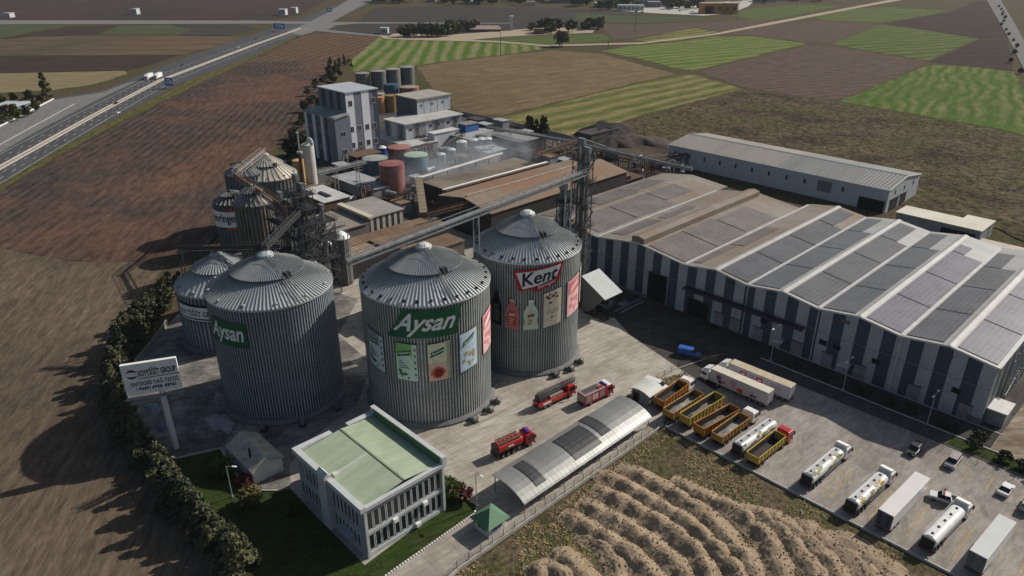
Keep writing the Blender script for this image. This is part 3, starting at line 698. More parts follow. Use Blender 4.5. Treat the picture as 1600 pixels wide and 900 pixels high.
tank('storage_tank', -234.5, 160.1, 5.0, 11.9, M('tank_red', (.27,.105,.095), .6, 0, .25, .25, rust=(.26,.16,.12), rust_amt=.6), 'tall faded red round tank in front of the coloured tanks', 'coloured storage tanks')
tank('storage_tank', -252.8, 185.8, 5.2, 7.4, M('tank_teal', (.055,.17,.21), .5, 0, .2, .25), 'teal round tank with a pale green roof', 'coloured storage tanks', M('tank_lid_green', (.34,.42,.34), .7, 0, .2, .3))
tank('storage_tank', -263, 171.3, 5.4, 6.6, M('tank_blue', (.03,.085,.14), .5, 0, .2, .25), 'dark blue round tank with a grey lid, left of the tall red one', 'coloured storage tanks', M('tank_lid_grey', (.30,.32,.29), .7, 0, .2, .3))
tank('storage_tank', -271.5, 190.4, 5.2, 6.6, M('tank_maroon', (.16,.045,.04), .6, 0, .25, .25), 'maroon round tank with a faded red lid at the back of the coloured tanks', 'coloured storage tanks', M('tank_lid_red', (.33,.15,.12), .7, 0, .25, .3))
tank('small_tank', -284, 189.5, 1.9, 4.2, M('tank_bright_blue', (.02,.07,.35), .4, 0, .15, .4), 'small bright blue tank with a white cone top', 'coloured storage tanks', white_paint, 1.0, False)
gt = [M('farm_tank_a', (.16,.17,.165), .7, .1, .25, .2), M('farm_tank_b', (.13,.14,.145), .7, .1, .25, .2)]
for i, (b_, a_, R, h, lab) in enumerate(((-443,284,5,11.5,'leftmost of four tall grey tanks at the edge of the green rows'),(-438.5,294,5.3,12.4,'second from the left of four tall grey tanks'),(-437.5,305.6,5.2,12.6,'third from the left of four tall grey tanks'),(-437,317.6,5.1,12.9,'rightmost of four tall grey tanks, beside the dry field'))):
    tank('storage_tank', b_, a_, R, h, gt[i % 2], lab, 'tall grey tanks', M('tank_lid_stone', (.27,.26,.24), .8, 0, .2, .3), .4)
tank('storage_tank', -416, 288, 4.9, 6.6, MATS['tank_blue'], 'low dark blue tank in front of the tall grey tanks', 'low rear tanks')
tank('storage_tank', -407.5, 297, 6.6, 4.9, MATS['tank_red'], 'wide low red brown tank beside the two tier factory block', 'low rear tanks', M('tank_lid_dust', (.30,.22,.18), .8, 0, .2, .3))
tank('storage_tank', -367.8, 254.2, 3.8, 9.6, M('tank_yellow', (.30,.19,.07), .6, 0, .25, .25), 'ochre yellow tank beside the striped tower', 'low rear tanks')
tank('storage_tank', -369.4, 246.7, 3.4, 9.2, M('tank_orange', (.42,.23,.11), .6, 0, .25, .25), 'orange tank touching the striped tower', 'low rear tanks')
tank('storage_tank', -382.3, 255.6, 3.5, 8.6, M('tank_cream', (.38,.36,.30), .6, 0, .2, .25), 'cream tank behind the orange and yellow ones', 'low rear tanks')
r = tank('tall_vessel', -267.3, 142.4, 2.5, 16.6, M('vessel_white', (.50,.50,.48), .5, 0, .2, .3), 'tall white cylindrical vessel with a big bent pipe on top', 'process vessels', None, .7, False)
mb = MB()
for k in range(8):
    t0, t1 = PI*k/8, PI*(k+1)/8
    mb.tube((1.6-1.6*math.cos(t0)+.6,0,17+2.2*math.sin(t0)),(1.6-1.6*math.cos(t1)+.6,0,17+2.2*math.sin(t1)), .8, 10)
mb.build('bent_pipe', MATS['vessel_white'], r)
tank('tall_vessel', -262, 134.6, 2.2, 12.6, M('vessel_yellow', (.52,.34,.13), .5, 0, .25, .3), 'yellow cylindrical vessel beside the cream cone roof', 'process vessels', None, .5, False)
r = empty('chimney', (-257.5,133.5,0), 'slim rusty flue standing in front of the white vessel', 'chimney')
mb = MB(); mb.tube((0,0,0),(0,0,17), .75, 12); mb.build('flue', rusty, r)
mb = MB(); mb.tube((0,0,17),(0,0,24), .3, 8); mb.tube((-.1,0,24),(.1,0,24.6), .5, 8); mb.tube((0,0,16.4),(0,0,17.1), 1.2, 12); mb.build('stack_pipe', steel_lite, r)
def small_silo(b, a, R, h, lab):
    r = tank('hopper_silo', b, a, R, h, M('hopper_sheet', (.13,.135,.13), .6, .3, .3, .3), lab, 'slim hopper silos by the brown roofs', galv_roof, 2.0, True, 20)
    for s in (0,1):
        mb = MB(); mb.tube((R+.35,(s-.5)*1.2,0),(R+.35,(s-.5)*1.2,h+1.5), .14, 6); mb.build('side_pipe', steel_lite, r)
small_silo(-172.4, 98.6, 2.6, 14.2, 'slim grey hopper silo with a conveyor arriving on top'); small_silo(-177.3, 95.6, 2.4, 11.4, 'shorter slim dark hopper silo beside the taller one')

# ================================================================== conveyors and towers
def lattice(mb, x, y, z0, z1, w, d, bays, r=.09):
    pts = [(x-w/2,y-d/2),(x+w/2,y-d/2),(x+w/2,y+d/2),(x-w/2,y+d/2)]
    for p in pts: mb.beam((*p,z0),(*p,z1), .18, .18)
    for k in range(bays+1):
        z = z0+(z1-z0)*k/bays; zz = z0+(z1-z0)*(k+1)/bays
        for i in range(4):
            p, q = pts[i], pts[(i+1)%4]; mb.tube((*p,z),(*q,z), r, 4)
            if k < bays:
                mb.tube((*p,z),(*q,zz), r*.8, 4)
def elevator_tower(b, a, h, lab, w=4.2, shafts=((-.7,0),(.9,.3)), plats=(.3,.55,.75,.9), mat=None):
    mat = mat or steel_dark
    root = empty('elevator_tower', (b, a, 0), lab, 'tower', group='bucket elevator towers')
    mb = MB(); lattice(mb, 0, 0, 0, h, w, w, int(h/3.4)); mb.build('lattice_frame', mat, root)
    for i, (x, y) in enumerate(shafts):
        mb = MB(); hh = h+2.5-i*2
        mb.box(x-.9,x-.25,y-.35,y+.35,0,hh); mb.box(x+.25,x+.9,y-.35,y+.35,0,hh); mb.box(x-1.05,x+1.05,y-.5,y+.5,hh,hh+1.5); mb.build('elevator_shaft', steel_grey, root)
    for p in plats:
        z = h*p; mb = MB(); e = w/2+.7; mb.box(-e,e,-e,e,z,z+.1)
        for s in (-e,e):
            for q in range(5):
                t = -e+2*e*q/4; mb.tube((s,t,z),(s,t,z+1.1), .04, 4); mb.tube((t,s,z),(t,s,z+1.1), .04, 4)
            for zz in (.6,1.1): mb.tube((s,-e,z+zz),(s,e,z+zz), .04, 4); mb.tube((-e,s,z+zz),(e,s,z+zz), .04, 4)
        mb.build('platform', mat, root)
    mb = MB()
    for k in range(int(h/3.4)):                # stair flights
        s = 1 if k % 2 else -1; z = k*3.4
        mb.beam((w/2+.6,-s*w/2,z),(w/2+.5,s*w/2,z+3.4), .5, .08); mb.beam((w/2+1,-s*w/2,z+1),(w/2+1,s*w/2,z+4.4), .05, .05)
    mb.build('stair', steel_grey, root)
    mb = MB()
    for t in range(3):
        x = -w/2-.2; y = -1+t; mb.tube((x,y,h*.86),(x-2.2,y-.5,h*.55), .22, 6); mb.tube((x-2.2,y-.5,h*.55),(x-2.2,y-.5,h*.4), .22, 6)
    mb.build('spout_pipe', steel_lite, root)
    return root
def bridge(p, q, lab, w=1.7, h=1.9, legs=(), mat=None, name='conveyor_bridge', box=True):
    p = Vector(p); q = Vector(q); mid = (p+q)/2; L = (q-p).length; d = (q-p).normalized(); s = Vector((0,0,1)).cross(d).normalized()
    root = empty(name, p, lab, 'conveyor', group='raised conveyors'); mat = mat or steel_grey
    P0 = Vector((0,0,0)); Q0 = q-p
    mb = MB(); N = max(3, int(L/2.6))
    for e in (-1,1):
        o = s*e*w/2
        mb.beam(P0+o, Q0+o, .16, .28); mb.beam(P0+o+Vector((0,0,h)), Q0+o+Vector((0,0,h)), .1, .14)
        mb.beam(P0+o+Vector((0,0,h*.55)), Q0+o+Vector((0,0,h*.55)), .07, .07)
        for k in range(N):
            a = P0+Q0*(k/N)+o; b_ = P0+Q0*((k+1)/N)+o; up = Vector((0,0,h))
            mb.tube(a, a+up, .04, 4); mb.tube(a if k % 2 else a+up, b_+up if k % 2 else b_, .04, 4)
    for k in range(N+1):
        a = P0+Q0*(k/N); mb.tube(a-s*w/2, a+s*w/2, .06, 4)
    mb.build('truss', mat, root)
    if box:
        mb = MB(); o = s*.25+Vector((0,0,.6)); mb.beam(P0+o, Q0+o, .45, .5); mb.build('conveyor_casing', steel_lite if mat not in (rusty, steel_dark) else mat, root)
        mb = MB(); o = -s*.45+Vector((0,0,.12)); mb.beam(P0+o, Q0+o, .6, .07); mb.build('walkway', steel_dark, root)
    for b_, a_, t in legs:
        mb = MB(); c = P0+Q0*t
        for e in (-.8,.8):
            mb.beam(c+s*e, Vector((c.x, c.y, -p.z))+s*e*1.6, .22, .22)
        for k in range(6):
            z0 = c.z-(c.z+p.z)*k/6; z1 = c.z-(c.z+p.z)*(k+1)/6
            mb.tube(Vector((c.x,c.y,z0))-s*(.8+.08*k), Vector((c.x,c.y,z1))+s*(.8+.08*k), .06, 4)
        mb.build('trestle', mat, root)
    return root
elevator_tower(-115.2, 136, 42, 'tall lattice tower beside the silo with bottle pictures', 3.6, plats=(.38,.55,.7,.84,.97))
elevator_tower(-117.5, 131.5, 31, 'shorter lattice leg standing against the tallest lattice tower', 2.2, shafts=((0,0),), plats=(.5,.98))
bridge((-109.3, 63.5, 35.6), (-113.4, 135.5, 37.6), 'long high conveyor walkway crossing the tops of two tall silos', 1.5, 1.6, legs=((0,0,.46),(0,0,.9)), mat=M('bridge_steel', (.26,.29,.32), .55, .4, .3, .6))
elevator_tower(-163, 83, 33.5, 'dark lattice tower behind the silo in shade, crowded with pipes', 4.6, plats=(.35,.5,.62,.74,.86,.97), shafts=((-1.,0),(.9,.4),(.2,-1.3)))
elevator_tower(-176, 84, 26, 'lower dark lattice frame left of the crowded tower', 5.5, plats=(.4,.55,.7,.85,.99), shafts=((0,0),(1.5,1)))
elevator_tower(-170, 92, 22, 'squat dark lattice frame behind the crowded tower', 5., plats=(.5,.75,.98), shafts=((0,.4),))
bridge((-163, 83, 28), (-131.5, 57.9, 33.6), 'short high conveyor from the crowded tower to the silo in shade', 1.0, 1.1, mat=steel_dark)
bridge(G(277,392,23), G(438,388,23), 'level grey conveyor over the roof of the shorter silo', 1.3, 1.2, legs=((0,0,.02),), mat=steel_dark)
bridge(G(412,238,27), G(367,275,25.5), 'sloping pale conveyor climbing to the cream cone roof', 1.7, 1.6, mat=M('dusty_steel', (.30,.25,.22), .7, .2, .3, .5))
bridge(G(367,276,25), G(462,338,26), 'brown conveyor running from the small silos to the crowded tower', 2.0, 1.7, mat=rusty)
bridge(G(478,372,19), G(538,352,17), 'short conveyor reaching the top of the slim hopper silo', 1.3, 1.2)
bridge(G(668,338,10), G(745,318,11), 'low conveyor between the brown roofs and the big rusty hall', 1.4, 1.4, mat=rusty)
bridge(G(497,273,12), G(572,254,12), 'level pale duct bridge from the white vessel to the coloured tanks', 1.4, 1.2, legs=((0,0,.35),(0,0,.8)), mat=steel_lite)
bridge(G(836,243,13), G(905,221,13), 'brown double conveyor sloping up to the black bunker', 2.2, 1.6, legs=((0,0,.2),), mat=rusty)
bridge(G(893,224,12), G(1082,266,6), 'long pale topped conveyor running along the back of the warehouse', 1.8, 1.6, legs=((0,0,.2),(0,0,.5),(0,0,.8)))
bridge(G(760,200,9), G(895,223,11), 'grey pipe bridge beside the dark conifers', 1.5, 1.4, legs=((0,0,.3),(0,0,.7)))
# inclined box chute
root = empty('inclined_chute', G(661,340,0), 'tan boxed chute leaning between the red tank and the brown roofs', 'chute')
pb = G(662,336,7)-G(661,340,0); pt = G(654,281,15)-G(661,340,0)
mb = MB(); mb.beam(pb, pt, 2.6, 2.6); mb.build('chute_casing', corr('tan_sheet', (.30,.24,.17), 'z', .8, .7, .1, .3), root)
for q in (pt, pb):
    for s in (-1,1):
        mb = MB(); mb.beam(q+Vector((s,0,-1)), Vector((q.x+s,q.y,0)), .3, .3); mb.build('support_leg', rusty, root)

# ================================================================== buildings
navy_sheet = corr('navy_sheet', (.045,.072,.108), 'x', .5, .6, .1, .15)
grey_sheet = corr('grey_sheet', (.35,.375,.425), 'x', .5, .6, .1, .2)
navy_y = corr('navy_sheet_side', (.05,.068,.095), 'y', .5, .6, .1, .15)
grey_y = corr('grey_sheet_side', (.20,.205,.215), 'y', .5, .6, .1, .2)
roof_clean = corr('pale_roof_sheet', (.35,.35,.345), 'y', 1.0, .6, .05, .25, scale=.06, depth=.12)
roof_dirty = corr('dusty_roof_sheet', (.25,.22,.19), 'y', 1.0, .75, .05, .3, rust=(.20,.145,.10), rust_amt=.5, scale=.05)
pv_grey = panel_mat('solar_dark', (.085,.085,.088), (.22,.22,.22))
pv_blue = panel_mat('solar_blue', (.115,.112,.14), (.27,.265,.29))
pv_dust = panel_mat('solar_dusty', (.125,.108,.10), (.19,.17,.15), rough=.6)
trim_w = M('trim_white', (.55,.55,.53), .6, 0, .15, .5)
frame_w = M('window_frame', (.55,.56,.57), .5, 0, .1, 1)
def win(parent, x0, x1, y0, y1, z0, z1, axis, out, fr=None, glass=None, bars=1, handle=None):
    """window standing proud of a wall; axis = wall normal axis, out = +1/-1"""
    mb = MB(); g = MB(); t = .12; e = .1
    if axis == 'y':
        y = y0; ya, yb = sorted((y-.02*out, y+e*out))
        mb.box(x0,x1,ya,yb,z0,z0+t); mb.box(x0,x1,ya,yb,z1-t,z1); mb.box(x0,x0+t,ya,yb,z0+t,z1-t); mb.box(x1-t,x1,ya,yb,z0+t,z1-t)
        for k in range(bars):
            xm = x0+(x1-x0)*(k+1)/(bars+1); mb.box(xm-t/3,xm+t/3,ya,yb,z0+t,z1-t)
        gy = sorted((y-.01*out, y+.045*out)); g.box(x0+t,x1-t,gy[0],gy[1],z0+t,z1-t)
    else:
        x = x0; xa, xb = sorted((x-.02*out, x+e*out))
        mb.box(xa,xb,y0,y1,z0,z0+t); mb.box(xa,xb,y0,y1,z1-t,z1); mb.box(xa,xb,y0,y0+t,z0+t,z1-t); mb.box(xa,xb,y1-t,y1,z0+t,z1-t)
        for k in range(bars):
            ym = y0+(y1-y0)*(k+1)/(bars+1); mb.box(xa,xb,ym-t/3,ym+t/3,z0+t,z1-t)
        gx = sorted((x-.01*out, x+.045*out)); g.box(gx[0],gx[1],y0+t,y1-t,z0+t,z1-t)
    o = mb.build('window', fr or frame_w, parent); g.build('pane', glass or dark_glass, o); return o
def stripe_y(mb, x0, x1, y, out, zf, z0, ms, first=0, per=2.75):
    """striped cladding on a wall facing along y; zf(x) gives the top"""
    k = 0; x = x0
    while x < x1-.01:
        xe = min(x+per, x1); mb.mat(ms[(k+first) % len(ms)])
        xs = [x]+[q for q in zf.knots if x < q < xe]+[xe]
        for a, b in zip(xs, xs[1:]):
            vs = [(a,y,z0),(b,y,z0),(b,y,zf(b)),(a,y,zf(a))]
            mb.add(vs, [(0,1,2,3) if out < 0 else (3,2,1,0)])
        x = xe; k += 1
class Prof:
    def __init__(s, pts): s.p = pts; s.knots = [p[0] for p in pts]
    def __call__(s, x):
        for (x0,z0),(x1,z1) in zip(s.p, s.p[1:]):
            if x0-1e-6 <= x <= x1+1e-6: return z0+(z1-z0)*(x-x0)/(x1-x0)
        return s.p[-1][1]

# ---- the big striped warehouse with solar roofs
wh = empty('warehouse', (0, 153.5, 0), 'huge striped warehouse with many low gables covered in solar panels', 'warehouse')
prof = Prof([(-150.5,12.6),(-137.5,14.6),(-123.0,13.4),(-109,15.6),(-93.5,13.8),(-84.6,15.2),(-75.5,13.9),(-66.6,15.2),(-57.6,13.9),(-48.6,15.2),(-39.5,13.9),(-30.5,15.2),(-21.3,13.9)])
ends = [70, 64.5, 71.0, 71.5, 71.5, 72]
mb = MB(); stripe_y(mb, -150.5, -21.5, 0, -1, prof, 0, [navy_sheet, grey_sheet], 1)
mb.build('striped_front_wall', None, wh)
mb = MB()
zs_ = Prof([(0,13.85),(71.8,13.85)])
y = 0; k = 0
while y < 71.8:
    ye = min(y+2.75, 71.8); mb.mat((grey_y, navy_y)[k % 2]); mb.add([(-21.5,y,0),(-21.5,ye,0),(-21.5,ye,13.85),(-21.5,y,13.85)], [(0,1,2,3)]); y = ye; k += 1
mb.build('striped_end_wall', None, wh)
mb = MB(); mb.mat(grey_sheet); mb.add([(-150.5,64.3,0),(-21.5,64.3,0),(-21.5,64.3,13.3),(-150.5,64.3,12.4)], [(3,2,1,0)])
mb.mat(grey_y); mb.add([(-150.5,0,0),(-150.5,64.3,0),(-150.5,64.3,12.5),(-150.5,0,12.5)], [(3,2,1,0)]); mb.build('rear_wall', None, wh)
mb = MB()                              # roof slopes
for i, ((x0,z0),(x1,z1)) in enumerate(zip(prof.p, prof.p[1:])):
    bay = i//2; e = ends[min(bay,5)]; mb.mat(roof_dirty if bay <= 2 else roof_clean)
    mb.add([(x0,-.5,z0+.05),(x1,-.5,z1+.05),(x1,e,z1+.05),(x0,e,z0+.05),(x0,-.5,z0-.2),(x1,-.5,z1-.2),(x1,e,z1-.2),(x0,e,z0-.2)], [(0,1,2,3),(7,6,5,4),(4,5,1,0),(6,7,3,2)])
    mb.mat(grey_sheet); mb.add([(x0,e-.1,z0),(x1,e-.1,z1),(x1,e-.1,5),(x0,e-.1,5)], [(0,1,2,3)])
mb.build('gabled_roof', None, wh)
mb = MB()                              # white verge flashing and gutters
for (x0,z0),(x1,z1) in zip(prof.p, prof.p[1:]): mb.beam((x0,-.62,z0-.02),(x1,-.62,z1-.02), .2, .42)
mb.box(-21.7,-20.9,-.7,71.8,13.75,14.1)
mb.build('roof_edge_flashing', trim_w, wh)
mb = MB()
for i, (x, z) in enumerate(prof.p):
    if i in (2,4,6,8,10): mb.box(x-.4,x+.4,-.2,ends[min(i//2,5)]-1.5,z+.08,z+.22)
mb.build('valley_gutter', M('gutter_zinc', (.47,.47,.46), .5, .2, .2, .5), wh)
mb = MB(); mb.extr([(-111,15.55),(-107,15.55),(-107,17.0),(-109,17.5),(-111,17.0)], -.4, 62); mb.build('ridge_ventilator', roof_dirty, wh)
mb = MB()
for i in (5,7,9,11): mb.extr([(prof.p[i][0]-.9,prof.p[i][1]-.02),(prof.p[i][0],prof.p[i][1]+.28),(prof.p[i][0]+.9,prof.p[i][1]-.02)], -.4, ends[min(i//2,5)]); 
mb.build('ridge_cap', roof_clean, wh)
def arrays(i, u0, u1, segs, m):
    (x0,z0),(x1,z1) = prof.p[i], prof.p[i+1]
    for y0, y1, q0, q1 in segs:
        a, b = u0+(u1-u0)*q0, u0+(u1-u0)*q1
        xa, za = x0+(x1-x0)*a, z0+(z1-z0)*a; xb, zb = x0+(x1-x0)*b, z0+(z1-z0)*b
        mb = MB(); mb.add([(xa,y0,za+.2),(xb,y0,zb+.2),(xb,y1,zb+.2),(xa,y1,za+.2),(xa,y0,za+.08),(xb,y0,zb+.08),(xb,y1,zb+.08),(xa,y1,za+.08)], [(0,1,2,3),(7,6,5,4),(4,5,1,0),(5,6,2,1),(6,7,3,2),(7,4,0,3)])
        # maintenance gaps between rows read as thin pale lines
        mb.build('solar_array', m, wh)
seg3 = [(.6,17.5,0,1),(18.0,36,0,1),(36.5,54,0,1),(54.5,69,0,.62)]
seg3b = [(.6,17.5,0,1),(18.0,36,0,1),(36.5,56,0,1),(56.5,63,.0,.4)]
arrays(11, .14, .95, seg3b, pv_blue); arrays(10, .07, .86, [(.6,18,0,1),(18.5,36,0,1),(36.5,53,0,1),(53.5,66,.0,.55)], pv_grey)
arrays(9, .13, .95, seg3b, pv_blue); arrays(8, .07, .86, seg3, pv_grey)
arrays(7, .13, .95, seg3, pv_grey); arrays(6, .07, .86, seg3, pv_grey)
arrays(5, .13, .95, seg3, pv_grey); arrays(4, .12, .60, [(2,20,0,.5),(20.5,40,0,.9)], pv_dust)
arrays(3, .20, .95, [(.6,16,.0,1),(16.5,32,.0,1),(32.5,50,.1,.95)], pv_dust)
arrays(1, .1, .88, [(2,20,0,1),(20.5,40,0,1),(40.5,56,0,.7)], pv_dust); arrays(0, .15, .9, [(2,20,0,1),(20.5,40,0,1),(40.5,58,0,.8)], pv_dust); arrays(2, .12, .45, [(4,22,0,1),(24,40,.3,1)], pv_dust)
mb = MB(); mb.box(-150.4,-21.7,-.06,-.005,8.3,8.42); mb.build('wall_joint', steel_grey, wh)
# openings of the front: dark gateway, dock canopy, strip windows, roller doors
def dark_opening(parent, x0, x1, z1, y=-.05, nm='gateway'):
    mb = MB(); mb.mat(steel_dark); mb.box(x0-.25,x0,y-.15,y+.04,0,z1+.25); mb.box(x1,x1+.25,y-.15,y+.04,0,z1+.25); mb.box(x0,x1,y-.15,y+.04,z1,z1+.25)
    mb.mat(M('deep_interior', (.008,.008,.009), .9)); mb.box(x0,x1,y-.03,y+.03,0,z1); mb.build(nm, None, parent)
dark_opening(wh, -104.5, -98.8, 8.2)
dark_opening(wh, -91.5, -85.5, 4.8, nm='loading_door')
mb = MB(); mb.box(-92.5,-60,-2.2,-.05,7.6,8.1); mb.build('front_canopy', M('canopy_purple', (.045,.035,.055), .6), wh)
for x0 in (-71,-56.2,-53,-44.2,-28):
    win(wh, x0, x0+1.8, -.04, 0, 5.2, 6.5, 'y', -1, fr=steel_dark)
for x0 in (-70.6,-52.6,-31.6): win(wh, x0, x0+2.2, -.04, 0, 12.4, 13.1, 'y', -1, fr=steel_dark)
for x0 in (-83.5,-79,-72.5,-62.5,-55,-47.5,-36,-26):
    mb = MB(); mb.mat(M('roller_door_grey', (.20,.205,.22), .6)); mb.box(x0,x0+2.6,-.12,-.02,0,3.6); mb.mat(steel_dark); mb.box(x0-.1,x0+2.7,-.2,-.03,3.6,3.8); mb.build('roller_door', None, wh)
for x0 in (-66.5,-50.5):
    mb = MB(); mb.box(x0,x0+2.4,-1.6,-.05,2.8,3.0); mb.box(x0,x0+2.4,-1.7,-1.55,2.5,3.0); mb.build('door_canopy', trim_w, wh)
for x0 in (-93.2,-75.4,-57.5,-39.4):
    mb = MB(); mb.tube((x0,-.2,.2),(x0,-.2,13.7), .11, 6); mb.build('downpipe', trim_w, wh)
for q in ((-24,-21.6,-.3,-.02,0,1.6),(-150.4,-105,-.12,-.02,0,.9)):
    mb = MB(); mb.box(*q); mb.build('plinth', ring_mat, wh)
# annex boxes at the right end
r = empty('annex', (-21.4,155.5,0), 'small white box annex at the near right corner of the striped warehouse', 'annex')
mb = MB(); mb.box(.05,3.4,0,5.2,0,3.4); mb.build('wall', M('annex_wall', (.22,.22,.22), .8), r); mb = MB(); mb.box(0,3.7,-.3,5.5,3.4,3.65); mb.build('roof', trim_w, r)
r = empty('pipework', (-20.8,164,0), 'tangle of grey pipes climbing the end wall of the striped warehouse', 'pipework')
mb = MB()
for k in range(9):
    y = k*2.2; mb.tube((0,y,0),(.2,y+.8,11+(k%3)), .14, 6); mb.tube((.5,y,3+k%4),(.5,y+3.2,4+k%3), .1, 6); mb.tube((0,y,6),(1.2,y,6.2), .18, 6)
mb.build('pipes', steel_lite, r)
def shed(name, b0, b1, a0, a1, h, lab, cat='shed', wall=None, roof=None, pitch=None, over=.35, doors=(), wins=(), group=None, rm=.25):
    r = empty(name, (b0, a0, 0), lab, cat, group=group); x, y = b1-b0, a1-a0
    wall = wall or grey_sheet; roof = roof or roof_dirty
    if pitch is None:
        mb = MB(); mb.box(0,x,0,y,0,h); mb.build('wall', wall, r); mb = MB(); mb.box(-over,x+over,-over,y+over,h+.002,h+rm); mb.build('roof', roof, r)
    else:
        ax, d0, d1, d2 = pitch       # ridge along ax, heights at edge, ridge, edge
        mb = MB(); m2 = MB()
        if ax == 'y':
            mb.extr([(0,0),(x,0),(x,h+d2),(x/2,h+d1),(0,h+d0)], 0, y)
            for xa, za, xb, zb in ((-over,d0-.12,x/2,d1),(x/2,d1,x+over,d2-.12)): m2.extr([(xa,h+za+.03),(xb,h+zb+.03),(xb,h+zb+.03+rm),(xa,h+za+.03+rm)], -over, y+over)
        else:
            mb.extrx([(0,0),(y,0),(y,h+d2),(y/2,h+d1),(0,h+d0)], 0, x)
            for ya, za, yb, zb in ((-over,d0-.12,y/2,d1),(y/2,d1,y+over,d2-.12)): m2.extrx([(ya,h+za+.03),(yb,h+zb+.03),(yb,h+zb+.03+rm),(ya,h+za+.03+rm)], -over, x+over)
        mb.build('wall', wall, r); m2.build('roof', roof, r)
    for x0, x1, z1 in doors: dark_opening(r, x0, x1, z1, nm='doorway')
    for q in wins:
        if q[0] == 'y': win(r, q[1], q[2], -.0, 0, q[3], q[4], 'y', -1)
        else: win(r, x, x, q[1], q[2], q[3], q[4], 'x', 1)
    return r
# ---- long white hall behind
white_sheet = corr('white_hall_sheet', (.42,.45,.48), 'x', .6, .6, .05, .12)
white_y = corr('white_hall_sheet_side', (.42,.45,.48), 'y', .6, .6, .05, .12)
hall = empty('long_hall', (-183, 275.5, 0), 'long white hall with a low dusty gable roof and a row of tiny windows', 'hall')
mb = MB(); L = 96; D = 30.5
mb.mat(white_sheet); mb.add([(0,0,0),(L,0,0),(L,0,8.8),(0,0,8.8)], [(0,1,2,3)]); mb.add([(0,D,0),(L,D,0),(L,D,8.8),(0,D,8.8)], [(3,2,1,0)])
mb.mat(white_y); mb.add([(L,0,0),(L,D,0),(L,D,8.8),(L,D/2,10.9),(L,0,8.8)], [(0,1,2,3,4)]); mb.add([(0,0,0),(0,D,0),(0,D,8.8),(0,D/2,10.9),(0,0,8.8)], [(4,3,2,1,0)])
mb.build('wall', None, hall)
mb = MB()
hr = corr('hall_roof_sheet', (.27,.25,.22), 'x', 1.4, .65, .1, .22, scale=.05); hr2 = corr('hall_roof_sheet_right', (.23,.23,.22), 'x', 1.4, .5, .2, .2, scale=.05)
for x0, x1, m in ((-.3,52,hr),(52.05,L+.3,hr2)):
    mb.mat(m)
    for y0, z0, y1, z1 in ((-.4,8.8,D/2,10.95),(D/2,10.95,D+.4,8.8)): mb.extrx([(y0,z0+.02),(y1,z1+.02),(y1,z1+.25),(y0,z0+.25)], x0, x1)
mb.build('roof', None, hall)
mb = MB(); mb.extrx([(D/2-.8,11.0),(D/2,11.5),(D/2+.8,11.0)], -.3, L+.3); mb.box(-.4,L+.4,-.75,-.42,8.6,9.0)
mb.beam((L+.35,-.4,8.95),(L+.35,D/2,11.1), .25, .35); mb.beam((L+.35,D/2,11.1),(L+.35,D+.4,8.95), .25, .35)
mb.build('roof_trim', trim_w, hall)
for i in range(11):
    x0 = 3+i*7.6; win(hall, x0, x0+.8, -.02, 0, 4.6, 6.4, 'y', -1, fr=steel_dark, bars=0)
for i in range(2): win(hall, 3+i*7.6, 3.9+i*7.6, -.02, 0, 1.2, 2.4, 'y', -1, fr=steel_dark, bars=0)
mb = MB(); mb.box(69.5,75,-.12,-.01,3.0,7.2); mb.build('shutter', M('shutter_grey', (.16,.17,.18), .6), hall)
mb = MB(); mb.tube((60,-.2,.2),(60,-.2,8.6), .2, 6); mb.build('downpipe', trim_w, hall)
dark_opening(hall, 86, 95, 4.2, nm='gateway')
for y0, y1 in ((3,11),(13,19)):
    mb = MB(); mb.mat(MATS['deep_interior']); mb.box(L+.02,L+.12,y0,y1,0,4.4); mb.mat(steel_dark); mb.box(L+.01,L+.3,y0-.2,y1+.2,4.4,4.7); mb.build('gateway', None, hall)
for y0 in (6,15,24): win(hall, L, L, y0, y0+.9, 6.0, 7.6, 'x', 1, fr=steel_dark, bars=0)
# ---- lower flat buildings at the right
cream_roof = M('cream_flat_roof', (.58,.55,.46), .8, 0, .12, .15)
r = shed('flat_building', -79.5, -53, 264, 273.5, 5, 'low building with a clean cream flat roof right of the long white hall', 'building', M('flat_wall', (.24,.25,.25), .8), cream_roof, doors=((15,20,3.4),(20.6,25,3.4)))
mb = MB(); mb.box(18.5,26.6,9.9,14.2,0,5); mb.build('rear_wing', MATS['flat_wall'], r); mb = MB(); mb.box(18.2,26.9,9.86,14.5,5.0,5.25); mb.build('rear_roof', cream_roof, r)
shed('flat_building', -51, 10, 250, 259, 4.2, 'long low building with a pinkish beige roof cut by the right edge', 'building', MATS['flat_wall'], M('beige_roof', (.47,.42,.36), .8, 0, .15, .15))
shed('small_building', -12, 8, 176, 196, 5.5, 'low grey building with a dull pink roof beside the warehouse end', 'building', grey_sheet, M('pink_roof', (.30,.19,.17), .8, 0, .2, .2), doors=((3,7,3),(10,15,3)))
shed('small_building', -10, 8, 168, 175.5, 3.4, 'lower grey lean-to in front of the pink roofed building', 'building', grey_sheet, M('grey_flat_roof', (.20,.20,.19), .85, 0, .2, .2), doors=((2,6,2.6),))

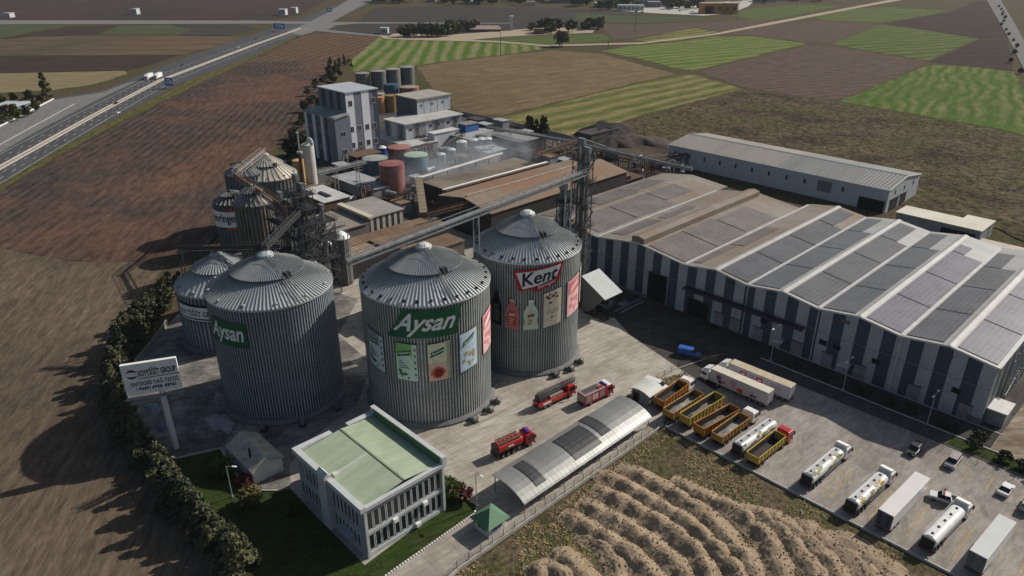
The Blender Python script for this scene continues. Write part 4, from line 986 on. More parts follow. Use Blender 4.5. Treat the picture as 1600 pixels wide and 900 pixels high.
# ---- striped tower block
tw = empty('tower_block', (-310, 174, 0), 'tall blue and white striped factory tower with a lower shoulder block', 'tower block')
sheets = [M('tower_white', (.68,.70,.75), .6, 0, .1, .2), M('tower_grey', (.17,.185,.225), .6, 0, .12, .2), M('tower_navy', (.05,.06,.09), .6, 0, .12, .2)]
mb = MB(); mb.box(0,23,0,17,0,30.6); mb.build('core_wall', sheets[1], tw)
mb = MB()
for (y0,y1,m) in ((0,4.2,0),(8.2,12.2,0)): mb.mat(sheets[m]); mb.box(23.003,23.09,y0,y1,0,30.5)
for (y0,y1,m) in ((14.6,17.,2),): mb.mat(sheets[m]); mb.box(23.003,23.09,y0,y1,0,30.5)
for k, (x0,x1,m) in enumerate(((0,2.5,0),(2.5,6,2),(6,9.5,0),(9.5,12.5,2),(12.5,16,0),(16,19,2),(19,23,0))): mb.mat(sheets[2 if k % 2 else 1]); mb.box(x0,x1,-.09,-.003,21,30.5)
mb.build('stripe_cladding', None, tw)
mb = MB(); mb.box(-.4,23.5,-.5,17.4,30.602,31.1); mb.build('roof', M('tower_roof', (.40,.43,.46), .6, .1, .12, .2), tw)
mb = MB(); mb.box(-1,25.5,-8,-.1,0,21.2); mb.build('shoulder_block', sheets[1], tw)
mb = MB()
for k in range(6): mb.mat(sheets[0 if k % 2 == 0 else 2]); mb.box(-1+k*3.6,-1+k*3.6+2.1,-8.09,-8.003,0,21)
mb.build('shoulder_cladding', None, tw)
mb = MB(); mb.add([(-1.5,-8.6,20.9),(26,-8.6,20.9),(26,-.12,22.2),(-1.5,-.12,22.2),(-1.5,-8.6,20.6),(26,-8.6,20.6),(26,-.12,21.9),(-1.5,-.12,21.9)], [(0,1,2,3),(7,6,5,4),(4,5,1,0),(5,6,2,1),(7,4,0,3)]); mb.build('shoulder_roof', M('shoulder_roof_sheet', (.27,.28,.28), .65, .1, .2, .2), tw)
for z, ys in ((24.6,(1.3,13.6)),(13,(1,4.8,9.2,13.2)),(5.8,(1,4.8,9.2,13.2))):
    for y0 in ys: win(tw, 23.09, 23.09, y0, y0+2.0, z, z+2.6, 'x', 1)
for z in (5,13):
    for x0 in (4,11,19): win(tw, x0, x0+1.4, -8.09, 0, z, z+2.2, 'y', -1)
for z in (4.5,12.5): win(tw, 25.5, 25.5, -5.5, -3, z, z+2.2, 'x', 1)
mb = MB(); mb.beam((31,-5,4.9),(31,9,4.9), 9, .3); mb.build('brown_awning', M('awning_brown', (.13,.075,.05), .8, 0, .25, .4), tw)
for y0 in (-4,1,6):
    mb = MB(); mb.tube((35,y0,0),(35,y0,4.8), .14, 6); mb.build('awning_post', trim_w, tw)
mb = MB(); mb.box(26.5,34,-3,7,0,3.2); mb.build('dark_porch_wall', M('porch_dark', (.05,.055,.065), .7), tw)
# ---- two tier factory block
tt = empty('factory_block', (-305, 206, 0), 'two tier grey factory block with pale roofs behind the coloured tanks', 'factory')
conc_wall = M('block_wall', (.27,.275,.29), .8, 0, .2, .3); pale_panel = M('block_panel', (.42,.44,.47), .7, 0, .15, .3); dkp = M('block_dark_panel', (.12,.125,.14), .7, 0, .2, .3)
mb = MB(); mb.box(0,17,0,36,0,11.6); mb.build('lower_wall', conc_wall, tt)
mb = MB()
for k in range(6): mb.mat((pale_panel, dkp)[k % 2]); y0 = .4+k*6; mb.box(17.003,17.08,y0,y0+(4.0 if k % 2 == 0 else 1.8),.1,11.4)
for k in range(3): mb.mat((dkp, pale_panel)[k % 2]); mb.box(.6+k*5.6,4.2+k*5.6,-.08,-.003,.1,11.4)
mb.build('wall_panels', None, tt)
mb = MB(); mb.box(-.6,17.9,-.7,36.6,11.603,12.1); mb.build('lower_roof', M('block_roof', (.40,.40,.38), .8, 0, .2, .15), tt)
mb = MB(); mb.box(-14,4,17.5,39.5,0,19.6); mb.build('upper_wall', M('block_upper_wall', (.085,.095,.115), .7, 0, .2, .2), tt)
mb = MB()
for k in range(5): mb.mat(pale_panel); y0 = 17.6+k*4.4; mb.box(4.003,4.08,y0,y0+4.1,12.2,19.5)
mb.build('upper_panels', None, tt)
mb = MB(); mb.box(-14.6,4.7,16.9,40.1,19.603,20.1); mb.build('upper_roof', M('block_upper_roof', (.33,.32,.28), .8, 0, .2, .2), tt)
for y0 in (2.2,6.4,14.6,19.5,26,31): win(tt, 17.08, 17.08, y0, y0+2, 8.2, 9.6, 'x', 1, fr=conc_wall)
for y0 in (3,13,20): win(tt, 17.08, 17.08, y0, y0+2, 2.6, 4.4, 'x', 1, fr=conc_wall)
for y0 in (19.5,26.5,33.5): win(tt, 4.08, 4.08, y0, y0+1.4, 15.8, 17.2, 'x', 1)
def G2(px, z): return [G(u, v, z) for u, v in px]
def shed_px(name, px, z, lab, cat='shed', wall=None, roof=None, **k):
    q = G2(px, z); b0, b1 = min(p.x for p in q), max(p.x for p in q); a0, a1 = min(p.y for p in q), max(p.y for p in q)
    return shed(name, b0, b1, a0, a1, z, lab, cat, wall, roof, **k)
gf = MATS['grey_flat_roof']; fw = MATS['flat_wall']
bluew = M('blue_panel_wall', (.05,.13,.33), .6, 0, .2, .3)
shed('white_shed', -283, -278, 216, 232, 7.2, 'plain white shed in front of the two tier factory block', 'shed', M('white_render', (.52,.54,.57), .8, 0, .1, .3), trim_w)
shed('blue_shed', -282, -276, 234.5, 243, 9, 'narrow blue panelled shed beside the white shed', 'shed', bluew, gf)
shed_px('workshop', [(620,203),(604,212),(640,230),(650,218)], 3.8, 'low pale workshop at the foot of the two tier factory block', 'workshop', conc_wall, MATS['block_roof'], wins=(('x',2,3.5,1.2,2.6),('x',6,7.5,1.2,2.6)))
shed_px('workshop', [(728,205),(766,203),(768,214),(730,218)], 5, 'grey flat workshop behind the silver hoppers', 'workshop', fw, M('hazy_roof', (.30,.31,.32), .8, 0, .2, .2))
shed_px('workshop', [(768,206),(802,203),(806,212),(770,218)], 6, 'brownish flat workshop left of the black open shed', 'workshop', fw, gf)
shed_px('open_shed', [(800,205),(832,208),(830,219),(802,220)], 7.5, 'black sided open shed behind the rusty hall', 'shed', M('black_cladding', (.025,.025,.027), .8), gf, doors=((2,6,5),))
shed_px('workshop', [(752,224),(792,220),(796,232),(756,238)], 4.5, 'low grey workshop in front of the brownish one', 'workshop', fw, MATS['hazy_roof'])
shed_px('low_building', [(541,271),(598,284),(588,296),(536,283)], 4, 'low grey flat roof in front of the dark blue tank', 'building', fw, MATS['hazy_roof'])
r = shed('low_building', -240, -221, 121.5, 132, 7.5, 'small building with a pale flat roof and a dark skylight', 'building', M('brown_wall', (.12,.085,.065), .8, 0, .3, .3), M('pale_flat_roof', (.46,.46,.45), .75, 0, .15, .3))
mb = MB(); mb.box(8,15,4,5.4,7.75,8.3); mb.build('skylight', steel_dark, r)
# ---- mid roofs
strip_wall = corr('striped_brown_wall', (.16,.13,.11), 'x', 1.3, .8, 0, .3, depth=1.)
r = empty('process_hall', (-208,107,0), 'hall of two grey brown flat roofs split by a pale ridge strip', 'hall')
mb = MB(); mb.box(0,18,0,12.3,0,8.6); mb.box(0,18,12.3,26,0,10); mb.build('wall', M('process_wall', (.19,.17,.155), .85, 0, .3, .3), r)
mb = MB(); mb.box(-.4,18.4,-.4,12.1,8.603,8.9); mb.build('lower_roof', M('process_roof', (.235,.21,.18), .8, 0, .25, .15), r)
mb = MB(); mb.box(-.4,18.4,14.3,26.4,10.003,10.3); mb.build('upper_roof', M('process_roof_grey', (.27,.255,.23), .8, 0, .25, .12), r)
mb = MB(); mb.box(-.5,18.6,12.2,14.2,10.003,10.75); mb.build('ridge_strip', M('ridge_cream', (.50,.46,.37), .75, 0, .15, .3), r)
mb = MB()
for k in range(11): mb.mat((MATS['ridge_cream'], steel_dark)[k % 2]); y0 = 13+k*1.15; mb.box(18.003,18.12,y0,y0+1.15,.1,9.8)
mb.build('striped_wall', None, r)
rust_roof = corr('rust_roof_sheet', (.20,.135,.085), 'y', 1.2, .85, 0, .35, rust=(.12,.07,.042), rust_amt=.55, scale=.08)
r = shed('long_shed', -184.5, -179, 105, 136, 7.4, 'long narrow rusty roof, rearmost of three in a row', 'shed', M('dark_wall', (.045,.04,.038), .85), rust_roof, group='three long rusty roofs')
r = shed('long_shed', -178.2, -173, 112, 138, 7.8, 'short rusty roof in the middle of three in a row', 'shed', MATS['dark_wall'], rust_roof, group='three long rusty roofs')
shed('long_shed', -178.3, -172, 98, 111.6, 7.2, 'tan rusty roof with a pale seam, front left of three in a row', 'shed', MATS['dark_wall'], corr('tan_roof_sheet', (.28,.21,.145), 'y', 1.2, .85, 0, .3, scale=.08), group='three long rusty roofs')
shed('striped_store', -168, -160, 116, 134, 7, 'dark striped store half hidden behind the top of the green sign silo', 'store', strip_wall, rust_roof)
# ---- big rusty hall and the long roof beside it
big_rust = corr('rusty_hall_roof', (.215,.17,.125), 'y', 1.4, .85, 0, .2, rust=(.23,.115,.06), rust_amt=.52, scale=.035)
shed('rusty_hall', -192, -165, 150, 221, 10.6, 'big hall with a wide rusty brown gable roof in the middle of the plant', 'hall', MATS['dark_wall'], big_rust, pitch=('y',0,2.2,0))
root = empty('ridge_duct', (-178.5,151,12.95), 'pale duct lying along the ridge of the big rusty hall', 'duct'); mb = MB(); mb.beam((0,0,.35),(0,66,.35), .8, .6); mb.build('duct', M('duct_tan', (.36,.30,.23), .8, 0, .25, .3), root)
shed('long_hall', -212.5, -199.5, 158, 207, 9.4, 'long sooty brown roof between the rusty hall and the white pipe', 'hall', MATS['dark_wall'], corr('sooty_roof_sheet', (.20,.165,.12), 'y', 1.4, .85, 0, .25, rust=(.07,.055,.045), rust_amt=.56, scale=.06))
root = empty('pipe_rack', (-197.5,156,0), 'rack of pale and dark pipes along the side of the rusty hall', 'pipework')
for k, (dx, z, m) in enumerate(((0,10.2,steel_lite),(.9,10.4,MATS['trim_white']),(1.8,10.1,rusty))):
    mb = MB(); mb.tube((dx,0,z),(dx,54,z), .3, 8); mb.build('pipe', m, root)
for k in range(10):
    mb = MB(); mb.box(-.3,2.3,k*5.8-.1,k*5.8+.1,9.5,9.75); mb.box(-.3,-.1,k*5.8-.1,k*5.8+.1,0,9.5); mb.box(2.1,2.3,k*5.8-.1,k*5.8+.1,0,9.5); mb.build('rack_frame', rusty, root)
pa, pb = G(652,279,11.5), G(784,240,11.5); root = empty('pipe_line', pa, 'long white pipe line crossing in front of the steaming tanks', 'pipework')
mb = MB(); mb.tube((0,0,0), pb-pa, .62, 10); mb.build('pipe', M('pipe_white', (.50,.50,.48), .6, 0, .2, .2), root)
for k in range(7):
    c = (pb-pa)*(k/6); mb = MB(); mb.tube(c+Vector((0,0,-.6)), c+Vector((0,0,-11.5)), .2, 6); mb.build('support_post', steel_grey, root)
for i, (u, v, R, h, lab) in enumerate(((722,246,2.6,7.5,'silver upright hopper left of the grey ones, in the steam'),(741,242,2.2,7.2,'first grey upright hopper right of the silver one'),(752,241,2.2,7.4,'second grey upright hopper right of the silver one'),(762,240,2.2,7.2,'third grey upright hopper right of the silver one'),(690,258,2.,5,'short hazy hopper beside the teal tank'),(706,252,2.,5.5,'hazy hopper between the teal tank and the silver hopper'))):
    g = G(u, v); tank('process_vessel', g.x, g.y, R, h, steel_lite if i == 0 else M('hazy_steel', (.24,.26,.28), .5, .3, .25, .4), lab, 'upright hoppers in the steam', galv_roof, .9, False, 18)
# ---- black bunker, coal heap and concrete retaining wall
bk = G(902,222); shed('bunker', bk.x, bk.x+9, bk.y, bk.y+22, 5, 'dark concrete bunker in front of the black coal heap', 'bunker', M('bunker_wall', (.075,.075,.075), .9, 0, .3, .3), M('bunker_roof', (.05,.045,.042), .9))
pa, pb = G(912,232), G(966,252); mb = MB(); mb.beam(pa+Vector((0,0,2.4)), pb+Vector((0,0,2.4)), .6, 4.8); tag(mb.build('retaining_wall', concrete), 'stained concrete retaining wall beside the rusty hall end', 'wall')
def heap(name, c, rx, ry, h, m, lab, cat, seed=0, group=None, rz=0):
    mb = MB(); n, k = 28, 9; vs = []; fs = []
    for j in range(k+1):
        q = j/k
        for i in range(n):
            t = 2*PI*i/n; w = 1+.55*noise.noise(Vector((math.cos(t)*1.9+seed, math.sin(t)*1.9, q)))
            z = h*(1-q*q)*(1+.25*noise.noise(Vector((math.cos(t)*q*3+seed*2, math.sin(t)*q*3, 1.7)))) if j < k else 0
            vs.append((rx*q*w*math.cos(t), ry*q*w*math.sin(t), max(z,0)))
    for j in range(k):
        for i in range(n): i2 = (i+1) % n; fs.append((j*n+i, (j+1)*n+i, (j+1)*n+i2, j*n+i2))
    mb.add(vs, fs); o = mb.build(name, m, None, (c.x, c.y, .1), smooth=True); o.rotation_euler = (0,0,rz); return tag(o, lab, cat, group)
coal = M('coal', (.014,.013,.013), .95, 0, .4, 1.5)
heap('coal_heap', G(945,212), 13, 20, 6.5, coal, 'long black coal heap behind the bunker', 'heap', 1, rz=.3)
heap('coal_heap', G(962,226), 9, 14, 4, M('dark_ash', (.035,.028,.025), .95, 0, .4, 1), 'lower dark brown heap right of the black one', 'heap', 4, rz=.2)
heap('dirt_heap', G(1010,222), 16, 9, 2.5, M('ash_brown', (.075,.058,.047), .95, 0, .4, .6), 'flat brown heap of ash left of the long white hall', 'heap', 7)
shed_px('scrap_shed', [(905,276),(940,262),(965,272),(935,290)], 7, 'low rusty roof between the tallest tower and the retaining wall', 'shed', MATS['dark_wall'], rust_roof)
shed_px('scrap_shed', [(945,280),(975,268),(992,275),(960,290)], 5, 'small dark rusty roof against the back of the warehouse', 'shed', MATS['dark_wall'], corr('dark_rust_sheet', (.10,.06,.04), 'y', 1.2, .9, 0, .3))

# ---- small low roofs between the halls
for i, (u, v, w_, d_, h_, m, lab) in enumerate(((612,330,6,5,4,'rust_roof','small rusty roof beside the tall red tank'),(680,320,8,5,5,'dark','dark flat roof under the inclined chute'),(640,288,5,4,3.5,'grey','small grey roof behind the tall red tank'),(520,268,9,5,3.5,'grey','low grey roof left of the dark blue tank'),(712,256,7,5,4,'rust_roof','rusty roof in the steam left of the silver hopper'),(800,250,9,6,5,'dark','dark roof at the end of the white pipe line'),(838,262,8,6,6,'rust_roof','rusty roof at the back corner of the big rusty hall'),(868,262,7,5,4,'grey','small grey roof behind the big rusty hall'),(812,216,6,4,4,'grey','tiny grey roof beside the black open shed'),(745,212,7,5,6.5,'grey','raised grey roof behind the silver hoppers'),(478,312,6,4,5,'rust_roof','rusty little roof left of the pale flat roof'),(560,330,5,4,3,'grey','tiny grey roof behind the split roofed hall'),(700,205,6,5,5,'grey','grey roof right of the plain white shed'),(730,196,9,6,4,'dark','dark roof near the back wall of the plant'),(770,198,8,5,4,'grey','pale grey roof along the back wall of the plant'))):
    g = G(u, v); shed('small_roofed_shed', g.x, g.x+w_, g.y, g.y+d_, h_, lab, 'shed', MATS['dark_wall'] if i % 2 else conc_wall, {'rust_roof': rust_roof, 'dark': MATS['bunker_roof'], 'grey': MATS['hazy_roof']}[m])
# ---- small machines and pipe runs between the roofs
def unit(kind):
    r = empty(('machine_unit','pipe_cluster','skid_tank')[kind], (0,0,-60), ('small grey machine with a duct among the plant roofs','knot of rusty pipes among the plant roofs','small horizontal tank on a skid among the plant roofs')[kind], ('machine','pipework','tank')[kind], 0, ('small machines of the plant','pipe knots of the plant','skid tanks of the plant')[kind])
    if kind == 0:
        mb = MB(); mb.box(-1.6,1.6,-1.1,1.1,0,2.6); mb.build('housing', M('machine_grey', (.17,.17,.17), .7, .1, .4, .6), r, bev=.08)
        mb = MB(); mb.tube((.6,0,2.6),(.6,0,5.2), .35, 8); mb.tube((.6,0,5.2),(3,.4,5.6), .35, 8); mb.tube((3,.4,5.6),(3,.4,.2), .3, 8); mb.build('duct', steel_lite, r)
        mb = MB(); mb.box(-1.9,1.9,-1.4,1.4,0,.3); mb.build('base', steel_dark, r)
    elif kind == 1:
        mb = MB(); rr = random.Random(9)
        for k in range(7):
            y = -2+k*.65; z = rr.uniform(2.5,6); x = rr.uniform(3,7); mb.tube((-x,y,z),(x,y,z), .2, 6); mb.tube((-x,y,z),(-x,y,0), .16, 6); mb.tube((x,y,z),(x,y,rr.uniform(0,2)), .16, 6)
        mb.build('pipes', rusty, r)
        mb = MB()
        for x in (-3,0,3): mb.box(x-.12,x+.12,-2.2,-2.0,0,6); mb.box(x-.12,x+.12,2.1,2.3,0,6); mb.box(x-.1,x+.1,-2.2,2.3,5.8,6.0); mb.box(x-.1,x+.1,-2.0,2.1,3,3.15)
        mb.build('frame', steel_dark, r)
    else:
        mb = MB(); mb.xf = Matrix.Rotation(PI/2, 4, 'Y'); mb.lathe([(.02,-2.9),(.8,-2.7),(1.2,-2.2),(1.2,2.2),(.8,2.7),(.02,2.9)], 18); o = mb.build('vessel', M('skid_white', (.33,.34,.35), .5, .1, .3, .4), r); o.location = (0,0,1.9)
        for x in (-1.4,1.4):
            mb = MB(); mb.box(x-.2,x+.2,-1,1,0,1.2); mb.build('saddle', concrete, r)
    return r
up = [unit(0), unit(1), unit(2)]; seen = set()
for i, (u, v, k) in enumerate(((640,318,0),(622,322,1),(648,300,0),(612,312,2),(520,345,1),(505,350,0),(498,372,1),(575,262,2),(690,268,1),(705,262,0),(672,272,2),(735,252,1),(800,240,1),(812,232,0),(826,240,1),(845,232,2),(790,233,0),(855,250,1),(870,240,0),(935,256,1),(975,262,1),(995,262,0),(1010,272,1),(1040,272,0),(700,330,1),(715,322,0),(690,338,1),(735,340,1),(640,222,0),(655,228,1),(664,224,2),(505,385,0),(512,372,1),(560,250,1),(536,262,0),(445,262,2),(520,300,1),(602,300,1),(590,306,0),(575,318,1),(552,300,0),(548,318,2),(630,250,1),(655,250,0),(668,240,1),(684,246,0),(695,240,2),(716,232,1),(745,228,0),(758,250,1),(772,246,0),(783,225,1),(812,247,0),(822,228,1),(862,236,0),(880,252,1),(892,262,0),(903,270,2),(922,246,1),(950,286,0),(985,282,1),(1002,286,0),(1022,262,2),(1058,262,1),(1066,275,0),(470,300,1),(476,330,0),(488,345,1),(455,300,0),(470,365,1),(484,395,0),(520,400,1),(560,410,0),(730,330,0),(752,345,1),(600,292,0))):
    g = G(u, v); place(up[k], k in seen, (g.x, g.y, .12), (i*1.1) % 3.1, .8+.1*(i % 4)); seen.add(k)
# ---- green roofed office
of = empty('office_building', (-98.5,43.4,0), 'two storey white office with a pale green hipped sheet roof', 'office')
ow = M('office_render', (.31,.33,.375), .85, 0, .12, .3); owt = M('office_trim', (.47,.49,.49), .8, 0, .12, .4)
X, Y, Hh = 20.2, 16.0, 9.6
mb = MB(); mb.box(0,X,0,Y,0,Hh); mb.build('wall', ow, of)
green_roof = corr('green_roof_sheet', (.38,.45,.32), 'x', .9, .6, .05, .25, scale=.10, depth=.06, rust=(.27,.33,.21), rust_amt=.56); green_dk = M('green_parapet', (.075,.15,.09), .7, 0, .15, .3)
mb = MB(); zr = Hh+.15
mb.add([(.8,.6,zr),(X-.3,.6,zr),(X-.3,Y/2+.4,zr+1.0),(.8,Y/2+.4,zr+1.0),(.8,Y-.5,zr+.2),(X-.3,Y-.5,zr+.2)], [(0,1,2,3),(3,2,5,4)])
mb.build('green_roof', green_roof, of)
mb = MB(); mb.beam((.8,Y/2+.4,zr+1.05),(X-.3,Y/2+.4,zr+1.05), .3, .12); mb.build('ridge_cap', M('ridge_green', (.24,.30,.2), .7), of)
mb = MB(); mb.beam((X*.5,Y/2-.2,zr+1.0),(X*.5+.1,1.8,zr+.35), .3, .3); mb.box(X*.5-.4,X*.5+.5,1.2,2.1,zr+.1,zr+.5); mb.build('roof_duct', trim_w, of)
mb = MB()                       # parapet: high back side, cream edges
mb.mat(owt); mb.box(-.5,.6,-.5,6.9,Hh+.002,Hh+.9); mb.box(-.5,.6,10.2,Y+.5,Hh+.002,Hh+.9); mb.box(.6,8.4,-.5,.5,Hh+.002,Hh+.9); mb.box(10.9,X+.5,-.5,.5,Hh+.002,Hh+.9)
mb.box(X-.25,X+.5,.5,Y-.42,Hh+.002,Hh+.65); mb.box(-.5,X+.5,Y-.4,Y+.5,Hh+.002,Hh+1.9)
mb.build('parapet', None, of)
mb = MB(); mb.box(.7,X-.2,Y-.55,Y-.403,Hh+.3,Hh+1.95); mb.build('green_parapet_lining', green_dk, of)
mb = MB(); mb.extrx([(-.9,0),(.4,0),(.4,Hh+1.2),(-.2,Hh+2.0),(-.9,Hh+1.4)], 8.4, 10.9); mb.build('gable_bay', owt, of)
for k in range(12):                # long right facade, two storeys
    y0 = .65+k*1.24
    for z0, z1 in ((1.2,4.3),(5.3,8.8)): win(of, X, X, y0, y0+1.06, z0, z1, 'x', 1, fr=owt, bars=0)
for k in range(7):
    x0 = .6+k*1.12
    for z0, z1 in ((1.4,4.2),(5.4,8.6)): win(of, x0, x0+.8, 0, 0, z0, z1, 'y', -1, fr=owt, bars=0)
for k in range(7):
    x0 = 11.5+k*1.12
    for z0, z1 in ((1.4,4.2),(5.4,8.6)): win(of, x0, x0+.8, 0, 0, z0, z1, 'y', -1, fr=owt, bars=0)
mb = MB(); mb.box(X+.003,X+.4,.1,.55,0,Hh); mb.box(X+.003,X+.4,Y-.5,Y-.05,0,Hh); mb.box(X+.003,X+.2,.55,Y-.5,4.5,5.1); mb.box(X+.003,X+.2,.55,Y-.5,.2,.9); mb.build('facade_band', owt, of)
mb = MB(); mb.box(14,17.5,-1.5,-.05,3.1,3.3); mb.build('entrance_canopy', ow, of)
for y0, z0 in ((5.2,4.3),(9.5,.6),(11.2,4.1)):
    mb = MB(); mb.box(X+.21,X+.75,y0,y0+.9,z0,z0+.7); mb.build('air_conditioner', white_paint, of)
# ---- guard hut
hp = G(766,842); hut = empty('guard_hut', (-71.2,60.2,0), 'small white guard hut with a green pyramid roof beside the fence', 'hut')
mb = MB(); mb.box(0,3.4,0,3.6,0,2.6); mb.build('wall', M('hut_wall', (.50,.52,.52), .8, 0, .1, .6), hut)
mb = MB(); e = .65; mb.add([(-e,-e,2.55),(3.4+e,-e,2.55),(3.4+e,3.6+e,2.55),(-e,3.6+e,2.55),(1.7,1.8,4.4),(-e,-e,2.4),(3.4+e,-e,2.4),(3.4+e,3.6+e,2.4),(-e,3.6+e,2.4)], [(0,1,4),(1,2,4),(2,3,4),(3,0,4),(5,6,1,0),(6,7,2,1),(7,8,3,2),(8,5,0,3),(8,7,6,5)]); mb.build('pyramid_roof', M('hut_green', (.10,.20,.12), .6, 0, .15, .5), hut)
win(hut, .6, 2.8, 0, 0, 1.1, 2.1, 'y', -1, fr=trim_w); win(hut, 3.4, 3.4, .6, 3, 1.1, 2.1, 'x', 1, fr=trim_w)
# ---- arched solar canopy
cn = empty('vehicle_canopy', (-76,68.3,0), 'long arched metal canopy with patches of solar panels along the fence', 'canopy')
prof_c = [(0.0,3.9),(1.2,4.1),(2.5,4.2),(3.8,4.15),(5.,3.95),(6.2,3.6),(7.2,3.15),(8.0,2.65),(8.3,2.4)]
metal_roof = corr('canopy_sheet', (.25,.255,.245), 'y', 1.0, .45, .35, .25, scale=.12, depth=.03)
mb = MB(); L = 36.5
mb.extr(prof_c+[(x,z-.12) for x, z in prof_c[::-1]], 0, L); mb.build('arched_roof', metal_roof, cn)
for y0, y1, i0, i1 in ((4.2,6.6,1,7),(14.5,22.0,1,7),(23.2,25.8,0,6)):
    mb = MB(); p = prof_c[i0:i1]; mb.extr([(x,z+.12) for x, z in p]+[(x,z+.05) for x, z in p[::-1]], y0, y1); mb.build('solar_array', panel_mat('solar_canopy', (.038,.038,.04), (.12,.12,.12), 1.1, 1.9, .4), cn)
for k in range(8):
    y = .5+k*5.05
    mb = MB(); mb.tube((.4,y,0),(.4,y,3.85), .11, 6); mb.build('post', steel_grey, cn); mb = MB(); mb.tube((7.9,y,0),(7.9,y,2.6), .11, 6); mb.build('post', steel_grey, cn)
    mb = MB()
    for (x0,z0),(x1,z1) in zip(prof_c, prof_c[1:]): mb.beam((x0,y,z0-.28),(x1,y,z1-.28), .12, .2)
    mb.build('arch_rib', steel_grey, cn)
# ---- small cabin and loading hood by the silo
cb = empty('cabin', (-77,110.2,0), 'small grey cabin with a pale curved roof beside the canopy end', 'cabin')
mb = MB(); mb.box(0,4.6,0,4.4,0,2.8); mb.build('wall', M('cabin_wall', (.26,.27,.27), .7, 0, .15, .5), cb)
mb = MB(); cp = [(-.4,2.85),(1,3.35),(2.3,3.5),(3.6,3.35),(5,2.85)]; mb.extr(cp+[(x,z-.15) for x, z in cp[::-1]], -.4, 4.8); mb.build('curved_roof', M('cabin_roof', (.55,.56,.52), .6, 0, .1, .4), cb)
dark_opening(cb, .8, 1.8, 2.1, nm='door'); win(cb, 4.6, 4.6, 1.2, 2.6, 1.1, 2.1, 'x', 1)
hd = empty('loading_hood', (-111.2,133.4,.1), 'grey loading hood with a steep pale sheet roof beside the bottle picture silo', 'loading hood')
dsh = corr('hood_dark', (.13,.13,.128), 'y', .5, .7, .1, .2); lsh = corr('hood_roof', (.40,.43,.42), 'y', .5, .5, .2, .12)
mb = MB(); mb.mat(dsh)
for y0, y1 in ((0,.12),(6.2,6.32)): mb.add([(0,y0,.6),(2.6,y0,1.4),(7.4,y0,6.75),(0,y0,10.6),(0,y1,.6),(2.6,y1,1.4),(7.4,y1,6.75),(0,y1,10.6)], [(0,1,2,3),(7,6,5,4),(0,4,5,1),(1,5,6,2),(2,6,7,3),(3,7,4,0)])
mb.add([(0,.12,3.6),(0,6.2,3.6),(0,6.2,10.6),(0,.12,10.6)], [(0,1,2,3)]); mb.build('side_cheek', None, hd)
mb = MB(); mb.add([(-.3,-.4,10.9),(7.9,-.4,6.8),(7.9,6.7,6.8),(-.3,6.7,10.9),(-.3,-.4,10.7),(7.9,-.4,6.6),(7.9,6.7,6.6),(-.3,6.7,10.7)], [(0,1,2,3),(7,6,5,4),(4,5,1,0),(5,6,2,1),(6,7,3,2),(7,4,0,3)]); mb.build('roof', lsh, hd)
for x, y in ((.3,.6),(4.0,.6),(.3,5.7),(4.0,5.7)):
    mb = MB(); mb.box(x-.2,x+.2,y-.2,y+.2,0,3.8); mb.build('leg', steel_dark, hd)
for k in range(2):
    mb = MB(); mb.mat(M('ramp_dark', (.05,.045,.04), .9)); mb.box(.4,7.5,.4+k*3.4,2.2+k*3.4,.0,.9); mb.build('ramp', None, hd)
g = G(965,478); mb = MB()
for k in range(5): mb.box(0,1.6,k*.62,k*.62+.42,.2,.6); 
mb.box(1.9,2.2,-4,8,0,.5); mb.box(3.4,3.7,-3,7,0,.45)
tag(mb.build('beam_stack', M('beam_grey', (.25,.25,.26), .8, 0, .2, .5), None, (g.x,g.y,.12)), 'stack of long grey beams on the ground by the loading hood', 'beams')
# lean-to sheds between the front silos
shed('lean_to', -140, -122, 96, 108, 9.5, 'low grey lean-to with a dusty pink roof right of the shaded silo', 'shed', M('lean_wall', (.12,.12,.125), .85, 0, .2, .3), M('pink_dust_roof', (.26,.19,.15), .85, 0, .25, .2))
shed('lean_to', -150, -140.5, 92, 103, 8, 'pale roofed block behind the shaded silo', 'shed', MATS['lean_wall'], M('pale_dust_roof', (.36,.34,.31), .85, 0, .2, .2))
# ---- brick hut and sign board on the lawn side
sh = shed('tool_shed', -117.3, -107.3, 38.6, 44.4, 3.0, 'small pale shed with a worn metal gable roof and a black flue', 'shed', M('shed_render', (.62,.62,.62), .85, 0, .15, .6), M('shed_roof', (.36,.34,.29), .8, 0, .35, .5), pitch=('x',0,1.7,0))
mb = MB(); mb.tube((7.2,1.2,3.2),(7.2,1.2,6.0), .18, 8); mb.build('flue', black, sh); win(sh, 9.0, 9.0, 2.0, 3.0, 1.2, 2.1, 'x', 1)

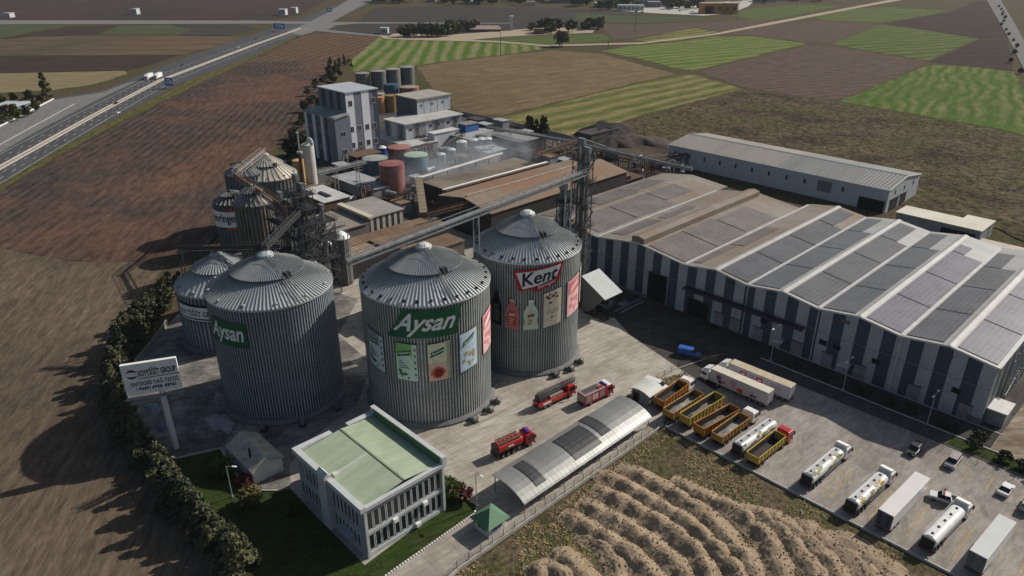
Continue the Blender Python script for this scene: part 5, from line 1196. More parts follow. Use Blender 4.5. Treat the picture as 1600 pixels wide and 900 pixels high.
# ================================================================== vehicles (built nose along +y)
def wheels(root, xs, ys, r=.5, w=.32):
    for y in ys:
        for x in xs:
            s = 1 if x > 0 else -1
            mb = MB(); mb.mat(black); mb.tube((x-s*w,y,r),(x,y,r), r, 16); mb.mat(chrome); mb.tube((x-s*.02,y,r),(x+s*.015,y,r), r*.55, 12)
            mb.build('wheel', None, root)
def cab(root, y0, y1, m, w=2.45, h=3.0, roof=None, fair=True):
    mb = MB(); x = w/2
    mb.extrx([(y0,.75),(y1-.05,.75),(y1,1.6),(y1-.22,h-.25),(y1-.55,h),(y0+.1,h),(y0,h-.15)], -x, x); o = mb.build('cab', m, root, bev=.06)
    mb = MB(); mb.add([(-x+.15,y1-.005,1.72),(x-.15,y1-.005,1.72),(x-.2,y1-.17,h-.42),(-x+.2,y1-.17,h-.42),(-x+.15,y1+.02,1.72),(x-.15,y1+.02,1.72),(x-.2,y1-.145,h-.42),(-x+.2,y1-.145,h-.42)], [(4,5,6,7)[::-1],(0,1,5,4),(1,2,6,5),(2,3,7,6),(3,0,4,7)]); mb.build('windscreen', dark_glass, o)
    for s in (-1,1):
        mb = MB(); mb.box(*sorted((s*(x-.01), s*(x+.025))), y0+.55, y1-.35, 1.75, h-.55); mb.build('side_window', dark_glass, o)
        mb = MB(); mb.box(*sorted((s*(x+.02), s*(x+.28))), y1-.1, y1+.02, 1.75, 2.55); mb.build('mirror', black, o)
        mb = MB(); mb.box(s*(x-.45)-.2, s*(x-.45)+.2, y1-.03, y1+.03, .85, 1.05); mb.build('headlight', lamp_white, o)
    mb = MB(); mb.box(-x+.25,x-.25,y0+.25,y1-.75,h+.002,h+.09); mb.build('roof_panel', roof or m, o)
    if fair:
        mb = MB(); mb.extrx([(y0+.1,h+.1),(y1-.6,h+.1),(y1-.8,h+.35),(y0+.1,h+.75)], -x+.15, x-.15); mb.build('wind_deflector', m, o)
    mb = MB(); mb.box(-x,x,y1-.12,y1+.06,.42,.78); mb.build('bumper', M('bumper_dark', (.05,.05,.055), .6), o)
    return o
def chassis(root, y0, y1):
    mb = MB(); mb.box(-.45,.45,y0,y1,.55,.95); mb.box(-1.1,-.5,y0+3.6,y0+5,.5,.95); mb.box(.5,1.1,y0+3.6,y0+5,.5,.95); mb.build('chassis', M('chassis_black', (.02,.02,.022), .7), root)
    mb = MB(); mb.box(-1.2,1.2,y0-.1,y0,.5,.8); mb.build('rear_bumper', MATS['bumper_dark'], root)
    for s in (-1,1):
        mb = MB(); mb.box(s*.95-.2,s*.95+.2,y0-.13,y0-.1,.6,.76); mb.build('tail_light', lamp_red, root)
bedin = M('bed_dark', (.045,.038,.035), .8, .1, .4, 1)
def tipper(b, a, lab, bed, cabm, L=11.5, rot=0, load=None, bedlen=None, group='tipper trucks parked in a row', cab_on=True, hgt=1.65, inside=None, letters=None):
    root = empty('tipper_truck', (b,a,.14), lab, 'tipper truck', rot, group)
    bl = bedlen or (L-2.9); z0, z1 = 1.15, 1.15+hgt; w = 1.25
    chassis(root, 0, L-.3); wheels(root, (-1.22,1.22), (1.3,2.6,L-3.7,L-1.3) if L > 9 else (1.3,2.5,L-1.3))
    mb = MB(); mb.mat(inside or bedin); mb.box(-w,w,.1,bl,z0,z0+.12); mb.mat(bed)
    for x in (-w,w-.09): mb.box(x,x+.09,.1,bl,z0+.121,z1)
    mb.box(-w+.091,w-.091,.1,.2,z0+.121,z1-.1); mb.box(-w+.091,w-.091,bl-.1,bl,z0+.121,z1+.25)
    mb.mat(inside or bedin)
    for x in (-w+.092,w-.112): mb.box(x,x+.02,.2,bl-.1,z0+.121,z1-.02)
    mb.build('bed', None, root)
    mb = MB()
    for k in range(int(bl/1.15)+1):
        y = .15+k*(bl-.25)/int(bl/1.15)
        for s in (-1,1): mb.box(*sorted((s*(w+.001), s*(w+.1))), y-.06, y+.06, z0, z1)
    for s in (-1,1):
        mb.box(*sorted((s*(w+.001), s*(w+.12))), .1, bl, z1-.001, z1+.1)
    mb.box(-w,w,.0,.099,z1-.2,z1-.05); mb.build('bed_ribs', bed, root)
    if letters:
        mb = MB(); vs, fs = txt(letters, 0, .02)
        mb.add([(w+.11, 1.0+(bl-2.2)*x, z0+.45+.85*y) for x, y in vs], fs); mb.build('lettering', steel_dark, root)
    if load:
        mb = MB(); n = 9; vs = []
        for j in range(n+1):
            for i in range(5):
                q = noise.noise(Vector((i*.9+b, j*.7, .3))); vs.append((-w+.12+(2*w-.24)*i/4, .25+(bl-.4)*j/n, z0+.3+.75*math.sin(PI*i/4)*math.sin(PI*min(1,j/n*1.4))*(1-.5*j/n)+.45*q))
        mb.add(vs, [(j*5+i, j*5+i+1, (j+1)*5+i+1, (j+1)*5+i) for j in range(n) for i in range(4)]); mb.build('load', load, root)
    if cab_on: cab(root, L-2.3, L, cabm, fair=False)
    return root
orange = M('tipper_orange', (.42,.17,.025), .5, 0, .3, .8, rust=(.16,.07,.03), rust_amt=.6); ochre = M('tipper_ochre', (.40,.21,.05), .5, 0, .3, .8, rust=(.17,.09,.04), rust_amt=.6)
yellow = M('tipper_yellow', (.46,.33,.06), .5, 0, .25, .8, rust=(.16,.10,.04), rust_amt=.63)
scrapload = M('scrap_load', (.20,.17,.15), .95, 0, .6, 2.5, c2=(.07,.05,.04)); greyload = M('grey_load', (.27,.26,.24), .95, 0, .5, 2.5)
tipper(-70.2, 110.6, 'orange tipper with a white cab and empty dark bed, next to the cabin', orange, white_paint, 12.2, R_(2))
tipper(-66.4, 108.4, 'ochre tipper half filled with pale rubble, second from the cabin', ochre, orange, 11.5, R_(-2), greyload, 10.6, cab_on=False)
tipper(-62.9, 109.0, 'long yellow sided tipper with a deep dark bed and brown load, third from the cabin', yellow, orange, 12.4, R_(-3), scrapload, 12, cab_on=False, hgt=1.9)
tipper(-59.0, 108.2, 'bright orange tipper filled with scrap, its bed fully seen', orange, rusty, 11.2, R_(-7), scrapload, 11, cab_on=False, hgt=1.9)
tipper(-55.2, 108.6, 'tipper with a white cab, a pale heap at its tail and a dark bed', ochre, white_paint, 13.4, R_(-2), greyload, 9.6)
tipper(-47.2, 107.8, 'yellow sided tipper with a red cab, last of the row of tippers', yellow, red_paint, 13.2, R_(-2), None, 9.9)
def tanker(b, a, lab, m, L=13., rot=0, cabm=None, deco=None, red=False, stripe=None, group='parked tanker trucks', cab_on=True, box=False):
    root = empty('tanker_truck', (b,a,.14), lab, 'tanker truck', rot, group)
    chassis(root, 0, L-.3); wheels(root, (-1.22,1.22), (1.3,2.55,3.8,L-1.4))
    tl = L-2.7 if cab_on else L; zc, rx, rz = 2.15, 1.22, 1.0
    mb = MB(); mb.mat(m); n = 28; vs = []; fs = []
    ys = [(.25,.82),(.4,.96),(.55,1)]+[(.55+(tl-1.0)*k/8,1) for k in range(1,9)]+[(tl-.3,.96),(tl-.15,.82)]
    for y, q in ys:
        for i in range(n):
            t = 2*PI*i/n; cx, cz = math.cos(t), math.sin(t)
            vs.append((rx*q*math.copysign(abs(cx)**.75,cx), y, zc+rz*q*math.copysign(abs(cz)**.75,cz)))
    for k in range(len(ys)-1):
        for i in range(n): fs.append((k*n+i, (k+1)*n+i, (k+1)*n+(i+1)%n, k*n+(i+1)%n))
    fs += [tuple(range(n)), tuple((len(ys)-1)*n+i for i in range(n))[::-1]]
    mb.add(vs, fs); mb.build('tank', None, root, smooth=False)
    mb = MB(); mb.mat(M('tank_end_black', (.02,.022,.025), .5)); mb.box(-1.0,1.0,.02,.24,1.35,2.95); mb.box(-1.15,1.15,-.05,.3,.85,1.3); mb.build('rear_locker', None, root)
    mb = MB(); mb.box(-.42,.42,.6,tl-.5,zc+rz+.01,zc+rz+.07); 
    for s in (-1,1): mb.tube((s*.95,.6,zc+rz+.55),(s*.95,tl-.4,zc+rz+.55), .035, 4) if s < 0 else None
    mb.build('top_walkway', steel_lite if not red else rusty, root)
    for k in range(5):
        y = 1.4+(tl-2.6)*k/4; mb = MB(); mb.lathe([(.22,zc+rz+.07),(.22,zc+rz+.2),(.02,zc+rz+.25)], 12, (0,y)); mb.build('hatch', steel_dark if not red else red_paint, root)
    if deco:
        rr = random.Random(int(a*7+b)); mb = MB()
        for k in range(16):
            mb.mat(deco[k % len(deco)]); y = rr.uniform(1,tl-1.2); t = rr.uniform(-.2,1.25); q = rr.uniform(.35,.75); pts = []
            for i in range(10):
                u = 2*PI*i/10; tt = t+q*.5*math.sin(u); yy = y+q*math.cos(u)*(1+.3*math.sin(3*u)); cx, cz = math.cos(tt), math.sin(tt)
                pts.append((rx*1.05*math.copysign(abs(cx)**.75,cx)+.004*k*.3, yy, zc+rz*1.05*math.copysign(abs(cz)**.75,cz)))
            mb.poly(pts)
        mb.build('tank_graphics', None, root)
    if stripe:
        mb = MB(); mb.box(rx+.005,rx+.03,2.5,tl-2.5,zc-.05,zc+.3); mb.build('side_lettering', stripe, root)
    for s in (-1,1):
        mb = MB(); mb.box(s*1.05-.12,s*1.05+.12,4.8,L-3.5,.5,1.05); mb.build('side_guard', M('guard_grey', (.10,.10,.11), .6), root)
    if cab_on: cab(root, L-2.2, L, cabm or white_paint, fair=not red)
    return root
deco_y = [fl('tank_leaf', (.20,.26,.06)), fl('tank_sun', (.55,.36,.06)), fl('tank_cream', (.60,.56,.36)), fl('tank_olive', (.10,.12,.06))]
deco_s = [fl('tank_sun', (.55,.36,.06)), fl('tank_leaf', (.20,.26,.06)), fl('tank_cream', (.60,.56,.36)), fl('tank_rust', (.40,.16,.05))]
tanker(-50.7, 108.3, 'pale patterned tank trailer squeezed between two tippers', white_paint, 12.6, R_(-3), deco=deco_y, cab_on=False)
tanker(-37.4, 109.3, 'white cab tanker with a green and yellow pattern, right of the red cab tipper', white_paint, 14.6, R_(-3), deco=deco_y)
tanker(-29.0, 108.3, 'white cab tanker covered in yellow sunflower pattern', white_paint, 14.2, R_(-4), deco=deco_s)
tanker(-16.9, 108.6, 'plain bright white tanker with a white cab beside the pickup', white_paint, 14.4, R_(-5))
r = tanker(-82.6, 75.0, 'red fire service water tanker standing alone on the yard', red_paint, 9.0, R_(-8), red_paint, red=True, stripe=sgn_white, group='fire service trucks')
r['category'] = 'fire truck'; r.name = 'fire_tanker'
mb = MB(); mb.box(-.95,-.7,.8,5.8,3.2,3.35); mb.box(.7,.95,.8,5.8,3.2,3.35); mb.build('top_rail', rusty, r); mb = MB(); mb.box(-1,1,7.4,7.9,3.1,3.35); mb.build('light_bar', M('beacon_blue', (.03,.06,.35), .3), r)
def trailer_truck(b, a, lab, top, side, L=16.2, rot=0, cab_on=True, art=None, group='box trailers', face=None, low=.95, H=3.95, plain_name='box_truck'):
    root = empty(plain_name, (b,a,.14), lab, 'lorry', rot, group); tl = L-2.6 if cab_on else L
    chassis(root, 0, L-.4); wheels(root, (-1.22,1.22), (1.3,2.6,3.9)+((L-4.6,L-1.4) if cab_on else ()))
    mb = MB(); mb.box(-1.28,1.28,.05,tl,low,H); mb.build('box_body', side, root, bev=.03)
    mb = MB(); mb.box(-1.24,1.24,.09,tl-.04,H+.002,H+.03); mb.build('box_roof', top, root)
    mb = MB(); mb.box(-1.24,-.03,-.01,.045,low+.1,H-.1); mb.box(.03,1.24,-.01,.045,low+.1,H-.1)
    mb.build('rear_door', face or side, root)
    for x in (-1,-.3,.3,1):
        mb = MB(); mb.tube((x,-.03,low+.1),(x,-.03,H-.1), .03, 5); mb.build('door_bar', steel_grey, root)
    if art: art(root, tl, low, H)
    if not cab_on:
        for s in (-.8,.8):
            mb = MB(); mb.box(s-.1,s+.1,tl-2.6,tl-2.4,0,low); mb.build('landing_leg', steel_dark, root)
    if cab_on: cab(root, L-2.2, L, white_paint)
    return root
purple = fl('trailer_purple', (.14,.035,.10)); rose = fl('trailer_rose', (.42,.05,.06)); lilac = fl('trailer_lilac', (.36,.30,.38))
def art1b(root, tl, low, H):
    mb = MB(); x = -1.284; mb.mat(purple)
    rr = random.Random(4)
    for k in range(16):
        y, z, q = rr.uniform(.8,12.6), rr.uniform(1.5,3.4), rr.uniform(.15,.6); mb.mat((purple,lilac,rose,lilac)[k % 4])
        mb.poly([(x-.002*k-.002, y+q*1.3*math.cos(t), z+q*math.sin(t)) for t in [i*PI/6 for i in range(12)]])
    mb.build('side_graphics', None, root)
    mb = MB(); mb.box(x-.012,x,.5,4.6,1.05,1.2); mb.build('side_band', purple, root)
def art2(root, tl, low, H):
    mb = MB(); x = -1.284
    for y, w, m in ((10.9,1.5,rose),(8.9,1.1,lilac),(7.0,1.5,M('bright_red_panel', (.45,.03,.03), .5)),(3.2,2.6,lilac)):
        mb = MB(); mb.mat(m); mb.box(x-.012,x,y-w/2,y+w/2,2.1,3.3)
        if w == 1.5: mb.mat(sgn_white); mb.box(x-.02,x-.012,y-.4,y+.4,2.5,2.9)
        mb.build('side_picture', None, root)
sidem = M('trailer_side', (.47,.44,.45), .55, 0, .15, .5); topm = M('trailer_top', (.58,.54,.44), .7, 0, .12, .5); topm2 = M('trailer_top_tan', (.48,.41,.29), .75, 0, .2, .5)
trailer_truck(-54.6, 128.6, 'white articulated lorry with purple and red pictures on its side, parked across the lot', topm, sidem, 16.4, R_(90), art=art1b)
trailer_truck(-52.4, 133.9, 'articulated lorry with a tan roof and red panels behind the purple pictured one', topm2, sidem, 17.2, R_(91), art=art2)
wt = M('trailer_white_top', (.62,.60,.58), .7, 0, .08, .3)
trailer_truck(-23.6, 108.4, 'long plain white box trailer with a dark blue rear, standing without a cab', wt, white_paint, 14.6, R_(-3), cab_on=False, face=M('door_navy', (.035,.04,.075), .5), plain_name='box_trailer')
trailer_truck(-10.2, 109.2, 'shorter grey white box trailer near the bottom right corner', M('trailer_grey_top', (.52,.54,.53), .7, 0, .08, .3), white_paint, 12.4, R_(-4), cab_on=False, face=M('door_grey', (.13,.14,.15), .5), plain_name='box_trailer')
# fire engines
def fire_engine(b, a, lab, rot, ladder=False):
    root = empty('fire_engine', (b,a,.14), lab, 'fire truck', rot, 'fire service trucks'); L = 8.6 if not ladder else 10.2
    chassis(root, 0, L-.3); wheels(root, (-1.22,1.22), (1.9,L-1.5) if not ladder else (1.6,2.9,L-1.5))
    cab(root, L-2.3, L, red_paint, roof=white_paint if not ladder else red_paint, fair=False)
    silver = M('shutter_silver', (.33,.29,.28), .45, .3, .15, 2)
    if not ladder:
        mb = MB(); mb.box(-1.24,1.24,.1,L-2.4,.8,2.95); mb.build('body', red_paint, root, bev=.04)
        for s in (-1,1):
            for y0, y1 in ((.5,1.9),(4.5,5.8)):
                mb = MB(); mb.box(*sorted((s*1.241,s*1.265)),y0,y1,1.2,2.7); mb.build('roller_shutter', silver, root)
            mb = MB(); 
            for k in range(4): mb.box(*sorted((s*1.241,s*1.262)),2.4+k*.42,2.6+k*.42,1.3,2.6)
            mb.build('side_stripe', sgn_white, root)
        mb = MB(); mb.box(-1.0,1.0,.07,.098,1.1,2.6); mb.build('roller_shutter', silver, root)
        mb = MB(); mb.box(-1.22,1.22,.1,L-2.5,2.952,3.0); mb.build('roof_deck', silver, root)
        mb = MB()
        for s in (-.7,.1):
            for e in (0,.45): mb.box(s+e,s+e+.07,.6,5.2,3.15,3.25)
            for k in range(10): mb.box(s,s+.5,.7+k*.48,.76+k*.48,3.16,3.22)
        mb.build('roof_ladder', steel_dark, root)
        mb = MB(); mb.box(.3,.75,4.4,5.6,3.01,3.4); mb.build('roof_box', red_paint, root)
        mb = MB(); mb.box(-.9,.9,L-2.15,L-1.75,3.1,3.3); mb.build('light_bar', MATS['beacon_blue'], root)
        mb = MB(); mb.box(-1.2,1.2,L-1.75,L-.6,3.095,3.12); mb.build('white_cab_roof', white_paint, root)
    else:
        mb = MB(); mb.box(-1.24,1.24,.1,L-2.5,.8,1.75); mb.build('body', red_paint, root, bev=.04)
        for s in (-1,1):
            mb = MB(); mb.mat(sgn_white); mb.box(*sorted((s*1.241,s*1.262)),1.0,3.2,1.1,1.6); mb.mat(M('fire_orange', (.55,.10,.02), .5)); mb.box(*sorted((s*1.241,s*1.264)),3.4,6.6,1.05,1.6); mb.build('side_stripe', None, root)
            for k in range(3):
                mb = MB(); mb.box(s*1.0-.18,s*1.0+.18,.08,.4,.9+k*.28,1.1+k*.28); mb.build('rear_panel', sgn_white if k % 2 else red_paint, root)
        mb = MB(); mb.tube((0,1.8,1.75),(0,1.8,2.6), .8, 16); mb.box(-.9,.9,.4,2.6,2.0,2.9); mb.build('turntable', steel_dark, root)
        mb = MB()
        for lv, (w, z) in enumerate(((.55,3.0),(.42,3.15),(.30,3.3))):
            for s in (-1,1):
                mb.beam((s*w,.4,z),(s*w,L+.3+lv*.25,z+.15), .08, .14); mb.beam((s*w,.4,z+.45),(s*w,L+.3+lv*.25,z+.5), .07, .07)
                for k in range(16): y = .6+k*(L-.6)/15; mb.beam((s*w,y,z),(s*w,y+.3,z+.45), .04, .04)
            for k in range(20): y = .6+k*(L-.6)/19; mb.beam((-w,y,z+.05),(w,y,z+.05), .05, .05)
        mb.build('turntable_ladder', M('ladder_grey', (.16,.155,.155), .5, .4, .3, 1), root)
        mb = MB(); mb.box(-.8,.8,L-.1,L+.9,2.75,2.85)
        for s in (-.8,.8):
            mb.tube((s,L-.1,2.85),(s,L-.1,3.8), .04, 4); mb.tube((s,L+.9,2.85),(s,L+.9,3.8), .04, 4); mb.tube((s,L-.1,3.8),(s,L+.9,3.8), .04, 4)
        mb.tube((-.8,L+.9,3.8),(.8,L+.9,3.8), .04, 4); mb.build('rescue_basket', steel_lite, root)
        mb = MB(); mb.box(-1.0,1.0,3.2,6.8,1.76,2.3); mb.build('equipment_locker', silver, root)
    return root
fire_engine(-88.4, 92.4, 'red fire truck carrying a long folded turntable ladder', R_(-6), True)
fire_engine(-82.6, 100.0, 'red fire engine with a white cab roof and ladders lying on its deck', R_(-6))
# cars
def car(b, a, lab, m, rot, kind='saloon', L=4.4, roof=None, cat='car', group=None, z=.14, nm='car'):
    root = empty(nm, (b,a,z), lab, cat, rot, group); w = .9; h = L/2
    if kind == 'saloon': body = [(-h,.35),(h,.35),(h+.02,.62),(h-.1,.78),(h-1.2,.92),(-h+.65,.98),(-h,.9)]; gl = [(h-1.25,.9),(h-2.0,1.42),(-h+1.35,1.45),(-h+.5,.96)]; top = 1.45
    elif kind == 'suv': body = [(-h,.4),(h,.4),(h+.02,.75),(h-.08,.95),(h-1.1,1.05),(-h,1.08)]; gl = [(h-1.15,1.04),(h-1.75,1.68),(-h+.35,1.72),(-h+.05,1.08)]; top = 1.72
    else: body = [(-h,.4),(h,.4),(h+.02,.85),(h-.1,1.0),(h-.95,1.2),(-h,1.25)]; gl = [(h-.98,1.18),(h-1.7,1.95),(-h+.1,2.0),(-h+.02,1.25)]; top = 2.0
    if kind == 'pickup': body = [(-h,.5),(h,.5),(h+.02,.85),(h-.1,1.02),(h-1.2,1.12),(-h,1.12)]; gl = [(h-1.25,1.1),(h-1.9,1.75),(h-3.2,1.78),(h-3.4,1.12)]; top = 1.78
    mb = MB(); mb.extrx(body, -w, w); o = mb.build('body', m, root, bev=.09)
    mb = MB(); n = len(gl); mb.add([(-w+.06,gl[0][0],gl[0][1]),(w-.06,gl[0][0],gl[0][1]),(w-.2,gl[1][0],gl[1][1]),(-w+.2,gl[1][0],gl[1][1]),(w-.2,gl[2][0],gl[2][1]),(-w+.2,gl[2][0],gl[2][1]),(w-.06,gl[3][0],gl[3][1]),(-w+.06,gl[3][0],gl[3][1])], [(0,1,2,3),(3,2,4,5),(5,4,6,7),(1,6,4,2),(0,3,5,7)]); mb.build('windows', dark_glass, root)
    mb = MB(); mb.box(-w+.19,w-.19,gl[2][0]-.02,gl[1][0]+.03,top-.02,top+.05); mb.build('roof', roof or m, root, bev=.03)
    for yy in ((gl[1][0]+gl[2][0])/2,):
        mb = MB()
        for s in (-1,1): mb.beam((s*(w-.1),yy,1.0),(s*(w-.2),yy,top), .06, .08)
        mb.build('pillar', m, root)
    if kind == 'van':
        mb = MB(); mb.box(-w-.005,w+.005,-h+.01,h-2.0,1.2,top+.03); mb.build('panel_sides', m, root, bev=.05)
    if kind == 'pickup':
        mb = MB(); mb.box(-w+.1,w-.1,-h+.1,h-3.5,1.121,1.14); mb.build('load_bed', black, root)
        mb = MB(); mb.box(-w,-w+.09,-h,h-3.45,1.122,1.4); mb.box(w-.09,w,-h,h-3.45,1.122,1.4); mb.box(-w+.091,w-.091,-h,-h+.09,1.122,1.4); mb.build('bed_side', m, root)
    wheels(root, (-w-.01,w+.01), (-h+.8,h-.85), .34, .2)
    for s in (-1,1):
        mb = MB(); mb.box(s*.65-.16,s*.65+.16,h-.04,h+.04,.62,.78); mb.build('headlight', lamp_white, root)
        mb = MB(); mb.box(s*.7-.13,s*.7+.13,-h-.02,-h+.03,.7,.86); mb.build('tail_light', lamp_red, root)
        mb = MB(); mb.box(*sorted((s*(w+.0),s*(w+.18))),gl[0][0]-.25,gl[0][0]-.1,.95,1.12); mb.build('mirror', m, root)
    return root
car_white = M('car_white', (.66,.66,.66), .3, 0, .06, 1, spec=.5); car_dark = M('car_dark', (.035,.037,.04), .3, 0, .1, 1, spec=.5); car_grey = M('car_grey', (.20,.20,.22), .3, .2, .1, 1, spec=.5); car_blue = M('car_blue', (.03,.12,.42), .35, 0, .1, 1, spec=.5); car_red = M('car_maroon', (.17,.03,.04), .35, 0, .1, 1, spec=.5)
car(-27.6, 134.6, 'dark estate car at the edge of the warehouse shadow', car_dark, R_(178), 'suv')
car(-21.2, 136.0, 'grey off road car with a dusty roof, nose to the lot', car_grey, R_(180), 'suv', 4.9, M('dusty_car_roof', (.27,.24,.25), .5))
car(-12.0, 134.4, 'small white saloon parked between yellow lines', car_white, R_(-3), 'saloon', 4.2)
car(-8.2, 132.4, 'silver hatchback cut by the right edge of the lot', M('car_silver', (.38,.42,.45), .3, .3, .1, 1), R_(2), 'suv', 4.2)
car(-4.6, 126.2, 'maroon car just entering at the right edge', car_red, R_(10), 'saloon')
car(-18.6, 123.8, 'white pickup with its door open, pulled up across a white tanker', car_white, R_(105), 'pickup', 5.3, cat='pickup', nm='pickup_truck')
mb = MB(); mb.box(-.05,.05,-.5,.5,.6,1.7); o = tag(mb.build('door', car_dark, None, (0,0,0))); o.parent = bpy.data.objects['pickup_truck']; o.location = (1.35,.5,0); o.rotation_euler = (0,0,.9); o['label'] = 'opened dark inner side of the pickup door'
mb = MB(); mb.box(-.6,.6,.35,.6,1.83,1.98); o = mb.build('beacon_bar', lamp_red, bpy.data.objects['pickup_truck'])
car(-78.6, 134.8, 'blue van with white nose on the yard beside the shaded road', car_blue, R_(-70), 'van', 5.2, cat='van', nm='van')
car(-75.6, 117.4, 'white van parked behind the small cabin', car_white, R_(-80), 'van', 5.4, cat='van', nm='van')
car(-108, 141, 'dark van backed up to the gateway of the striped warehouse', car_grey, R_(15), 'van', 5.2, cat='van', nm='van')

# ================================================================== motorway traffic, signs
def heading(p, q): d = G(*q)-G(*p); return math.atan2(d.y, d.x)-PI/2
hw = heading((150,190),(300,118)); hw2 = heading((190,152),(300,103))
g = G(184,178); car(g.x, g.y, 'white car on the near side of the motorway', car_white, hw, z=.15)
g = G(183,163); car(g.x, g.y, 'black car in the lane beside the motorway median', car_dark, hw, z=.15)
g = G(372,75); car(g.x, g.y, 'small white car far along the motorway', car_white, hw2+PI, 'suv', z=.15)
g = G(285,104); car(g.x, g.y, 'dark car on the far lanes of the motorway', car_dark, hw2+PI, z=.15)
g = G(388,63); car(g.x, g.y, 'grey car near the blue gantry on the motorway', car_grey, hw2+PI, z=.15)
g = G(400,61.5); car(g.x, g.y, 'dark car behind the grey one near the blue gantry', car_dark, hw2+PI, z=.15)
g = G(466,59); car(g.x, g.y, 'dark car turning off near the road junction', car_dark, hw, z=.15)
for (u,v,lab) in ((238,122,'white lorry on the outer lane of the motorway'),(252,121,'white box lorry overtaking on the motorway')):
    g = G(u, v); trailer_truck(g.x, g.y, lab, white_paint, white_paint, 12.5, hw2+PI, group='lorries on the motorway')
sgn_blue = M('road_sign_blue', (.012,.07,.36), .5, 0, .1, .5)
def road_sign(u, v, w, h, zb, lab, rz):
    g = G(u, v); r = empty('road_sign', g, lab, 'road sign', rz)
    mb = MB(); mb.mat(sgn_blue); mb.box(-w/2,w/2,-.12,.12,zb,zb+h); mb.build('sign_panel', None, r)
    mb = MB()
    for k in range(3): mb.box(-w*.36,w*(.1+.08*k),-.14,-.121,zb+h*(.25+.22*k),zb+h*(.36+.22*k))
    mb.box(w*.2,w*.38,-.14,-.121,zb+h*.2,zb+h*.7); mb.build('sign_marks', sgn_white, r)
    for s in (-.35,.35):
        mb = MB(); mb.box(w*s-.12,w*s+.12,.121,.35,0,zb+h*.9); mb.build('post', steel_grey, r)
road_sign(266, 139, 6.5, 5.5, 2.2, 'blue direction sign on the near motorway verge', R_(30))
road_sign(437, 49, 14, 6., 3, 'wide blue direction gantry by the junction', R_(35))
road_sign(515, 22, 8, 6., 3, 'small far blue sign beyond the junction', R_(35))

# ================================================================== lamps, fences, walls
def lamp(b, a, h, lab, rz=0, double=False, group='yard lamp posts', blue=False):
    r = empty('lamp_post', (b,a,.12), lab, 'lamp post', rz, group)
    mb = MB(); mb.tube((0,0,0),(0,0,h), .11, 8, .07); mb.tube((0,0,0),(0,0,.4), .2, 8); mb.build('pole', steel_lite, r)
    for s in ((1,-1) if double else (1,)):
        mb = MB(); mb.tube((0,0,h-.05),(s*1.3,0,h+.15), .05, 6); mb.build('arm', steel_lite, r)
        mb = MB(); mb.box(*sorted((s*1.1,s*1.9)),-.16,.16,h+.06,h+.2); mb.build('lamp_head', white_paint, r)
lamp(-63.7, 146.4, 9.0, 'lamp post at the head of the parking lot, nearest the long trailers', R_(90), True)
lamp(-46.5, 146.4, 7.6, 'lamp post half way along the shaded kerb', R_(90), True)
lamp(-29, 146.0, 7.4, 'lamp post at the right end of the shaded kerb', R_(90), True)
lamp(-74.6, 63.5, 7.8, 'lamp post on the yard between the office lawn and the canopy', R_(0))
lamp(-106.8, 34.2, 6.8, 'lamp post on the dark lawn by the pale shed', R_(40))
for i, (u, v, top) in enumerate(((782,87,47),(950,79,60),(992,52,22),(1152,32,2),(1130,22,-5))):
    g = G(u, v); x, y = g.x, g.y; Yc = -x*math.sin(YAW)+y*math.cos(YAW); yy = (top-450)/F; h = CH-Yc*(sn+yy*cs)/(cs-yy*sn)
    r = empty('power_pole', g, ('tall dark power pole in the striped green field','short pole at the corner of the dry field','power pole in front of the far sheds','power pole in front of the orange building','power pole left of the orange building')[i], 'pole')
    mb = MB(); mb.tube((0,0,0),(0,0,h), .35, 6, .2); mb.build('pole', steel_dark, r); mb = MB(); mb.beam((-2,2,h-1.5),(2,-2,h-1.5), .25, .25); mb.build('crossarm', steel_dark, r)
def fence(pts, lab, h=2.0, step=3.0, wall=.5, m=None, mesh=True, cat='fence', name='fence'):
    p0 = pts[0]; r = empty(name, p0, lab, cat); mb = MB(); n = 0
    wl = MB()
    for p, q in zip(pts, pts[1:]):
        p = p-p0; q = q-p0; L = (q-p).length; k = max(1, int(L/step))
        if wall: wl.beam(p+Vector((0,0,wall/2)), q+Vector((0,0,wall/2)), .28, wall)
        for i in range(k+1):
            c = p+(q-p)*(i/k); mb.beam(c+Vector((0,0,wall)), c+Vector((0,0,h)), .07, .07)
        if mesh:
            for z in [wall+(h-wall)*j/4 for j in range(1,5)]: mb.beam(p+Vector((0,0,z)), q+Vector((0,0,z)), .025, .025)
            kk = int(L/.6)
            for i in range(kk): c = p+(q-p)*(i/kk); mb.tube(c+Vector((0,0,wall)), c+(q-p)/kk*.98+Vector((0,0,h)), .012, 3)
    mb.build('posts_and_wire', m or steel_dark, r)
    if wall: wl.build('base_wall', concrete_pale, r)
    return r
fence([G(690,918), P(-66.2,52), P(-66.2,106.8)], 'wire fence on a low concrete wall between the yard and the earth mounds', 2.2, 2.4, .7)
fence([P(-66.0,106.8), P(5,106.8)], 'low concrete wall along the foot of the lorry park', .55, 4, .5, None, False, 'wall', 'low_wall')
fence([P(-30,139.6), P(12,139.2)], 'thin wire fence along the top of the car bays', 1.6, 3, 0)
fence([P(-77.5,112), P(-77,128), P(-74,140)], 'sagging fence between the yard and the lorry park', 1.8, 2.5, .25)
for i, px in enumerate(([(262,508),(240,540),(214,572),(199,600),(203,642),(222,680)],)):
    pts = [G(*p) for p in px]; r = empty('boundary_wall', pts[0], 'low pale wall curving along the hedge behind the sign board', 'wall'); mb = MB()
    for p, q in zip(pts, pts[1:]): mb.beam(p-pts[0]+Vector((0,0,.9)), q-pts[0]+Vector((0,0,.9)), .3, 1.8)
    mb.build('wall', concrete, r)
mb = MB(); pts = [G(*p) for p in ((222,682),(240,702),(275,718),(345,702),(385,768),(440,768))]
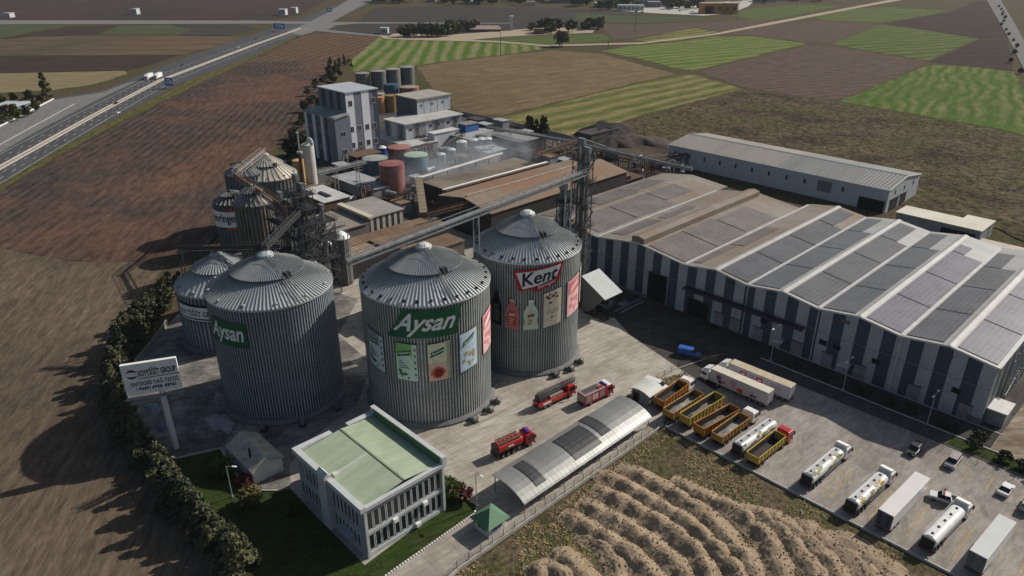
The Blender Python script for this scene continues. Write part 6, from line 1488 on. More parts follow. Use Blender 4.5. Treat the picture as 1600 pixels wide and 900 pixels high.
for p, q in zip(pts, pts[1:]): mb.beam(p+Vector((0,0,.22)), q+Vector((0,0,.22)), .3, .3)
tag(mb.build('kerb', concrete_pale), kind='structure')
mb = MB(); pts = [G(722,180), G(800,197), G(880,216), G(915,227)]
r = empty('plant_wall', pts[0], 'grey concrete wall along the back of the plant beside the dry field', 'wall')
for p, q in zip(pts, pts[1:]): mb.beam(p-pts[0]+Vector((0,0,1.2)), q-pts[0]+Vector((0,0,1.2)), .3, 2.4)
mb.build('wall', concrete, r)

# ---- the tall sign board
sg = empty('sign_board', (-128.1, 32.5, .1), 'big white lettered sign board on a single tall post by the hedge', 'sign')
pl, pr = G(209,576,19.8), G(296,558,20.4); base = Vector((-128.1,32.5,.1))
d = (pr-pl); d.z = 0; Lw = d.length; d.normalize(); c0 = Vector((-128.1,32.5,0)); l0 = c0-d*Lw*.62
nrm = Vector((d.y,-d.x,0))
if nrm.dot(-c0) < 0: nrm = -nrm
def sgn(s, t, o): # s,t in metres on the board face
    p = l0+d*s+nrm*(.35+o)-base; return (p.x, p.y, 13.4+t)
HB = 6.4
mb = MB(); mb.mat(M('board_white', (.78,.78,.76), .7, 0, .15, .4))
mb.add([sgn(0,0,0),sgn(Lw,0,0),sgn(Lw,HB,0),sgn(0,HB,0),sgn(0,0,-.7),sgn(Lw,0,-.7),sgn(Lw,HB,-.7),sgn(0,HB,-.7)], [(0,1,2,3),(7,6,5,4),(4,5,1,0),(5,6,2,1),(6,7,3,2),(7,4,0,3)])
mb.build('board', None, sg)
mb = MB(); ink2 = M('sign_ink', (.02,.022,.025), .6)
mb.mat(ink2)
def put(body, s0, s1, t0, t1, off=.02):
    vs, fs = txt(body, 0, off); mb.add([sgn(s0+(s1-s0)*x, t0+(t1-t0)*y, .03) for x, y in vs], fs)
put('SOYY\u0130\u011e\u0130T GROUP', Lw*.28, Lw*.96, 3.65, 5.35, .03)
put('ENTEGRE YA\u011e TES\u0130S\u0130', Lw*.12, Lw*.97, 1.75, 2.85, .02)
def bx(s0,s1,t0,t1): mb.add([sgn(s0,t0,.03),sgn(s1,t0,.03),sgn(s1,t1,.03),sgn(s0,t1,.03)], [(0,1,2,3)])
bx(Lw*.28,Lw*1.0,3.2,3.35)
for k in range(16): bx(Lw*(.2+.046*k),Lw*(.2+.046*k+(.032 if k % 5 else .012)),.75+.12*(k % 3 == 1),1.4-.1*(k % 4 == 2))
for k in range(14):     # the ring emblem, two crescents
    for ph in (0, PI):
        t0, t1 = ph+.25+2.5*k/14, ph+.25+2.5*(k+1)/14; w0 = .42*math.sin(PI*k/14)+.06; w1 = .42*math.sin(PI*(k+1)/14)+.06
        cx, cz, rr = Lw*.17, 4.3, .95
        mb.add([sgn(cx+(rr-w0)*math.cos(t0),cz+(rr-w0)*math.sin(t0),.03), sgn(cx+rr*math.cos(t0),cz+rr*math.sin(t0),.03), sgn(cx+rr*math.cos(t1),cz+rr*math.sin(t1),.03), sgn(cx+(rr-w1)*math.cos(t1),cz+(rr-w1)*math.sin(t1),.03)], [(0,1,2,3)])
mb.build('sign_lettering', None, sg)
mb = MB(); mb.tube((0,0,0),(0,0,14), .62, 14, .5); mb.build('post', M('post_pale', (.6,.6,.6), .7, 0, .15, .5), sg)
mb = MB(); a0, a1 = sgn(-.2,-.5,.6), sgn(Lw+.2,-.5,.6); mb.beam(a0, a1, 1.0, .12); mb.build('catwalk', steel_grey, sg)

# ================================================================== vegetation
bark = M('bark', (.07,.05,.035), .95, 0, .3, 2)
def leaf_mat(name, c, c2, dry=None):
    if name in MATS: return MATS[name]
    m, nt, b = _nt(name)
    oi = nd(nt, 'ShaderNodeObjectInfo'); f = noise_f(nt, ocoords(nt), .9, 4)
    o = mixc(nt, ramp(nt, f, .35, .65), c, c2)
    o = mixc(nt, ramp(nt, oi.outputs['Random'], .0, 1.3), o, dry or tuple(x*.6 for x in c2))
    r2 = nd(nt, 'ShaderNodeMath', operation='FRACT'); r3 = nd(nt, 'ShaderNodeMath', operation='MULTIPLY'); r3.inputs[1].default_value = 7.3; nt.links.new(oi.outputs['Random'], r3.inputs[0]); nt.links.new(r3.outputs[0], r2.inputs[0])
    o = mixc(nt, ramp(nt, r2.outputs[0], .35, 1.2), o, (c2[0]*1.5, c2[1]*1.25, c2[2]*1.1))
    nt.links.new(o, b.inputs['Base Color']); b.inputs['Roughness'].default_value = .8; b.inputs['Specular IOR Level'].default_value = .15
    MATS[name] = m; return m
pine_m = leaf_mat('pine_needles', (.060,.072,.044), (.095,.108,.064), (.065,.07,.045))
dark_m = leaf_mat('dark_needles', (.032,.042,.024), (.052,.064,.034))
bush_m = leaf_mat('bush_leaves', (.045,.075,.020), (.08,.11,.03))
red_m = leaf_mat('red_leaves', (.10,.025,.03), (.14,.04,.04))
olive_m = leaf_mat('olive_leaves', (.075,.085,.03), (.11,.11,.045))
bare_m = leaf_mat('brown_twigs', (.075,.055,.040), (.10,.075,.05))
def crown_geo(h, r, n, kind, seed, size):
    rr = random.Random(seed); mb = MB()
    clumps = []
    for k in range(26):
        if kind == 'cone':
            q = rr.random()**.8; z = h*(.10+.88*q); rad = r*(1-q)**.85*rr.uniform(.55,1.05)
        else:
            q = rr.random(); z = h*(.28+.66*q); rad = r*math.sqrt(max(.05, 1-((q-.45)/.58)**2))*rr.uniform(.35,1.)
        t = rr.uniform(0, 2*PI); clumps.append((rad*math.cos(t), rad*math.sin(t), z, r*rr.uniform(.22,.42)*(1.1-.5*q if kind == 'cone' else 1)))
    for k in range(n):
        cx, cy, cz, cr = clumps[k % len(clumps)]
        d = Vector((rr.gauss(0,1), rr.gauss(0,1), rr.gauss(0,.75))); d.normalize(); d *= cr*rr.random()**.4
        p = Vector((cx,cy,cz))+d; a = Vector((rr.gauss(0,1), rr.gauss(0,1), rr.gauss(0,.6))).normalized(); b = a.cross(Vector((rr.gauss(0,1), rr.gauss(0,1), rr.gauss(0,1)))).normalized(); s = size*rr.uniform(.6,1.3)
        mb.add([p-a*s, p+b*s*.55, p+a*s, p-b*s*.55], [(0,1,2,3)])
    return mb, clumps
def make_tree(name, h, r, n, kind, m, seed, size, label, group, cat='tree'):
    root = empty(name, (0,0,-50), label, cat, 0, group)
    mb, cl = crown_geo(h, r, n, kind, seed, size); mb.build('crown', m, root)
    mb = MB(); mb.tube((0,0,-.3),(0,0,h*(.9 if kind == 'cone' else .55)), max(.1,h*.028), 7, .04)
    for c in cl[::4]: mb.tube((0,0,c[2]*.7),(c[0],c[1],c[2]), max(.04,h*.009), 4, .02)
    mb.build('trunk', bark, root); return root
def scatter(protos, pts, sc0, label=None, group=None):
    used = set()
    for i, p in enumerate(pts):
        k = i % len(protos); s = sc0*random.uniform(.75,1.25)
        place(protos[k], k in used, (p.x, p.y, .05), random.uniform(0,6.28), s, label, group, s*random.uniform(.85,1.2)); used.add(k)
def along(px, n, jit, z=0):
    pts = [G(*p) for p in px]; L = [0]
    for a, b in zip(pts, pts[1:]): L.append(L[-1]+(b-a).length)
    out = []
    for i in range(n):
        t = L[-1]*(i+.5)/n; k = max(j for j in range(len(L)-1) if L[j] <= t); f = (t-L[k])/(L[k+1]-L[k])
        p = pts[k].lerp(pts[k+1], f); out.append(p+Vector((random.uniform(-jit,jit), random.uniform(-jit,jit), 0)))
    return out
gl = 'conifers of the boundary hedge'
hp = [make_tree('conifer', 6.0, 2.1, 1500, 'cone', pine_m, s, .34, 'grey green conifer in the thick boundary hedge at the left', gl) for s in (1,2,3,4)]
hpx = [(292,445),(262,468),(238,500),(212,530),(188,575),(178,625),(190,670),(215,708),(245,745),(280,790),(318,835),(350,872),(380,915)]
scatter(hp, along(hpx, 62, 1.3), 1.1)
hp2 = [make_tree('conifer', 5.2, 2.1, 1300, 'cone', pine_m, s, .34, 'grey green conifer in the thick boundary hedge at the left', gl) for s in (11,12,13)]
scatter(hp2, along([(272,455),(245,485),(220,515),(196,552),(183,600),(190,650),(208,690),(240,730),(275,775),(312,820),(346,862),(384,905)], 55, 1.7), .9)
# dark trees on the slope by the tower block
gd = 'dark trees behind the tower block'
dp = [make_tree('dark_tree', 9.5, 4.2, 1300, 'round', dark_m, s, .7, 'dark bushy tree in the belt between the ploughed field and the tower block', gd) for s in (21,22,23)]
scatter(dp, along([(455,262),(470,225),(488,195),(492,168),(505,135),(530,112)], 44, 6), .55)
gp = [make_tree('slim_tree', 13, 2.8, 900, 'cone', dark_m, s, .7, 'slim dark tree at the far corner behind the tall grey tanks', 'slim trees behind the tanks') for s in (31,32)]
scatter(gp, along([(520,118),(535,100),(548,108)], 9, 5), .6)
cp_ = [make_tree('dark_conifer', 11, 3.4, 1000, 'cone', dark_m, s, .6, 'dark conifer in the clump at the back wall of the plant', 'dark conifers at the back wall') for s in (41,42)]
scatter(cp_, along([(822,207),(836,208),(850,208)], 8, 2.5), .85)
tp = make_tree('tall_cypress', 17, 4.6, 1500, 'cone', olive_m, 51, .75, 'tall pointed tree at the end of the service area wall', 'service area trees'); place(tp, False, G(74,156), 0, 1.0); del tp['group']
sp = [make_tree('service_tree', 8, 3.2, 700, 'round', m, s, .7, 'small tree in the service area beside the motorway', 'service area trees') for m, s in ((dark_m,61),(bush_m,62),(bare_m,63))]
scatter(sp, [G(*p) for p in ((5,168),(22,160),(38,172),(50,164),(58,176),(15,186),(3,196),(28,190),(42,184),(65,163))], .9)
fp = [make_tree('far_tree', 12, 7.5, 500, 'round', m, s, 1.5, 'dark tree near the far sandy yard', 'trees round the far yard') for m, s in ((dark_m,71),(dark_m,72),(bush_m,73))]
scatter(fp, [G(*p) for p in ((632,58),(642,58),(650,56),(664,58),(672,57),(680,58),(688,58),(697,57),(706,54),(714,53),(722,50),(735,49),(742,46),(850,52),(856,50),(862,52),(870,48),(893,50),(915,47),(922,45),(935,46),(918,43),(832,48))], 1.0)
tp = make_tree('lone_tree', 15, 8.5, 900, 'round', bare_m, 81, 1.3, 'lone round tree at the corner of the green strip', None); place(tp, False, G(877,73), 0, 1.0)
hz = [make_tree('far_tree', 14, 9, 260, 'round', m, s, 2.4, 'dark tree in the far belt along the top of the photo', 'far belt of trees') for m, s in ((dark_m,91),(dark_m,92),(bush_m,93))]
scatter(hz, [G(random.uniform(580,700), random.uniform(-2,6)) for _ in range(26)]+[G(random.uniform(700,880), random.uniform(-4,10)) for _ in range(30)]+[G(random.uniform(880,1010), random.uniform(8,16)) for _ in range(14)]+[G(random.uniform(1030,1100), random.uniform(4,16)) for _ in range(12)]+[G(random.uniform(1150,1290), random.uniform(-6,6)) for _ in range(18)], 1.0)
rt = [make_tree('roadside_tree', 7, 3.6, 300, 'round', m, s, 1.2, 'bare bush along the far right road', 'bushes along the right road') for m, s in ((bare_m,95),(bush_m,96))]
scatter(rt, along([(1560,10),(1572,50),(1590,110),(1612,170)], 16, 5), .5)
# shrubs of the lot and the office garden
bp_ = [make_tree('round_shrub', 3.0, 1.7, 900, 'round', dark_m, s, .26, 'round clipped dark shrub on the grass strip beside the road', 'clipped shrubs on the grass strip', 'shrub') for s in (101,102)]
scatter(bp_, [P(b_, 143.6+random.uniform(-.5,.5)) for b_ in (-19.5,-14.5,-11.5,-9.0,-6.0,-3,1,5)], .8)
bq = [make_tree('kerb_shrub', 2.2, 1.3, 600, 'round', dark_m, s, .25, 'dark shrub in the shade along the warehouse kerb', 'shrubs along the warehouse kerb', 'shrub') for s in (103,104)]
scatter(bq, [P(b_, 147.6) for b_ in (-58,-51,-44,-42,-37,-33,-27,-25,-20)], .9)
og = [make_tree('garden_bush', 3.4, 2.2, 1200, 'round', m, s, .3, lab, None, 'bush') for m, s, lab in ((bush_m,111,'green bush at the right corner of the office'),(red_m,112,'dark red bush on the office lawn beside the lamp post'),(bush_m,113,'broad green bush in front of the office corner'))]
for o, p, s in zip(og, (G(706,778), G(726,782), G(694,768)), (1.0,.8,.8)): place(o, False, p, 0, s)
ol = [make_tree('garden_shrub', 3.2, 2.2, 1000, 'round', m, s, .3, lab, None, 'bush') for m, s, lab in ((olive_m,115,'yellow green shrub beside the lamp post on the dark lawn'),(bush_m,116,'dull green shrub left of the pale shed'),(red_m,117,'brown red shrub in front of the pale shed'),(bush_m,118,'shrub at the right corner of the pale shed'))]
for o, p, s in zip(ol, (G(392,790), G(352,742), G(385,758), G(452,800)), (1.0,1.1,.7,.6)): place(o, False, p, 0, s)
# weeds on the bank (uncountable)
def tufts(name, poly_px, n, m, smin, smax, label=None, hh=1.0, world=None):
    q = world or [G(*p) for p in poly_px]; xs = [p.x for p in q]; ys = [p.y for p in q]; mb = MB(); k = 0; rr = random.Random(n)
    def inside(x, y):
        c = False; j = len(q)-1
        for i in range(len(q)):
            if (q[i].y > y) != (q[j].y > y) and x < (q[j].x-q[i].x)*(y-q[i].y)/(q[j].y-q[i].y)+q[i].x: c = not c
            j = i
        return c
    t = 0
    while k < n and t < n*12:
        t += 1; x, y = rr.uniform(min(xs),max(xs)), rr.uniform(min(ys),max(ys))
        if not inside(x, y) or noise.noise(Vector((x*.11,y*.11,2))) < -.12: continue
        k += 1; s = rr.uniform(smin, smax)
        for _ in range(4):
            a = rr.uniform(0,6.28); d = Vector((math.cos(a), math.sin(a), 0)); o = Vector((x+rr.uniform(-s,s), y+rr.uniform(-s,s), .08)); w = Vector((-d.y,d.x,0))*s*.35; up = Vector((d.x*s*.95,d.y*s*.95,s*hh*rr.uniform(.25,.7)))
            mb.add([o-w, o+w, o+w*.6+up, o-w*.6+up], [(0,1,2,3)])
    o = mb.build(name, m); tag(o, kind='stuff'); return o
dryw = leaf_mat('dry_weeds', (.20,.155,.085), (.28,.22,.13), (.22,.17,.09)); greenw = leaf_mat('green_weeds', (.09,.11,.035), (.14,.15,.055), (.1,.12,.04)); twigw = leaf_mat('brown_weeds', (.14,.105,.065), (.19,.145,.09), (.15,.11,.07))
tufts('dry_weeds', None, 6500, dryw, .12, .4, world=[P(-65.4,30),P(-65.4,106),P(-6,106),P(-6,88),P(-40,88),P(-52,60)])
tufts('green_weeds', None, 3200, greenw, .12, .4, world=[P(-65.4,30),P(-65.4,106),P(10,106),P(10,92),P(-38,92),P(-55,60)])
tufts('dry_grass', [(1000,180),(1161,142),(1277,158),(1412,178),(1600,216),(1640,330),(1440,322),(1060,232),(950,206)], 5000, dryw, .3, .9, hh=.8)
tufts('scrub_weeds', [(1000,180),(1161,142),(1277,158),(1412,178),(1600,216),(1640,330),(1440,322),(1060,232),(950,206)], 3500, twigw, .3, .9, hh=1.)
tufts('yard_weeds', None, 500, dryw, .2, .6, world=[P(-78,110),P(-75.5,110),P(-73,141),P(-78,134)])
tufts('lawn_grass', [(300,725),(345,708),(388,775),(455,775),(570,888),(690,798),(741,800),(600,900),(400,905)], 2500, leaf_mat('lawn_blades', (.03,.045,.012), (.045,.06,.02), (.03,.045,.015)), .12, .3)

# ================================================================== earth mounds
def mound_mat():
    m, nt, b = _nt('dumped_earth'); f = noise_f(nt, coords(nt), .35, 6, .7); f2 = noise_f(nt, coords(nt), 2.2, 6, .75)
    o = mixc(nt, ramp(nt, f, .35, .7), (.37,.29,.205), (.27,.21,.14)); dk = mixc(nt, ramp(nt, f2, .45, .85), o, (.21,.16,.11))
    nt.links.new(dk, b.inputs['Base Color']); bp = nd(nt, 'ShaderNodeBump'); bp.inputs['Distance'].default_value = .25; nt.links.new(f2, bp.inputs['Height']); nt.links.new(bp.outputs[0], b.inputs['Normal'])
    b.inputs['Roughness'].default_value = 1; b.inputs['Specular IOR Level'].default_value = .05; return m
earth = mound_mat()
CL = MB(); CR = random.Random(2)
def ridge(px, w, h, seed):
    pts = [G(*p) for p in px]; L = [0]
    for a, b in zip(pts, pts[1:]): L.append(L[-1]+(b-a).length)
    n = max(8, int(L[-1]/.30)); mcr = 26; vs = []; c0 = pts[0]
    for i in range(n+1):
        t = L[-1]*i/n; k = max(j for j in range(len(L)-1) if L[j] <= t+1e-6); f = min(1,(t-L[k])/(L[k+1]-L[k])); p = pts[k].lerp(pts[k+1], f); d = (pts[k+1]-pts[k]).normalized(); s = Vector((-d.y,d.x,0))
        e = min(1, math.sin(PI*max(.02,min(.98,i/n)))*2.2); lump = .58+.5*abs(math.sin(t*.8+seed))**.7+.3*noise.noise(Vector((t*.33, seed, 0)))
        off = s*noise.noise(Vector((t*.12, seed*3, 5)))*1.3
        for j in range(mcr+1):
            x = -1+2*j/mcr; q = p+off+s*x*w*(.6+.4*e); z = h*e*lump*(math.exp(-(x*1.55)**2)-.09)+.22*noise.noise(Vector((q.x*.6,q.y*.6,seed)))*e+.15*noise.noise(q*1.7)+.13*noise.noise(q*3.9)
            vs.append((q.x-c0.x, q.y-c0.y, max(z, -.15)))
    for _ in range(int(L[-1]*16)):
        x, y, z = vs[CR.randrange(len(vs))]; q = CR.uniform(.10,.28); x += c0.x+CR.uniform(-.3,.3); y += c0.y+CR.uniform(-.3,.3); z += .12
        vv = [(x+q*CR.uniform(.5,1)*math.cos(a), y+q*CR.uniform(.5,1)*math.sin(a), z-.05) for a in (0,1.6,3.1,4.7)]+[(x+CR.uniform(-.06,.06), y+CR.uniform(-.06,.06), z+q*.8)]
        CL.add(vv, [(0,1,4),(1,2,4),(2,3,4),(3,0,4)])
    mb = MB(); mb.add(vs, [(i*(mcr+1)+j, i*(mcr+1)+j+1, (i+1)*(mcr+1)+j+1, (i+1)*(mcr+1)+j) for i in range(n) for j in range(mcr)])
    o = mb.build('earth_mound', earth, None, (c0.x,c0.y,.12), smooth=True)
    return tag(o, 'long lumpy ridge of dumped brown earth on the waste ground', 'earth mound', 'rows of dumped earth')
for i, (px, w, h) in enumerate((
  ([(835,910),(848,886),(880,900),(900,930)],2.2,1.7), ([(862,862),(890,880),(915,905),(930,930)],2.4,1.9), ([(880,800),(930,832),(985,868),(1022,900),(1040,930)],2.5,2.0),
  ([(902,785),(960,815),(1012,846),(1062,900),(1075,930)],2.5,2.0), ([(926,762),(985,793),(1040,828),(1082,870),(1100,905),(1112,935)],2.6,2.1), ([(928,740),(1000,775),(1060,810),(1102,845),(1135,885),(1160,930)],2.6,2.1),
  ([(964,730),(1040,765),(1092,800),(1130,830),(1150,862),(1195,920)],2.6,2.0), ([(1048,750),(1105,778),(1150,800),(1190,835),(1215,880),(1240,930)],2.5,2.0), ([(1150,790),(1195,812),(1232,840),(1262,880),(1290,930)],2.6,1.7),
  ([(1180,800),(1225,822),(1268,850),(1300,890),(1330,930)],2.6,1.6), ([(905,835),(935,855),(965,885),(980,920)],2.0,1.2), ([(1235,820),(1285,842),(1325,870),(1360,905),(1380,935)],2.9,1.1), ([(1290,838),(1340,862),(1385,895),(1410,925)],2.9,.9), ([(1255,860),(1275,890),(1290,930)],2.4,1.5), ([(1130,868),(1160,905),(1175,935)],2.2,1.4))):
    ridge(px, w*1.15, h*.72, i*1.7)

tag(CL.build('soil_clods', earth), kind='stuff')
# debris on the paved corner by the sign board
pale_d = M('plastic_sheeting', (.30,.30,.31), .8, 0, .3, 1.5)
for i, (u, v, rx, ry, h, m, lab) in enumerate(((318,620,3.2,2.2,.8,M('ash_grey', (.16,.155,.15), .95, 0, .4, 1),'dark grey rubble heap right of the sign post'),(345,662,4,2.2,.7,pale_d,'pale crumpled sheeting on the paved corner'),(300,660,3,2,.6,MATS['ash_grey'],'flat grey rubble heap behind the sign post'),(238,640,2.6,1.6,.9,M('bluish_bags', (.22,.24,.29), .8, 0, .3, 1),'bluish heap of bags below the sign board'),(255,668,2.2,1.6,.8,M('violet_bags', (.17,.16,.22), .8, 0, .3, 1),'violet grey heap of bags by the hedge'),(375,645,2.6,1.6,.5,MATS['ash_grey'],'small dark rubble heap near the shaded silo'))):
    heap('rubble_heap', G(u,v), rx, ry, h, m, lab, 'rubble', i+3)
# ================================================================== people
def person(b, a, rz, lab, top, leg):
    root = empty('person', (b,a,.12), lab, 'person', rz)
    vs = [(0,0,.95),(0,.0,1.2),(0,0,1.42),(0,.02,1.54),(0,.03,1.66),(.10,0,.9),(.12,.06,.5),(.12,-.02,.08),(.13,.12,.04),(-.10,0,.9),(-.12,-.04,.5),(-.12,-.1,.08),(-.13,.04,.04),(.2,0,1.4),(.27,-.02,1.12),(.26,.12,.9),(.25,.18,.82),(-.2,0,1.4),(-.27,0,1.12),(-.25,.12,.9),(-.24,.18,.82)]
    es = [(0,1),(1,2),(2,3),(3,4),(0,5),(5,6),(6,7),(7,8),(0,9),(9,10),(10,11),(11,12),(2,13),(13,14),(14,15),(15,16),(2,17),(17,18),(18,19),(19,20)]
    rad = [.15,.145,.16,.06,.105,.10,.075,.05,.045,.10,.075,.05,.045,.07,.05,.04,.045,.07,.05,.04,.045]
    me = bpy.data.meshes.new('body'); me.from_pydata(vs, es, []); o = bpy.data.objects.new('body', me); col.objects.link(o); o.parent = root
    me.materials.append(top); sk = o.modifiers.new('skin', 'SKIN')
    for i, r in enumerate(rad): me.skin_vertices[0].data[i].radius = (r, r*.85)
    me.skin_vertices[0].data[0].use_root = True
    o.modifiers.new('sub', 'SUBSURF').levels = 1; o.modifiers['sub'].render_levels = 1
    mb = MB(); mb.lathe([(.02,1.78),(.10,1.74),(.115,1.68),(.12,1.66)], 12, (0,.03)); mb.build('helmet', leg, root)
person(-85.8, 99.7, .6, 'person in dark work clothes standing between the two fire trucks', M('dark_clothes', (.02,.022,.026), .9), M('dark_cap', (.03,.03,.03), .6))
g = G(1020,526); person(g.x, g.y, 2., 'person in dark clothes crossing the yard at the edge of the warehouse shadow', MATS['dark_clothes'], MATS['dark_cap'])

# ================================================================== far buildings
def far_block(u0, u1, v, h, depth, lab, wall, roof, gable=False, wn=0, cat='building', name='far_building', door=False, group=None):
    p, q = G(u0, v), G(u1, v); d = q-p; L = d.length; rz = math.atan2(d.y, d.x); r = empty(name, p, lab, cat, rz, group)
    mb = MB(); mb.box(0,L,0,depth,0,h); mb.build('wall', wall, r)
    mb = MB()
    if gable: mb.extrx([(-.5,h+.05),(depth/2,h+depth*.16),(depth+.5,h+.05)], -.5, L+.5)
    else: mb.box(-.4,L+.4,-.4,depth+.4,h+.02,h+.6)
    mb.build('roof', roof, r)
    for k in range(wn):
        x0 = L*(k+.25)/wn; win(r, x0, x0+L*.45/wn, -.02, 0, h*.35, h*.7, 'y', -1, bars=1)
    if door:
        mb = MB(); mb.box(L*.08,L*.3,-.15,-.02,0,h*.75); mb.build('door', M('deep_interior', (.008,)*3), r)
far_w = M('far_wall', (.46,.47,.48), .8, 0, .1, .1); far_g = M('far_wall_grey', (.20,.21,.22), .8, 0, .1, .1); far_r = M('far_roof', (.42,.45,.48), .7, 0, .1, .1); far_o = M('far_orange', (.48,.21,.035), .7, 0, .15, .1)
far_block(1097, 1152, 22, 15, 26, 'orange industrial building with a dark doorway at the top of the photo', far_o, M('far_tan_roof', (.34,.30,.24), .8), wn=5, door=True)
far_block(990, 1030, 9, 12, 24, 'white office block with a dark glass front at the top of the photo', far_w, far_r, wn=5)
far_block(1012, 1032, 12, 9, 12, 'dark fronted block beside the white office at the top of the photo', far_g, far_r, wn=3)
far_block(966, 1006, 17, 8, 18, 'long low white hall at the top of the photo', far_w, far_r, wn=6)
far_block(1058, 1074, 9, 14, 14, 'white house with tall dark windows left of the orange building', far_w, far_r, wn=4)
far_block(862, 918, 5, 12, 60, 'huge pale blue roofed hall at the top centre', far_g, far_r, gable=True)
far_block(792, 850, 2, 9, 30, 'grey low hall left of the pale blue roof', far_g, far_r)
far_block(700, 765, 1, 8, 30, 'dull far hall beside the tree belt', far_g, M('far_brown_roof', (.20,.15,.13), .8))
far_block(1180, 1215, 3, 8, 20, 'small pale far building right of the orange one', far_w, far_r, wn=3)
far_block(594, 606, 53, 6, 10, 'white hut beside the far dirt road', far_w, far_r, wn=1)
far_block(834, 850, 54, 6, 10, 'small brick red shed in the far sandy yard', M('far_red', (.19,.085,.065), .8), M('far_tan_roof', (.34,.30,.24), .8), wn=1)
far_block(735, 782, 50, 3, 22, 'low dusty brown roof in the far sandy yard', M('far_brown', (.15,.11,.09), .8), M('far_tan2', (.33,.26,.22), .9), gable=True)
far_block(797, 802, 48, 16, 8, 'slender white tower in the far sandy yard', far_w, far_r, name='far_tower', cat='tower')
far_block(206, 214, 23, 8, 12, 'lonely white house among the dark fields at the top left', far_w, far_r, wn=2)
far_block(5, 16, 28, 6, 12, 'white van sized hut beside the cross road at the top left', far_w, far_r)
far_block(435, 446, 24, 8, 14, 'pale pair of sheds near the junction', far_w, far_r, wn=2)
far_block(455, 463, 21, 8, 12, 'second pale shed near the junction', far_w, far_r, wn=2)
far_block(-8, 30, 180, 5, 14, 'low blue grey service building behind the motorway trees', M('service_wall', (.12,.15,.19), .7), far_r, wn=4)
far_block(1040, 1052, 15, 3, 4, 'row of parked vehicles in front of the white office, far away', far_w, far_g)
rr_ = random.Random(12)
far_roofs = [far_r, M('far_tan_roof', (.34,.30,.24), .8), M('far_brown_roof', (.20,.15,.13), .8), far_w]
for i, (u, v, w_, h, cw) in enumerate(((610,3,14,7,0),(640,-2,18,8,1),(668,4,12,6,1),(690,-4,22,8,0),(735,8,16,6,1),(770,-3,20,9,0),(822,9,14,6,0),(930,12,16,7,1),(948,4,20,9,0),(960,-3,24,9,0),(1085,6,14,8,1),(1110,-3,22,9,0),(1150,-4,18,8,0),(1225,1,14,7,1),(1250,-3,18,8,0),(1290,-5,22,8,0),(1340,-4,14,7,1),(480,-6,18,8,0),(430,-9,14,7,0),(372,-8,16,7,1))):
    far_block(u, u+w_, v, h, 14+8*(i % 3), ('dim far building in the hazy strip along the top edge', 'dull far shed in the hazy strip along the top edge')[cw], (far_w, far_g)[cw], far_roofs[i % 4], gable=(i % 3 == 0), wn=(i % 2)*3, group='far buildings along the top edge')
for i, (u, v) in enumerate(((985,18),(994,19),(1003,20),(1045,17),(1062,18),(1082,19))):
    g = G(u, v); car(g.x, g.y, 'far parked car in the yard at the top of the photo', (car_white, car_dark, car_grey)[i % 3], .4+i, 'suv', group='far parked cars', z=.25)

# ================================================================== steam
def smoke(name, c, r, dens, seed):
    mb = MB(); n, k = 16, 10; vs = []
    for j in range(k+1):
        for i in range(n):
            t, q = 2*PI*i/n, PI*j/k; d = Vector((math.sin(q)*math.cos(t), math.sin(q)*math.sin(t), math.cos(q))); s = 1+.25*noise.noise(d*1.5+Vector((seed,0,0))); vs.append((d.x*r[0]*s, d.y*r[1]*s, d.z*r[2]*s))
    mb.add(vs, [(j*n+i, (j+1)*n+i, (j+1)*n+(i+1)%n, j*n+(i+1)%n) for j in range(k) for i in range(n)])
    m = bpy.data.materials.new(name); m.use_nodes = True; nt = m.node_tree; nt.nodes.remove(nt.nodes['Principled BSDF'])
    pv = nd(nt, 'ShaderNodeVolumePrincipled'); pv.inputs['Color'].default_value = (.80,.86,.95,1); pv.inputs['Anisotropy'].default_value = .2
    tc = nd(nt, 'ShaderNodeTexCoord'); f = noise_f(nt, tc.outputs['Object'], .09, 3)
    vm = nd(nt, 'ShaderNodeVectorMath', operation='DIVIDE'); vm.inputs[1].default_value = r; nt.links.new(tc.outputs['Object'], vm.inputs[0])
    ln = nd(nt, 'ShaderNodeVectorMath', operation='LENGTH'); nt.links.new(vm.outputs[0], ln.inputs[0])
    fo = nd(nt, 'ShaderNodeMapRange'); fo.inputs[1].default_value = 1.0; fo.inputs[2].default_value = .2; fo.inputs[3].default_value = 0; fo.inputs[4].default_value = 1; nt.links.new(ln.outputs['Value'], fo.inputs[0])
    mr = nd(nt, 'ShaderNodeMapRange'); mr.inputs[1].default_value = .42; mr.inputs[2].default_value = .75; mr.inputs[3].default_value = 0; mr.inputs[4].default_value = dens; nt.links.new(f, mr.inputs[0])
    mu = nd(nt, 'ShaderNodeMath', operation='MULTIPLY'); nt.links.new(mr.outputs[0], mu.inputs[0]); nt.links.new(fo.outputs[0], mu.inputs[1])
    nt.links.new(mu.outputs[0], pv.inputs['Density']); nt.links.new(pv.outputs[0], nt.nodes['Material Output'].inputs['Volume'])
    o = mb.build('smoke', m, None, c); tag(o, kind='stuff')
g = G(700,262,8); smoke('steam', g, (28,32,12), .06, 1)
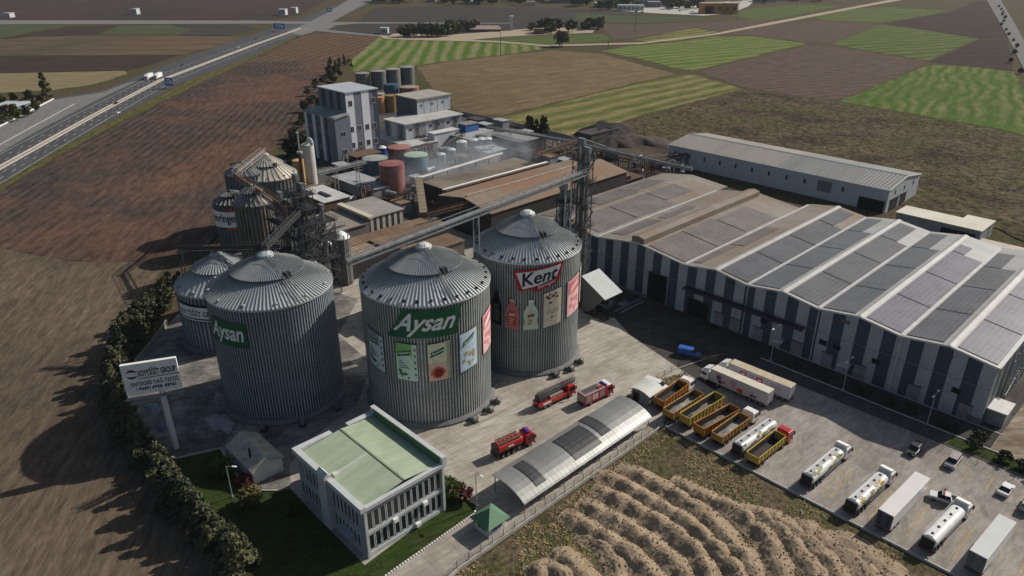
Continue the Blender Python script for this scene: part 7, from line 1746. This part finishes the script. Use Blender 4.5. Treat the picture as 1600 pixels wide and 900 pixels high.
g = G(775,240,9); smoke('steam', g, (26,26,10), .06, 5)

hz_ = MB(); hz_.box(-1900,900,-400,2600,-1,140)
hm = bpy.data.materials.new('haze'); hm.use_nodes = True; hm.node_tree.nodes.remove(hm.node_tree.nodes['Principled BSDF'])
hv = nd(hm.node_tree, 'ShaderNodeVolumePrincipled'); hv.inputs['Color'].default_value = (.82,.88,1,1); hv.inputs['Density'].default_value = .00004; hv.inputs['Anisotropy'].default_value = .1
hm.node_tree.links.new(hv.outputs[0], hm.node_tree.nodes['Material Output'].inputs['Volume'])
tag(hz_.build('haze', hm), kind='stuff')
# ================================================================== light and camera
SUN = Vector((.252, .966, 0)).normalized()      # towards the sun on plan
ELEV = R_(35)
sd = Vector((SUN.x*math.cos(ELEV), SUN.y*math.cos(ELEV), math.sin(ELEV)))
sl = bpy.data.lights.new('sun', 'SUN'); sl.energy = 4.8; sl.angle = R_(.5); sl.color = (1,.93,.84)
so = bpy.data.objects.new('sun', sl); col.objects.link(so); so.rotation_euler = sd.to_track_quat('Z', 'Y').to_euler()
w = bpy.data.worlds.new('World'); sc.world = w; w.use_nodes = True; nt = w.node_tree
sky = nt.nodes.new('ShaderNodeTexSky'); sky.sky_type = 'NISHITA'; sky.sun_disc = False; sky.sun_elevation = ELEV
sky.sun_rotation = math.atan2(SUN.x, SUN.y); sky.air_density = 1.2; sky.dust_density = 2.0
nt.links.new(sky.outputs[0], nt.nodes['Background'].inputs[0]); nt.nodes['Background'].inputs[1].default_value = .065
cd = bpy.data.cameras.new('camera'); cd.sensor_width = 36; cd.lens = F/1600*36; cd.clip_end = 20000; cd.clip_start = 1
co = bpy.data.objects.new('camera', cd); col.objects.link(co); co.location = (0,0,CH)
co.rotation_euler = (PI/2-TH, 0, YAW); sc.camera = co
sc.view_settings.view_transform = 'Standard'; sc.view_settings.look = 'None'; sc.view_settings.gamma = 1; sc.view_settings.exposure = 0
sc.view_settings.use_curve_mapping = False
sc.cycles.volume_step_rate = 1.5; sc.cycles.max_bounces = 6
